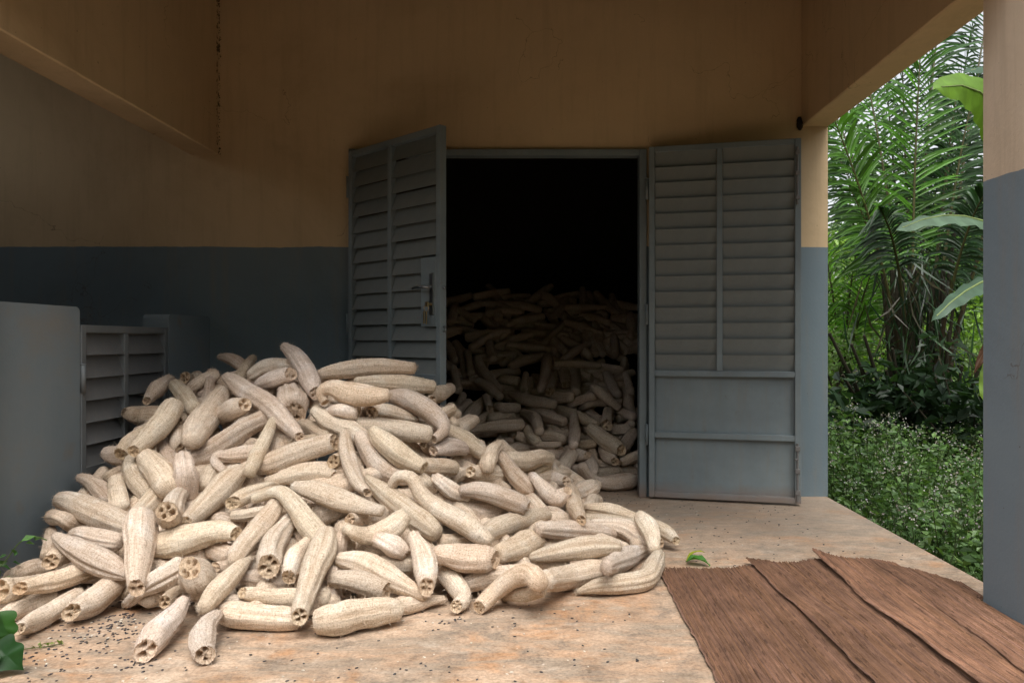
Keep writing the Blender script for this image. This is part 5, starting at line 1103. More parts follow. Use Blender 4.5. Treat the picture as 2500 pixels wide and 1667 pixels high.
    [0.892, 6.665, 1.237, 0.617, 6.717, 1.291, 0.043],
    [-0.469, 6.47, 1.142, -0.436, 6.708, 1.306, 0.046],
    [-0.286, 6.411, 1.087, -0.528, 6.504, 1.152, 0.044],
    [0.215, 5.937, 0.845, 0.076, 6.177, 0.995, 0.046],
    [-0.758, 6.362, 1.09, -0.747, 6.604, 1.255, 0.051],
    [0.507, 6.005, 0.833, 0.466, 6.288, 1.006, 0.041],
    [-0.705, 6.44, 1.122, -0.411, 6.524, 1.176, 0.04],
    [-0.414, 6.219, 0.96, -0.737, 6.332, 1.039, 0.049],
    [0.048, 6.734, 1.28, 0.347, 6.878, 1.368, 0.052],
    [0.615, 6.03, 0.835, 0.612, 6.306, 1.001, 0.048],
    [-0.278, 6.366, 1.063, -0.038, 6.548, 1.174, 0.051],
    [-0.337, 6.624, 1.236, -0.477, 6.901, 1.442, 0.05],
    [0.231, 6.19, 0.977, -0.142, 6.239, 1.023, 0.044],
    [0.686, 6.54, 1.168, 0.519, 6.81, 1.376, 0.047],
    [0.3, 6.656, 1.189, 0.563, 6.764, 1.245, 0.049],
    [0.64, 6.197, 0.891, 0.869, 6.37, 0.982, 0.047],
    [0.133, 6.391, 1.05, 0.348, 6.571, 1.15, 0.04],
    [-0.851, 6.184, 0.967, -0.633, 6.319, 1.049, 0.046],
    [0.968, 6.21, 0.873, 0.712, 6.33, 0.97, 0.041],
    [0.068, 5.993, 0.864, -0.258, 6.08, 0.905, 0.05],
    [-0.359, 6.379, 1.112, -0.364, 6.606, 1.265, 0.051],
    [-0.247, 6.497, 1.202, -0.506, 6.595, 1.274, 0.043],
    [0.601, 6.427, 1.083, 0.361, 6.504, 1.156, 0.05],
    [0.377, 6.116, 0.916, 0.392, 6.399, 1.089, 0.041],
    [0.761, 6.235, 0.967, 0.797, 6.547, 1.17, 0.051],
    [0.156, 6.584, 1.178, 0.262, 6.838, 1.351, 0.05],
    [0.551, 6.516, 1.074, 0.33, 6.666, 1.195, 0.051],
    [0.297, 6.536, 1.135, 0.556, 6.597, 1.154, 0.046],
    [-0.377, 6.234, 0.987, -0.388, 6.545, 1.19, 0.042],
    [0.289, 6.295, 0.991, 0.538, 6.52, 1.112, 0.051],
    [0.79, 6.475, 1.03, 0.498, 6.569, 1.111, 0.048],
    [0.745, 6.571, 1.117, 0.76, 6.796, 1.278, 0.041],
    [0.62, 6.099, 0.823, 0.462, 6.306, 0.959, 0.049],
    [0.734, 6.285, 0.93, 1.017, 6.454, 1.015, 0.05],
    [0.543, 6.195, 0.92, 0.795, 6.305, 0.97, 0.052],
    [-0.083, 6.718, 1.287, -0.342, 6.762, 1.329, 0.04],
]
def catmull(p, n):
    p = np.asarray(p, float); P = np.vstack([2 * p[0] - p[1], p, 2 * p[-1] - p[-2]]); out = []
    for u in np.linspace(0, len(p) - 1, n):
        i = min(int(u), len(p) - 2); f = u - i; a_, b, c, d = P[i:i + 4]
        out.append(.5 * ((2 * b) + (c - a_) * f + (2 * a_ - 5 * b + 4 * c - d) * f * f + (3 * b - a_ - 3 * c + d) * f ** 3))
    return np.array(out)
def frames(c):
    t = np.gradient(c, axis=0); t /= np.linalg.norm(t, axis=1)[:, None] + 1e-9
    ref = np.cross(t[0], (0, 0, 1.0))
    if np.linalg.norm(ref) < .1: ref = np.cross(t[0], (1.0, 0, 0))
    us, vs_ = [], []
    for k in range(len(c)):
        ref = ref - t[k] * ref.dot(t[k]); ref /= np.linalg.norm(ref) + 1e-9
        us.append(ref.copy()); vs_.append(np.cross(t[k], ref))
    return t, np.array(us), np.array(vs_)
def resample(p, n):
    d = catmull(p, 60)
    s_ = np.r_[0, np.cumsum(np.linalg.norm(np.diff(d[:, :3], axis=0), axis=1))]
    t = np.linspace(0, s_[-1], n)
    return np.stack([np.interp(t, s_, d[:, k]) for k in range(4)], 1), s_[-1]
def loofah_rings(p, ends, rng, NR, NS):
    d, L = resample(p, NR)
    c, r = d[:, :3], np.maximum(d[:, 3] * .95, .008)
    r = r * (1 + .05 * np.interp(np.linspace(0, 1, NR), np.linspace(0, 1, 7), rng.uniform(-1, 1, 7)))
    lst = [(c[k], r[k]) for k in range(NR)]
    def cap(c0, c1, r0):
        d_ = (c0 - c1) / (np.linalg.norm(c0 - c1) + 1e-9)
        return [(c0 + d_ * r0 * .62 * math.sin(a_), r0 * math.cos(a_)) for a_ in np.radians((22, 42, 60, 75, 86))]
    pre = cap(c[0], c[1], r[0])[::-1] if ends[0] == 'r' else []
    post = cap(c[-1], c[-2], r[-1]) if ends[1] == 'r' else []
    lst = pre + lst + post
    c = np.array([q[0] for q in lst]); r = np.array([q[1] for q in lst])
    t, u, v = frames(c)
    th = np.linspace(0, 2 * math.pi, NS, endpoint=False)
    nr = len(c)
    kr = rng.integers(7, 11)
    ph = rng.uniform(0, 6.28); tw = rng.uniform(-.5, .5)
    amp = rng.uniform(.035, .095)
    s_ = np.linspace(0, 1, nr)
    envl = np.clip(np.minimum(s_, 1 - s_) * 5, .15, 1)[:, None]
    wob = .35 * np.sin(th * 2 + rng.uniform(0, 6)) + .4 * np.sin(th * 3 + rng.uniform(0, 6))
    ridge = np.abs(np.sin((th[None] * kr / 2 + ph + tw * s_[:, None] * 3 + .5 * wob[None])))
    strong = .55 + .45 * np.sin(th * 2 + rng.uniform(0, 6.3))[None]
    lump = .034 * np.sin(s_[:, None] * rng.uniform(9, 16) + 2 * np.sin(th[None] + rng.uniform(0, 6)) + rng.uniform(0, 6)) + .02 * rng.standard_normal((nr, NS)) * .4
    gap = np.exp(-((th - rng.uniform(0, 6.28) + math.pi) % (2 * math.pi) - math.pi) ** 2 / .035)[None] * rng.uniform(.03, .2)     # one deep seam
    fac = 1 + envl * ((ridge - .62) * amp * 2.0 * strong - gap) + lump
    el = 1 + rng.uniform(.02, .11) * np.cos(2 * (th + rng.uniform(0, 6)))
    for _ in range(rng.integers(1, 5)):       # dents and crushed spots
        s0, t0 = rng.uniform(.12, .88), rng.uniform(0, 6.28)
        dth = (th - t0 + math.pi) % (2 * math.pi) - math.pi
        fac = fac - rng.uniform(.04, .17) * np.exp(-((s_ - s0) / rng.uniform(.05, .14))[:, None] ** 2 - (dth / rng.uniform(.35, .8))[None] ** 2)
    grv = np.clip(envl * ((.62 - ridge) * 1.2 * strong * (amp / .06) + gap * 5), 0, 1)
    if ends[0] == 'o': fac[0] *= .90; fac[1] *= .98; fac[0] += rng.normal(0, .035, NS)
    if ends[1] == 'o': fac[-1] *= .90; fac[-2] *= .98; fac[-1] += rng.normal(0, .035, NS)
    rad = r[:, None] * fac * el[None]
    V = c[:, None] + (u[:, None] * np.cos(th)[None, :, None] + v[:, None] * np.sin(th)[None, :, None]) * rad[..., None]
    sk = {}
    for ek, sg in ((0, -1), (nr - 1, 1)):        # the knife rarely cut square: most cuts slant towards the open side of the heap
        if ends[ek > 0] == 'o':
            ax = t[ek] * sg
            cd = np.array((0, 0, 1.1)) - c[ek]; cd /= np.linalg.norm(cd)
            cp = cd - ax * cd.dot(ax)
            a_ = rng.uniform(.35, .75) if cd.dot(ax) > -.35 else .1
            sk[ek] = (ax, cp * a_)
            for kk, wq in ((0, 1.0), (1, .5), (2, .2)):
                kq = ek - sg * kk if ek else kk
                V[kq] -= ax * ((V[kq] - c[kq]) @ (cp * a_))[:, None] * wq
    return V, c, r, t, u, v, th, rad, L, grv, sk
def grid_faces(nr, ns, base=0):
    k = np.arange((nr - 1) * ns); i, j = k // ns, k % ns
    return np.stack([base + i * ns + j, base + i * ns + (j + 1) % ns, base + (i + 1) * ns + (j + 1) % ns, base + (i + 1) * ns + j], 1)
def make_end(V, k, inward, c, t, u, v, th, rad, rng, parent, loc, sk):
    """the cut end: fibrous disc with seed channels running into the fruit"""
    NRr = 11; NSs = len(th)
    rings = []
    nh = int(rng.choice([3, 3, 3, 4, 5])); ph = rng.uniform(0, 6.28)
    star = rng.random() < .3
    re = float(rad[k].mean()); depth = min(.035, re * .85)
    fr_ = np.linspace(1, 0, NRr)
    hs_ = rng.uniform(.55, 1.15, nh)
    hp = rng.uniform(-.35, .35, nh)
    for q in fr_:
        x, y = q * np.cos(th), q * np.sin(th)
        h = np.zeros(NSs)
        if star:
            lob = np.abs(np.cos(nh * .5 * (th - ph)))
            h = np.maximum(h, np.clip((lob - .45) * 2.2, 0, 1) * np.clip((.82 - q) * 6, 0, 1) * np.clip((q - .12) * 6, 0, 1))
        else:
            for m in range(nh):
                a_ = ph + m * 2 * math.pi / nh + hp[m]
                rr = .52 if nh < 5 else .6; hr = (.36 if nh == 3 else .30 if nh == 4 else .22) * hs_[m]
                dd = np.hypot(x - rr * math.cos(a_), y - rr * math.sin(a_)) * (1 + .25 * np.sin(th * 5 + m * 2))
                h = np.maximum(h, np.clip((hr - dd) / (hr * .35), 0, 1))
        h = h * depth + (.10 * re * (1 - q) ** .8) + rng.uniform(0, .004, NSs) * (q < .95)
        if q > .98: h = h * 0
        ctr = c[k]
        rr_ = rad[k] * (q if q < .98 else 1.0)
        rings.append(ctr + (u[k] * np.cos(th)[:, None] + v[k] * np.sin(th)[:, None]) * rr_[:, None] + inward * h[:, None])
    P = np.array(rings).reshape(-1, 3)
    ax, cp = sk
    P = P - ax * ((P - c[k]) @ cp)[:, None]
    f = grid_faces(NRr, NSs)
    if inward.dot(t[k]) < 0: pass
    o = mesh_obj('open_end', P - loc, f if inward.dot(t[k]) > 0 else f[:, ::-1], M['loofah_in'], parent, True)
    uvs(o, P - loc)
    o.color = parent.color
    return o
def uvs(o, P=None, uv=None):
    me = o.data
    ul = me.uv_layers.new(name='fibre')
    li = np.empty(len(me.loops), np.int32); me.loops.foreach_get('vertex_index', li)
    w_ = np.asarray(P)[:, :2] if uv is None else uv
    ul.data.foreach_set('uv', np.asarray(w_, np.float32)[li].ravel())
TONE = {'n': (1, .99, .97), 'w': (1.09, 1.1, 1.13), 'y': (1.0, .95, .87), 'b': (.91, .87, .83)}  # last tone: slight brown put on loofahs that mostly lie in shade
def build_loofah(line, idx):
    zone, e0, e1, tone = 'EI'[line[0]], 'ro'[line[1]], 'ro'[line[2]], 'nwyb'[line[3]]
    p = [tuple(line[k:k + 4]) for k in range(4, len(line), 4)]
    rng = np.random.default_rng(1000 + idx)
    NR, NS = (22, 40) if zone == 'E' else (14, 24)
    V, c, r, t, u, v, th, rad, L, grv, sk = loofah_rings(p, e0 + e1, rng, NR, NS)
    nr = len(c)
    loc = c[nr // 2].copy()
    P = V.reshape(-1, 3) - loc
    F = [tuple(int(i) for i in q) for q in grid_faces(nr, NS)]
    UV = np.stack([np.tile(th * .045, nr), np.repeat(np.linspace(0, L, nr), NS)], 1)
    if e0 == 'r': F.append(tuple(range(NS))[::-1])
    if e1 == 'r': F.append(tuple(range((nr - 1) * NS, nr * NS)))
    pts = [tuple(q) for q in P]
    if zone == 'E':        # loose fibres standing off the skin
        nfz = int(650 * L / .3)
        ii = rng.integers(1, nr - 1, nfz); jj = rng.integers(0, NS, nfz)
        nrm = u[ii] * np.cos(th[jj])[:, None] + v[ii] * np.sin(th[jj])[:, None]
        b0 = V[ii, jj] - loc + t[ii] * rng.uniform(-.008, .008, nfz)[:, None]
        side = np.cross(nrm, rng.standard_normal((nfz, 3))); side /= np.linalg.norm(side, axis=1)[:, None] + 1e-9
        ln_ = rng.uniform(.004, .011, nfz)[:, None]
        tip = b0 + (nrm * .8 + rng.standard_normal((nfz, 3)) * .55) * ln_
        b0 = b0 - nrm * .001
        for ek, sg in ((0, -1), (nr - 1, 1)):      # frayed rim of a cut end
            if (e0, e1)[ek > 0] == 'o':
                jx = rng.integers(0, NS, 60); rb = V[ek, jx] - loc
                rt = rb + t[ek] * sg * rng.uniform(.002, .010, 60)[:, None] + rng.standard_normal((60, 3)) * .003
                b0 = np.vstack([b0, rb]); tip = np.vstack([tip, rt]); side = np.vstack([side, np.cross(t[ek], rb - (c[ek] - loc)) / .04])
        nfz = len(b0)
        A = np.stack([b0 - side * .0009, b0 + side * .0009, tip], 1).reshape(-1, 3)
        n0 = len(pts); pts += [tuple(q) for q in A]
        F += [(n0 + 3 * k, n0 + 3 * k + 1, n0 + 3 * k + 2) for k in range(nfz)]
        UV = np.vstack([UV, np.zeros((3 * nfz, 2))])
    o = mesh_obj('loofah', pts, F, M['loofah'], None, True)
    uvs(o, None, UV)
    ga = np.zeros(len(pts), np.float32); ga[:nr * NS] = grv.ravel()
    o.data.attributes.new('groove', 'FLOAT', 'POINT').data.foreach_set('value', ga)
    o.location = loc
    k_ = rng.uniform(.84, 1.07); tn = TONE[tone]
    o.color = (tn[0] * k_, tn[1] * k_ * rng.uniform(.985, 1.01), tn[2] * k_ * rng.uniform(.95, 1.03), 1)
    if e0 == 'o': make_end(V, 0, t[0], c, t, u, v, th, rad, rng, o, loc, sk[0])
    if e1 == 'o': make_end(V, nr - 1, -t[-1], c, t, u, v, th, rad, rng, o, loc, sk[nr - 1])
    # facts for the label
    q = np.array([s_[:3] for s_ in p]); seg = np.diff(q, axis=0)
    ln = np.linalg.norm(seg, axis=1).sum(); ch = np.linalg.norm(q[-1] - q[0])
    mid = c[nr // 2]
    def px(w_): return (CX + FP * w_[0] / w_[1], CY - FP * (w_[2] - EYE) / w_[1])
    a_, b = px(q[0]), px(q[-1])
    facing = max(([-float(t[0].dot(-1 * (c[0] - np.array((0, 0, EYE))))) for _ in (0,) if e0 == 'o'] + [float(t[-1].dot(np.array((0, 0, EYE)) - c[-1])) for _ in (0,) if e1 == 'o']) or [-9])
    return dict(o=o, zone=zone, tone=tone, ln=ln, straight=ch / max(ln, 1e-6), rmax=max(s_[3] for s_ in p), px=px(mid), ends=(a_, b), face=facing, z=mid[2])
INFO = [build_loofah(s_, k) for k, s_ in enumerate(LOOFAHS)]
def describe(d):
    x, y = d['px']
    (x0, y0), (x1, y1) = d['ends']
    dx, dy = abs(x1 - x0), abs(y1 - y0)
    lean = 'lying flat' if dx > 2.2 * dy else 'upright' if dy > 2.2 * dx else 'sloping right' if (x1 - x0) * (y1 - y0) > 0 else 'sloping left'
    hue = {'n': '', 'w': 'whitish ', 'y': 'yellowish ', 'b': 'shade-dulled tan '}[d['tone']]
    build = 'hooked ' if d['straight'] < .86 else 'bent ' if d['straight'] < .965 else 'stout ' if d['rmax'] > .052 else 'slim ' if d['rmax'] < .036 else ''
    end = 'open-ended ' if d['face'] > 0 else ''
    if d['zone'] == 'I':
        place = 'at the doorway threshold' if y > 1040 else 'low in the dark doorway' if y > 950 else 'halfway up the doorway heap' if y > 860 else 'high in the doorway heap'
    elif x < 200: place = 'by the left low wall'
    elif y < 900 and x < 560: place = 'at the heap top by the gate'
    elif y < 930 and x < 760: place = 'on heap crest under blue wall'
    elif y < 960: place = 'on heap crest before left door'
    elif x < 480 and y < 1130: place = 'in heap beside the gate'
    elif x < 480 and y < 1330: place = 'in the lower left heap'
    elif y > 1420 and x < 560: place = 'alone on the floor at the front'
    elif x > 1330 and y > 1180: place = 'at heap foot near the mat'
    elif x > 1060 and y < 1180: place = 'on right flank before the doorway'
    elif y > 1330: place = 'on floor along heap front'
    elif y > 1200: place = 'low on the heap face'
    elif y > 1060: place = 'midway up the heap face'
    else: place = 'high on the heap face'
    return hue + build, end, lean, place
ORD = ['leftmost', 'second from left', 'third from left', 'fourth from left', 'fifth from left', 'sixth from left', 'seventh from left', 'eighth from left', 'ninth from left', 'tenth from left']
byl = {}
for d in INFO:
    q, end, lean, place = describe(d)
    byl.setdefault((q, end, lean, place), []).append(d)
for (q, end, lean, place), ds in byl.items():
    ds.sort(key=lambda d: d['px'][0])
    for k, d in enumerate(ds):
        lab = f'{q}{end}loofah {lean} {place}'
        if len(ds) > 1: lab = f'{q}{end}loofah {lean} {place}, {ORD[min(k, 9)]}'
        tag(d['o'], lab, 'loofah', 'loofahs heaped on the terrace' if d['zone'] == 'E' else 'loofahs heaped inside the doorway')
# the deep layer that only shows through gaps
uv_all, v_all, f_all = [], [], []
nb = 0
for k, s_ in enumerate(UNDER):
    q = s_
    p0, p1, r_ = np.array(q[:3]), np.array(q[3:6]), q[6]
    rng = np.random.default_rng(k)
    mid = (p0 + p1) / 2 + rng.uniform(-.012, .012, 3)
    V, c, r, t, u, v, th, rad, L, grv, sk = loofah_rings([(*p0, r_ * .8), (*mid, r_), (*p1, r_ * .7)], 'rr', rng, 10, 18)
    nr = len(c)
    v_all.append(V.reshape(-1, 3)); f_all.append(grid_faces(nr, 18, nb)); nb += nr * 18
    uv_all.append(np.stack([np.tile(th * .045, nr), np.repeat(np.linspace(0, L, nr), 18)], 1))
und = mesh_obj('loofah_under_layer', np.vstack(v_all), np.vstack(f_all), M['loofah'], None, True)
uvs(und, None, np.vstack(uv_all))
und.color = (.97, .94, .9, 1)
tag(und, 'loofahs buried in the heaps, glimpsed between the upper ones', 'loofahs', kind='stuff')

# ------------------------------------------------------------------ fibre mat with overlapping pleats
mat_root = empty('fibre_mat', (1.05, 2.5, 0))
tag(mat_root, 'brown raffia fibre mat with overlapping pleats on the floor by the pillar', 'mat')
def smooth(x): x = min(1, max(0, x)); return x * x * (3 - 2 * x)
PLEATS = [  # x left far, x right far, x left near, x right near, far y left, far y right, lift of the left edge
    (.487, .99, .495, 1.00, 3.04, 3.13, .003), (.885, 1.27, .92, 1.25, 3.125, 3.18, .012),
    (1.165, 1.50, 1.185, 1.46, 3.20, 3.13, .018), (1.40, 1.632, 1.37, 1.566, 3.14, 2.88, .006)]
for pi, (xa, xb, na, nb_, ya, yb, lift) in enumerate(PLEATS):
    rng = random.Random(50 + pi)
    n = int((xb - xa) / .0036)
    V, F, T = [], [], []
    NSG = 44
    YN = 1.72
    tone0 = (.95, 1.0, 1.25, 1.12)[pi]
    band = [rng.uniform(-.07, .07) for _ in range(12)]
    def hgt(s_, y, yf):
        e = max(0, 1 - abs(y - yf) / .55)
        h = .009 + .003 * pi + lift * max(0, 1 - s_ / .5) ** 1.3 * (1 + .7 * e * e)
        h += .008 * e * e * (pi == 2) * (1 - s_ * .8)
        h += .005 * math.sin(s_ * 7 + y * 2.6 + pi) * min(1, s_ * 3)
        return max(.006, h)
    # backing sheet under the fibres
    bv, bf = [], []
    for i in range(13):
        s_ = i / 12
        for j in range(NSG + 1):
            u_ = j / NSG
            yf = ya + (yb - ya) * s_ - .018
            y = YN + (yf - YN) * u_
            x = (na + (nb_ - na) * s_) * (1 - u_) + (xa + (xb - xa) * s_) * u_
            if x > 1.572 and y < 2.70: x = 1.572
            bv.append((x - 1.05, y - 2.5, hgt(s_, y, yf) - .003))
    for i in range(12):
        for j in range(NSG):
            a_ = i * (NSG + 1) + j
            bf.append((a_, a_ + NSG + 1, a_ + NSG + 2, a_ + 1))
    for i in range(n + 1):
        s_ = i / n
        yf = ya + (yb - ya) * s_ + rng.uniform(-.015, .008) + .012 * math.sin(s_ * 7 + pi) - (.012 if rng.random() < .06 else 0)
        jig, wdt = rng.uniform(-.0012, .0012), rng.uniform(.0020, .0032)
        ph, amp = rng.uniform(0, 6), rng.uniform(.0005, .002)
        up = rng.uniform(0, .0028)
        tn = tone0 * rng.choice([.78, .9, .96, 1, 1, 1.06, 1.15]) * (1 + band[int(s_ * 11.99)])
        warm = rng.uniform(-.12, .15)
        c0 = (.245 * tn * (1 + .2 * warm), .140 * tn, .092 * tn * (1 - .8 * warm))
        base = len(V)
        nseg = NSG if pi else NSG
        for j in range(nseg + 1):
            u_ = j / nseg
            y = YN + (yf - YN) * u_
            x = (na + (nb_ - na) * s_) * (1 - u_) + (xa + (xb - xa) * s_) * u_ + jig + amp * math.sin(ph + y * 11) + (1 - s_) * (.012 * math.sin(y * 5.1 + pi * 2) + .006 * math.sin(y * 13 + pi)) * (pi > 0)
            if s_ == 0 or i < 3: x += rng.uniform(-.004, .003)
            if x > 1.578 and y < 2.70: x = 1.578 - (x - 1.578) * .1
            z = hgt(s_, y, yf) + up * (.6 + .4 * math.sin(ph * 2 + y * 7))
            x -= 1.05; y -= 2.5
            V += [(x - wdt, y, z - .004), (x, y, z), (x + wdt, y, z - .004)]
        for j in range(nseg):
            a_ = base + 3 * j
            F += [(a_, a_ + 1, a_ + 4, a_ + 3), (a_ + 1, a_ + 2, a_ + 5, a_ + 4)]
            k_ = rng.uniform(.86, 1.14) * (.66 if rng.random() < .09 else 1)
            T += [[q * k_ for q in c0]] * 2
    o = mesh_obj('pleat', V, F, M['matfib'], mat_root)
    set_tint(o, T)
    o2 = mesh_obj('backing', bv, bf, M['matfib'], o)
    set_tint(o2, [(.12, .062, .04)] * len(bf))

# ------------------------------------------------------------------ loose seeds and crumbs on the floor
rng = np.random.default_rng(11)
V, F, T = [], [], []
def floor_at(x, y): 
    Y = EYE * FP / (y - CY); return (x - CX) / FP * Y, Y
def add_seed(X, Y, L_, pale):
    a_ = rng.uniform(0, math.pi); c_, s_ = math.cos(a_), math.sin(a_); w_ = L_ * rng.uniform(.55, .7); h = L_ * .22
    n = len(V); z0 = .0015
    for ring, (k, z) in enumerate(((1, 0), (.8, h), (.0, h * 1.25))):
        for j in range(8 if k else 1):
            t_ = 2 * math.pi * j / 8
            lx, ly = L_ * k * math.cos(t_), w_ * k * math.sin(t_)
            V.append((X + lx * c_ - ly * s_, Y + lx * s_ + ly * c_, z0 + z))
    nf0 = len(F)
    for j in range(8):
        F.append((n + j, n + (j + 1) % 8, n + 8 + (j + 1) % 8, n + 8 + j)); F.append((n + 8 + j, n + 8 + (j + 1) % 8, n + 16))
    b = (.62, .55, .45) if pale else tuple(np.array((.022, .02, .024)) * rng.uniform(.6, 2.2))
    T.extend([b] * (len(F) - nf0))
def scatter(n, x0, x1, y0, y1, pale=.08):
    for _ in range(n):
        X, Y = floor_at(rng.uniform(x0, x1), rng.uniform(y0, y1))
        if X < 1.72: add_seed(X, Y, rng.uniform(.0042, .0062), rng.random() < pale)
def cluster(n, x, y, sx, sy, pale=.1):
    for _ in range(n):
        X, Y = floor_at(rng.normal(x, sx), max(1120, rng.normal(y, sy))); add_seed(X, Y, rng.uniform(.0042, .0062), rng.random() < pale)
cluster(75, 270, 1420, 45, 16); cluster(55, 285, 1450, 40, 14); cluster(40, 200, 1460, 55, 14); cluster(40, 150, 1500, 60, 28)
cluster(22, 320, 1525, 25, 14); cluster(12, 280, 1390, 30, 6); scatter(40, 20, 480, 1480, 1566, .2)
cluster(14, 1035, 1425, 25, 10, 0); cluster(16, 1060, 1340, 30, 6, 0)
scatter(45, 500, 1500, 1450, 1566, .2); scatter(30, 900, 1500, 1385, 1450, .15)
scatter(55, 1480, 1800, 1160, 1300, .06); scatter(40, 1400, 1850, 1150, 1200, .05); scatter(25, 1560, 2100, 1190, 1290, .1)
scatter(26, 1380, 1480, 1125, 1160, .05)
for _ in range(70):      # paler crumbs of pith
    X, Y = floor_at(rng.uniform(20, 1640), rng.uniform(1400, 1566)); add_seed(X, Y, rng.uniform(.0018, .004), True)
sd = mesh_obj('scattered_seeds', V, F, M['seed'])
set_tint(sd, T)
tag(sd, 'small black loofah seeds and pale crumbs scattered over the floor', 'seeds', kind='stuff')

# ------------------------------------------------------------------ plants
def blade(mid, width, fold=.25, nw=2, wav=0, rng=None, up=(0, 0, 1), ref=None):
    """a leaf blade along a midrib polyline; returns verts, faces"""
    m = np.array(mid, float); n = len(m)
    t = np.gradient(m, axis=0); t /= np.linalg.norm(t, axis=1)[:, None] + 1e-9
    V = []
    for k in range(n):
        s_ = np.cross(t[k], up); s_ /= np.linalg.norm(s_) + 1e-9
        nn = np.cross(s_, t[k])
        for j in range(-nw, nw + 1):
            q = j / nw
            V.append(m[k] + s_ * q * width[k] + nn * (abs(q) * fold * width[k] + (wav * math.sin(k * 1.9 + q * 2) * abs(q))))
    c = 2 * nw + 1
    F = [(k * c + j, k * c + j + 1, (k + 1) * c + j + 1, (k + 1) * c + j) for k in range(n - 1) for j in range(2 * nw)]
    return V, F
def bez(a_, b, c, n):
    t = np.linspace(0, 1, n)[:, None]; a_, b, c = map(np.asarray, (a_, b, c))
    return (1 - t) ** 2 * a_ + 2 * t * (1 - t) * b + t * t * c
def frond(parent, base, mid, tip, rng, ll=.62, npair=46, col_=(.05, .13, .02), start=.34, name='frond', loc=(0, 0, 0), droop=.35, facing=None):
    P = bez(base, mid, tip, 40)
    t = np.gradient(P, axis=0); t /= np.linalg.norm(t, axis=1)[:, None]
    mb = MB()
    rad = np.interp(np.linspace(0, 1, 40), [0, .3, 1], [.045, .02, .005])
    mb.tube([tuple(q) for q in P[::2]] + [tuple(P[-1])], [float(q) for q in rad[::2]] + [.004], 6)
    nrach = len(mb.f)
    T = [np.array((.10, .095, .035)) if k > nrach * .4 else np.array((.055, .04, .022)) for k in range(nrach)]
    face = np.array(facing if facing is not None else (rng.normal(0, .35), -1, .35)); face /= np.linalg.norm(face)
    npair = int(npair * .72)
    for k in range(npair):
        s_ = start + (1 - start) * (k + .5) / npair
        i = min(39, s_ * 39); i0 = int(i); p = P[i0] + (P[min(i0 + 1, 39)] - P[i0]) * (i - i0); tt = t[i0]
        sd_ = np.cross(tt, face); sd_ /= np.linalg.norm(sd_) + 1e-9
        rel = (s_ - start) / (1 - start)
        L_ = ll * (math.sin(math.pi * min(1, .18 + rel * .80)) ** .6) * rng.uniform(.85, 1.1)
        for sg in (-1, 1):
            d0 = sd_ * sg * (1 - .35 * rel) + tt * (.45 + .5 * rel) + face * rng.normal(.12, .3) + tt * rng.normal(0, .12)
            d0 /= np.linalg.norm(d0)
            pts = []
            for q in np.linspace(0, 1, 5):
                pts.append(p + d0 * L_ * q + np.array((0, 0, -1)) * droop * L_ * q * q)
            w_ = np.array([.006, .017, .019, .012, .0015]) * rng.uniform(.75, 1.2)
            V, F = blade(pts, w_, .35, 1, up=face + np.array((0, 0, .2)))
            mb.add(V, F)
            cc = np.array(col_) * rng.uniform(.4, 1.25)
            T += [cc * (1 + .15 * math.sin(k))] * len(F)
    o = mesh_obj(name, np.array(mb.v) - np.array(loc), mb.f, M['leaf'], parent)
    set_tint(o, T)
    return o
GZ = -.34
# big clumping palm beside the terrace
PB = np.array(at(2105, 1060, 8.0)); PB[2] = GZ
palm = empty('palm', tuple(PB))
tag(palm, 'large dark palm clump with many tall fronds beside the terrace', 'palm')
rng = np.random.default_rng(21)
def pf(bx, by, mx, my, tx, ty, Yb, Ym, Yt, **kw):
    frond(palm, at(bx, by, Yb), at(mx, my, Ym), at(tx, ty, Yt), rng, loc=PB, **kw)
pf(2100, 1050, 2085, 560, 2118, 60, 8.0, 8.0, 7.8, npair=64, ll=.68, start=.46, col_=(.075, .20, .02), facing=(0, -1, .2), droop=.25)
pf(2085, 1050, 2075, 640, 1895, 225, 8.0, 7.7, 7.2, npair=56, ll=.58, start=.52, col_=(.07, .18, .02), facing=(.2, -1, .2))
pf(2115, 1050, 2150, 520, 2200, 200, 8.1, 8.4, 8.3, npair=52, ll=.58, start=.5, col_=(.035, .10, .02))
pf(2125, 1050, 2165, 480, 2250, 160, 8.1, 8.2, 8.0, npair=50, ll=.6, start=.5, col_=(.03, .085, .02))
pf(2095, 1050, 2070, 500, 1960, 40, 8.2, 8.6, 8.8, npair=60, ll=.7, start=.5, col_=(.07, .19, .02))
pf(2105, 1050, 2110, 300, 2180, -120, 8.3, 8.8, 9.0, npair=60, ll=.7, start=.5, col_=(.035, .11, .02))
pf(2130, 1050, 2230, 560, 2330, 420, 8.0, 7.8, 7.4, npair=44, ll=.55, start=.5, col_=(.02, .06, .018))
pf(2120, 1050, 2190, 520, 2275, 430, 7.9, 7.5, 7.0, npair=44, ll=.5, start=.5, col_=(.022, .06, .02), droop=.6)
pf(2090, 1050, 2085, 560, 2020, 480, 8.0, 7.5, 7.0, npair=40, ll=.42, start=.6, col_=(.022, .06, .018), droop=.6)
pf(2140, 1050, 2260, 420, 2420, 120, 8.2, 8.4, 8.3, npair=50, ll=.7, start=.45, col_=(.03, .085, .02))
pf(2135, 1050, 2215, 250, 2290, -60, 8.5, 8.9, 9.2, npair=56, ll=.75, start=.5, col_=(.03, .085, .02))
pf(2095, 1050, 2030, 420, 1850, 130, 8.5, 9.2, 9.8, npair=50, ll=.7, start=.6, col_=(.07, .19, .02))
pf(2090, 1050, 2050, 600, 1950, 430, 8.3, 8.5, 8.3, npair=40, ll=.5, start=.62, col_=(.05, .13, .02), droop=.6)
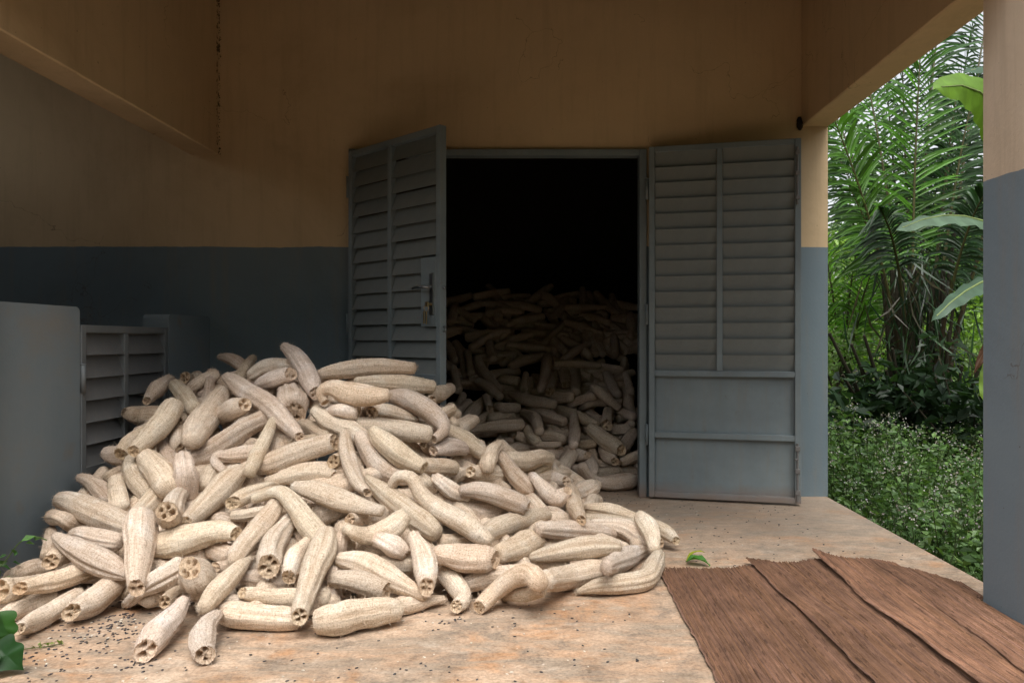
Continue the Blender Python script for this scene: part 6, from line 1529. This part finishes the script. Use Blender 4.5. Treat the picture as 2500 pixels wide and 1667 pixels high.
for k, (mx, my, tx, ty) in enumerate(((2120, 400, 2150, 20), (2160, 420, 2235, 60), (2140, 500, 2230, 330), (2060, 460, 2030, 120), (2170, 560, 2250, 480), (2080, 420, 2070, 60), (2040, 560, 1925, 360), (2110, 560, 2165, 380))):
    pf(2105, 1050, mx, my, tx, ty, 8.6, 9.0, 9.2, npair=54, ll=.66, start=.48, col_=((.03, .085, .02), (.045, .12, .02))[k % 2], droop=.45)
st = [(2060, 1040, 1955, 790), (2065, 1045, 1985, 770), (2050, 1050, 1905, 765), (2055, 1050, 1935, 860), (2070, 1050, 2035, 850), (2080, 1040, 2050, 800),
      (2150, 1040, 2210, 840), (2145, 1045, 2255, 830), (2160, 1050, 2300, 880), (2140, 1040, 2180, 760), (2130, 1040, 2190, 700), (2060, 1055, 1960, 920)]
for k, (bx, by, tx, ty) in enumerate(st):        # cut leaf stalks round the foot
    q = bez(np.array(at(bx, by, 7.9)) - PB, np.array(at((bx + tx) / 2 + 10, (by + ty) / 2 + 25, 7.7)) - PB, np.array(at(tx, ty, 7.5)) - PB, 6)
    MB().tube([tuple(z) for z in q], [.045, .034, .027, .022, .018, .014], 6).build('stalk', M['bark'], palm)
for k in range(12):
    bx = 2055 + k * 9 + 14 * math.sin(k * 2.3); tx = 2105 + (k - 6) * 13 + 18 * math.sin(k * 1.7)
    q = bez(np.array(at(bx, 1075, 7.95 + .05 * (k % 3))) - PB, np.array(at(bx, 900, 7.9)) - PB, np.array(at(tx, 620, 7.9)) - PB, 6)
    MB().tube([tuple(z) for z in q], [.06, .042, .036, .032, .028, .02], 6).build('stalk', M['bark'], palm)

cen = []
for k in range(620):
    x, y = rng.normal(2110, 55), rng.uniform(560, 1010)
    cen.append(np.array(at(x, y, rng.uniform(7.5, 8.2))) - PB)
def strips(cen, L_, rng, cols):
    V, F, T = [], [], []
    for c_ in cen:
        d = np.array((rng.normal(0, .45), rng.normal(0, .3), -1.0)); d /= np.linalg.norm(d); s_ = np.cross(d, (rng.normal(), -1, 0)); s_ /= np.linalg.norm(s_)
        l_ = L_ * rng.uniform(.5, 1.2); n = len(V); cur = rng.normal(0, .12, 3)
        for q, w_ in ((0, .004), (.5, .011), (1, .001)):
            p = c_ + d * l_ * q + cur * q * q; V += [p - s_ * w_, p + s_ * w_]
        F += [(n, n + 1, n + 3, n + 2), (n + 2, n + 3, n + 5, n + 4)]; T += [np.array(cols[rng.integers(len(cols))]) * rng.uniform(.6, 1.4)] * 2
    return V, F, T
V, F, T = strips(cen, .5, rng, [(.02, .05, .02), (.03, .07, .025), (.05, .045, .025), (.015, .035, .015)])
o = mesh_obj('hanging_leaflets', V, F, M['leaf'], palm); set_tint(o, T)
# young pale palm behind
yp0 = np.array(at(1935, 960, 10.5)); yp0[2] = GZ
yp = empty('young_palm', tuple(yp0))
tag(yp, 'bright yellow-green young palm behind the corner of the wall', 'palm')
for (mx, my, tx, ty) in ((1930, 700, 1880, 520), (1940, 680, 1975, 540), (1955, 720, 2010, 610), (1915, 740, 1850, 650), (1950, 760, 1990, 700)):
    frond(yp, at(1935, 980, 10.5), at(mx, my, 10.4), at(tx, ty, 10.1), rng, ll=.5, npair=40, col_=(.15, .36, .035), loc=yp0)

# banana plant whose leaves reach in from behind the pillar
bn0 = np.array(at(2420, 1100, 5.6)); bn0[2] = GZ
ban = empty('banana_plant', tuple(bn0))
tag(ban, 'banana plant with broad leaves reaching out from behind the right pillar', 'banana plant')
sm = MB().tube([(0, 0, 0), (.02, 0, .8), (.0, .02, 1.7), (-.02, 0, 2.4)], [.11, .10, .085, .05], 12)
so = sm.build('stem', M['leaf'], ban, True); set_tint(so, [(.12, .17, .05)] * len(sm.f))
def banana_leaf(a_, b, c, wmax, col_, fold, up, n=26, Ya=5.4):
    m = bez(a_, b, c, n) - bn0
    s_ = np.linspace(0, 1, n)
    w_ = wmax * np.clip(np.sin(np.pi * np.clip(s_ * .93 + .07, 0, 1)), 0, 1) ** .55
    w_[-1] = .004
    V, F = blade(m, w_, fold, 5, .012, up=up)
    o = mesh_obj('leaf', V, F, M['leaf'], ban, True)
    set_tint(o, [np.array(col_) * (1 + .08 * math.sin(k // 10 * 2.4)) for k in range(len(F))])
    mr = MB().tube([tuple(q) for q in m[::3]], [float(q) for q in np.linspace(.016, .004, len(m[::3]))], 6)
    r_ = mr.build('midrib', M['leaf'], o); set_tint(r_, [(.25, .32, .12)] * len(mr.f))
top = np.array(at(2420, 640, 5.6))
banana_leaf(top, at(2250, 420, 5.2), at(2056, 532, 4.9), .12, (.115, .185, .12), -.3, (-.2, -.55, .8))
banana_leaf(top, at(2340, 130, 5.3), at(2146, 205, 4.9), .19, (.13, .25, .025), -.35, (-.15, -.95, .25))
banana_leaf(top, at(2270, 590, 5.2), at(2140, 738, 4.9), .085, (.065, .12, .075), -.3, (-.35, -.6, .7))
banana_leaf(top, at(2400, 60, 5.5), at(2215, 170, 5.3), .20, (.06, .12, .07), -.2, (-.3, -.5, .8))
banana_leaf(top, at(2300, 800, 5.4), at(2262, 920, 5.2), .12, (.16, .26, .04), -.2, (-.3, -.6, .7))
dl = bez(top - bn0, np.array(at(2310, 690, 5.3)) - bn0, np.array(at(2235, 860, 5.2)) - bn0, 14)
V, F = blade(dl, np.array([.01, .03, .05, .06, .06, .06, .055, .05, .05, .045, .04, .03, .02, .005]), .9, 2, .03, up=(-.2, -.9, .3))
o = mesh_obj('dry_leaf', V, F, M['leaf'], ban); set_tint(o, [(.10, .05, .03)] * len(F))

# leafy things
def leaf_cloud(centres, size, rng, cols, stretch=1.9, flat=.5, updir=.6):
    """many small pointed leaves (folded kites)"""
    n = len(centres)
    d = rng.standard_normal((n, 3)); d[:, 2] = d[:, 2] * flat - .15; d /= np.linalg.norm(d, axis=1)[:, None]
    nrm = rng.standard_normal((n, 3)) * .8 + np.array((0, 0, updir)); s_ = np.cross(d, nrm); s_ /= np.linalg.norm(s_, axis=1)[:, None]
    up = np.cross(s_, d)
    L_ = (size * rng.uniform(.6, 1.3, n))[:, None]; w_ = L_ / stretch / 2
    c = np.asarray(centres)
    V = np.stack([c - d * L_ * .5, c - d * L_ * .05 + s_ * w_ + up * w_ * .35, c + d * L_ * .5 - up * L_ * .12, c - d * L_ * .05 - s_ * w_ + up * w_ * .35], 1).reshape(-1, 3)
    k = np.arange(n) * 4
    F = np.concatenate([np.stack([k, k + 1, k + 2], 1), np.stack([k, k + 2, k + 3], 1)])
    cc = np.asarray(cols)[rng.integers(0, len(cols), n)] * rng.uniform(.65, 1.35, n)[:, None]
    return V, F, np.concatenate([cc, cc])
G = [(.085, .165, .05), (.105, .20, .05), (.07, .135, .045), (.13, .22, .07)]
rng = np.random.default_rng(33)
# weeds: stems with opposite leaves, many with pale flower heads
pc, fl, stems = [], [], MB()
fv, ff = [], []
for k in range(3600):
    Y = rng.uniform(2.7, 9.5); X = rng.uniform(XR + .06, XR + .4 + Y * .55)
    if X / Y > .66: continue
    h = rng.uniform(.15, .52) * (1 + .4 * math.sin(X * 2.1 + Y * 1.3) * math.sin(X * .9 - Y * 1.9)) * (.8 if X < XR + .3 else 1.15)
    lean = rng.normal(0, .12, 2)
    top_ = np.array((max(X + lean[0], XR + .05), Y + lean[1], GZ + h))
    base_ = np.array((X, Y, GZ))
    stems.tube([tuple(base_), tuple(top_)], [.004, .002], 3, False)
    nl = int(12 + h * 30)
    for q in rng.uniform(.15, 1, nl):
        q_ = base_ + (top_ - base_) * q + rng.normal(0, .045, 3) * np.array((1, 1, .5)); q_[0] = max(q_[0], XR - .01 if q_[2] > .03 else XR + .04); pc.append(q_)
    if rng.random() < .5 and Y > 2.9 and math.sin(X * 1.7 + Y * .9) > -.3:
        for _ in range(rng.integers(8, 20)):
            q_ = top_ + rng.normal(0, .03, 3) + np.array((0, 0, .03)); q_[0] = max(q_[0], XR + .02); fl.append(q_)
V, F, T = leaf_cloud(pc, .047, rng, G, 1.6)
wd = mesh_obj('weeds', V, F, M['leaf']); set_tint(wd, T)
tag(wd, 'dense green flowering weeds growing along the terrace edge', 'weeds', kind='stuff')
so = stems.build('stems', M['leaf'], wd); set_tint(so, [(.06, .09, .03)] * len(stems.f))
V, F, T = leaf_cloud(fl, .012, rng, [(.42, .40, .44), (.5, .48, .44), (.3, .26, .26)], 1.1, 1)
fo = mesh_obj('flower_heads', V, F, M['leaf'], wd); set_tint(fo, T)
# grass blades
V, F, T = [], [], []
for k in range(1500):
    Y = rng.uniform(2.7, 8); X = rng.uniform(XR + .03, XR + .3 + Y * .45)
    h = rng.uniform(.2, .5); a_ = rng.uniform(0, 6.28); dx, dy = math.cos(a_), math.sin(a_); n = len(V)
    for q in (0, .5, 1):
        w_ = .004 * (1 - q) + .0004; lx = .35 * h * q * q
        V += [(X + dx * lx - dy * w_, Y + dy * lx + dx * w_, GZ + h * q * (1 - .2 * q)), (X + dx * lx + dy * w_, Y + dy * lx - dx * w_, GZ + h * q * (1 - .2 * q))]
    F += [(n, n + 1, n + 3, n + 2), (n + 2, n + 3, n + 5, n + 4)]; T += [np.array((.08, .16, .03)) * rng.uniform(.6, 1.4)] * 2
go = mesh_obj('grass', V, F, M['leaf'], wd); set_tint(go, T)

def shrub(name, label, cat, c, rad, n, size, cols, seed, group=None, stems_=10, stretch=1.9, hollow=.45):
    rng = np.random.default_rng(seed)
    root = empty(name, (c[0], c[1], GZ)); tag(root, label, cat, group)
    cen = np.array((0, 0, c[2] - GZ))
    lobes = rng.standard_normal((9, 3)) * np.array(rad) * .55
    which = rng.integers(0, 9, n)
    d = rng.standard_normal((n, 3)); d /= np.linalg.norm(d, axis=1)[:, None]
    q = lobes[which] + d * (rng.uniform(hollow, 1, n) ** .5)[:, None] * np.array(rad) * .55
    P = cen + q; P[:, 2] = np.maximum(P[:, 2], .05)
    V, F, T = leaf_cloud(P, size, rng, cols, stretch)
    o = mesh_obj('crown', V, F, M['leaf'], root); set_tint(o, T)
    mb = MB()
    for k in range(stems_):
        e = cen + lobes[k % 9] * .8
        b = rng.normal(0, .06 * rad[0], 3); b[2] = 0
        m_ = (e + b) / 2 + rng.normal(0, .05 * rad[0], 3)
        mb.tube([tuple(z) for z in bez(b, m_, e, 6)], [float(z) for z in np.linspace(.02 * rad[0] + .01, .005, 6)], 5)
    mb.build('trunk', M['bark'], root)
    return root
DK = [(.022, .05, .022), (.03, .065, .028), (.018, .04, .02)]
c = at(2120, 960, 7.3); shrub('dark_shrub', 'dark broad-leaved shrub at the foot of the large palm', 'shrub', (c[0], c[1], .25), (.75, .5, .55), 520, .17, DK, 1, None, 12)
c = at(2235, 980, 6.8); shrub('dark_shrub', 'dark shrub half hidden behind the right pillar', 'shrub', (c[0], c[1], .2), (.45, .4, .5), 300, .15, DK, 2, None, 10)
BR = [(.16, .30, .04), (.20, .36, .05), (.13, .24, .04), (.24, .38, .08)]
MD = [(.06, .13, .03), (.08, .16, .04), (.05, .11, .03)]
PL = [(.20, .31, .11), (.25, .37, .15), (.16, .26, .09)]
c = at(1960, 760, 11.5); shrub('bright_bush', 'sunlit bright green bush between wall corner and palm', 'bush', (c[0], c[1], .9), (1.0, .8, 1.1), 2600, .13, BR, 3)
c = at(1925, 880, 9.8); shrub('bright_bush', 'pale green low bush just past the wall corner', 'bush', (c[0], c[1], .3), (.9, .7, .6), 1700, .09, PL, 4)
c = at(2210, 830, 12); shrub('bright_bush', 'light green bush seen between palm stalks and pillar', 'bush', (c[0], c[1], .7), (1.2, .8, 1.0), 2200, .12, BR, 5)
TR = [('background_tree', 'tall tree with fine foliage behind the wall corner', 1935, 17, 3.6, (1.4, 1.2, 2.4), 3000, .16, MD),
      ('background_tree', 'tall pale tree behind the middle of the palm', 2060, 20, 2.4, (2.4, 1.5, 2.4), 4600, .18, PL),
      ('background_tree', 'darker tree behind the right side of the palm', 2200, 18, 2.2, (2.2, 1.5, 2.2), 4200, .17, MD),
      ('background_tree', 'broad pale tree farthest back between palm fronds', 2130, 27, 3.0, (4.0, 2.0, 2.4), 5200, .24, PL),
      ('background_tree', 'broad tree far back beside the wall corner', 1900, 26, 2.6, (3.0, 2.0, 2.6), 4400, .24, MD),
      ('background_tree', 'broad tree far back behind the right pillar', 2290, 25, 2.6, (3.0, 2.0, 2.8), 3600, .24, MD)]
for k, (nm, lb, x, Y, zc, rad, n, sz, cl) in enumerate(TR):
    X = (x - CX) / FP * Y
    shrub(nm, lb, 'tree', (X, Y, zc), rad, n, sz, cl, 60 + k, 'trees beyond the garden', 10, 1.8, .2)

# added leaf belt out of view, shaped to keep low sky off the terrace
rng = np.random.default_rng(77)
n = 20000
az = rng.uniform(R(48), R(290), n)            # from the right, behind the camera, round to the left
hh = rng.uniform(0, 1, n) ** .8
rr = 13 + 3.0 * np.sin(az * 7) + rng.uniform(-1.5, 1.5, n) - 2.5 * hh
top_h = np.where(az > R(200), 3.2, np.where(az < R(100), 7.0, np.where(az < R(150), 3.2, 9.0))) + 1.4 * np.sin(az * 11 + 1) + .8 * np.sin(az * 23)
P_ = np.stack([np.sin(az) * rr, np.cos(az) * rr + 1.5, GZ + .2 + hh * top_h], 1)
V, F, T = leaf_cloud(P_, .75, rng, MD + G, 1.5)
tl = mesh_obj('sky_blocker_leaves', V, F, M['leaf']); set_tint(tl, T)
tag(tl, 'added leaf belt out of view that blocks low sky light', 'light blocker', kind='stuff')

# broad-leaved plant and vine at the left edge, growing up over the terrace beside the low wall
def lobed_leaf(parent, pos, direc, up, L_, col_, name='leaf'):
    out = catmull([(0, 0), (.02, .20), (.10, .40), (.24, .43), (.36, .36), (.50, .42), (.62, .40), (.74, .24), (.9, .08), (1.0, 0)], 30)
    pts = [tuple(q) for q in out] + [(x, -y) for x, y in out[-2:0:-1]]
    d = Vector(direc).normalized(); s_ = d.cross(Vector(up)).normalized(); n_ = s_.cross(d)
    m = len(pts); V = []
    for q in (1, .66, .33):
        for x, y in pts:
            x_, y_ = .45 + (x - .45) * q, y * q
            V.append(Vector(pos) + d * x_ * L_ + s_ * y_ * L_ + n_ * L_ * (.16 * abs(y_) - .30 * x_ * x_ + .015 * math.sin(x_ * 17 + y_ * 9)))
    V.append(Vector(pos) + d * .45 * L_ + n_ * L_ * (-.06))
    F = [(r_ * m + k, r_ * m + (k + 1) % m, (r_ + 1) * m + (k + 1) % m, (r_ + 1) * m + k) for r_ in range(2) for k in range(m)]
    F += [(2 * m + k, 2 * m + (k + 1) % m, 3 * m) for k in range(m)]
    o = mesh_obj(name, V, F, M['leaf'], parent, True); set_tint(o, [col_] * len(F))
    return o
pl = empty('broad_leaf_plant', (-1.72, 2.05, 0))
tag(pl, 'green broad lobed leaves at the lower left corner of the terrace', 'plant')
def rel(p, o_): return tuple(np.array(p) - np.array(o_))
B0 = (-1.72, 2.05, 0)
stm = MB()
for (x, y, Y, dr, up, L_, cc) in (
        (-12, 1478, 2.10, (.72, -.2, -.5), (.2, -.85, .5), .105, (.012, .055, .01)), (-8, 1405, 2.2, (.35, -.3, -.9), (.6, -.8, .2), .11, (.03, .10, .015)),
        (-60, 1480, 2.1, (.4, -.5, -.3), (0, -.4, .9), .14, (.02, .07, .015)), (-70, 1430, 2.12, (.7, .2, -.3), (.2, -.8, .5), .10, (.03, .10, .02))):
    p = at(x, y, Y)
    lobed_leaf(pl, rel(p, B0), dr, up, L_, cc)
    stm.tube([(-.02, -.02, 0), tuple(np.array(rel(p, B0)) * .5 + np.array((-.02, 0, .05))), rel(p, B0)], .003, 5)
o = stm.build('stem', M['leaf'], pl); set_tint(o, [(.06, .12, .03)] * len(stm.f))
V0 = (-1.9, 2.55, 0)
vn = empty('vine', V0)
tag(vn, 'thin curling vine with small leaves against the left low wall', 'vine')
path = [at(-30, 1330, 2.6), at(10, 1290, 2.62), at(45, 1245, 2.64), at(80, 1232, 2.66), at(108, 1240, 2.68)]
mb = MB().tube([rel(p, V0) for p in catmull([(*p, 0) for p in path], 14)[:, :3]], .0022, 5)
mb.tube([rel(at(0, 1310, 2.6), V0), rel(at(-10, 1370, 2.6), V0), (-.1, -.05, 0.0)], .003, 5)
o = mb.build('stem', M['leaf'], vn); set_tint(o, [(.10, .16, .05)] * len(mb.f))
rng = np.random.default_rng(4)
cen = [rel(np.array(at(x, y, 2.62)) + rng.normal(0, .008, 3), V0) for x, y in ((10, 1285), (20, 1300), (38, 1262), (30, 1275), (36, 1285), (60, 1238), (75, 1242), (85, 1236), (0, 1310), (5, 1325), (12, 1320), (-4, 1300), (14, 1335), (2, 1340), (20, 1326))]
V, F, T = leaf_cloud(cen, .035, rng, [(.06, .16, .04), (.09, .2, .05)], 1.8)
o = mesh_obj('leaves', V, F, M['leaf'], vn); set_tint(o, T)
# fallen leaf on the floor, sprig beside the heap
X, Y = floor_at(1600, 1297)
fl_ = empty('fallen_leaf', (X, Y, 0)); tag(fl_, 'curled green and yellow leaf lying on the floor behind the mat', 'leaf')
m = bez((-.045, .0, .012), (.0, -.01, .045), (.05, -.03, .006), 9)
V, F = blade(m, np.array([.004, .014, .022, .025, .025, .023, .018, .011, .002]), .55, 2, .004)
o = mesh_obj('blade', V, F, M['leaf'], fl_); set_tint(o, [(.06, .20, .03)] * len(F))
m = bez((-.04, .02, .008), (-.01, .03, .06), (.04, .03, .045), 7)
V, F = blade(m, np.array([.003, .008, .012, .012, .010, .007, .002]), .4, 2, .002)
o = mesh_obj('blade', V, F, M['leaf'], fl_); set_tint(o, [(.32, .36, .03)] * len(F))
X, Y = floor_at(85, 1492)
sp = empty('plant_sprig', (X, Y, 0)); tag(sp, 'small dry green sprig on the floor by the lower left leaves', 'sprig')
mb = MB().tube([(-.09, -.02, .004), (-.03, -.005, .006), (.02, .012, .006), (.06, .03, .008)], .0016, 5)
o = mb.build('stem', M['leaf'], sp); set_tint(o, [(.14, .17, .05)] * len(mb.f))
rng = np.random.default_rng(9)
V, F, T = leaf_cloud([(-.01 + k * .004, .002 + k * .0022 + rng.normal(0, .006), .008 + rng.uniform(0, .006)) for k in range(18)], .016, rng, [(.18, .26, .05), (.22, .26, .08)], 2)
o = mesh_obj('buds', V, F, M['leaf'], sp); set_tint(o, T)
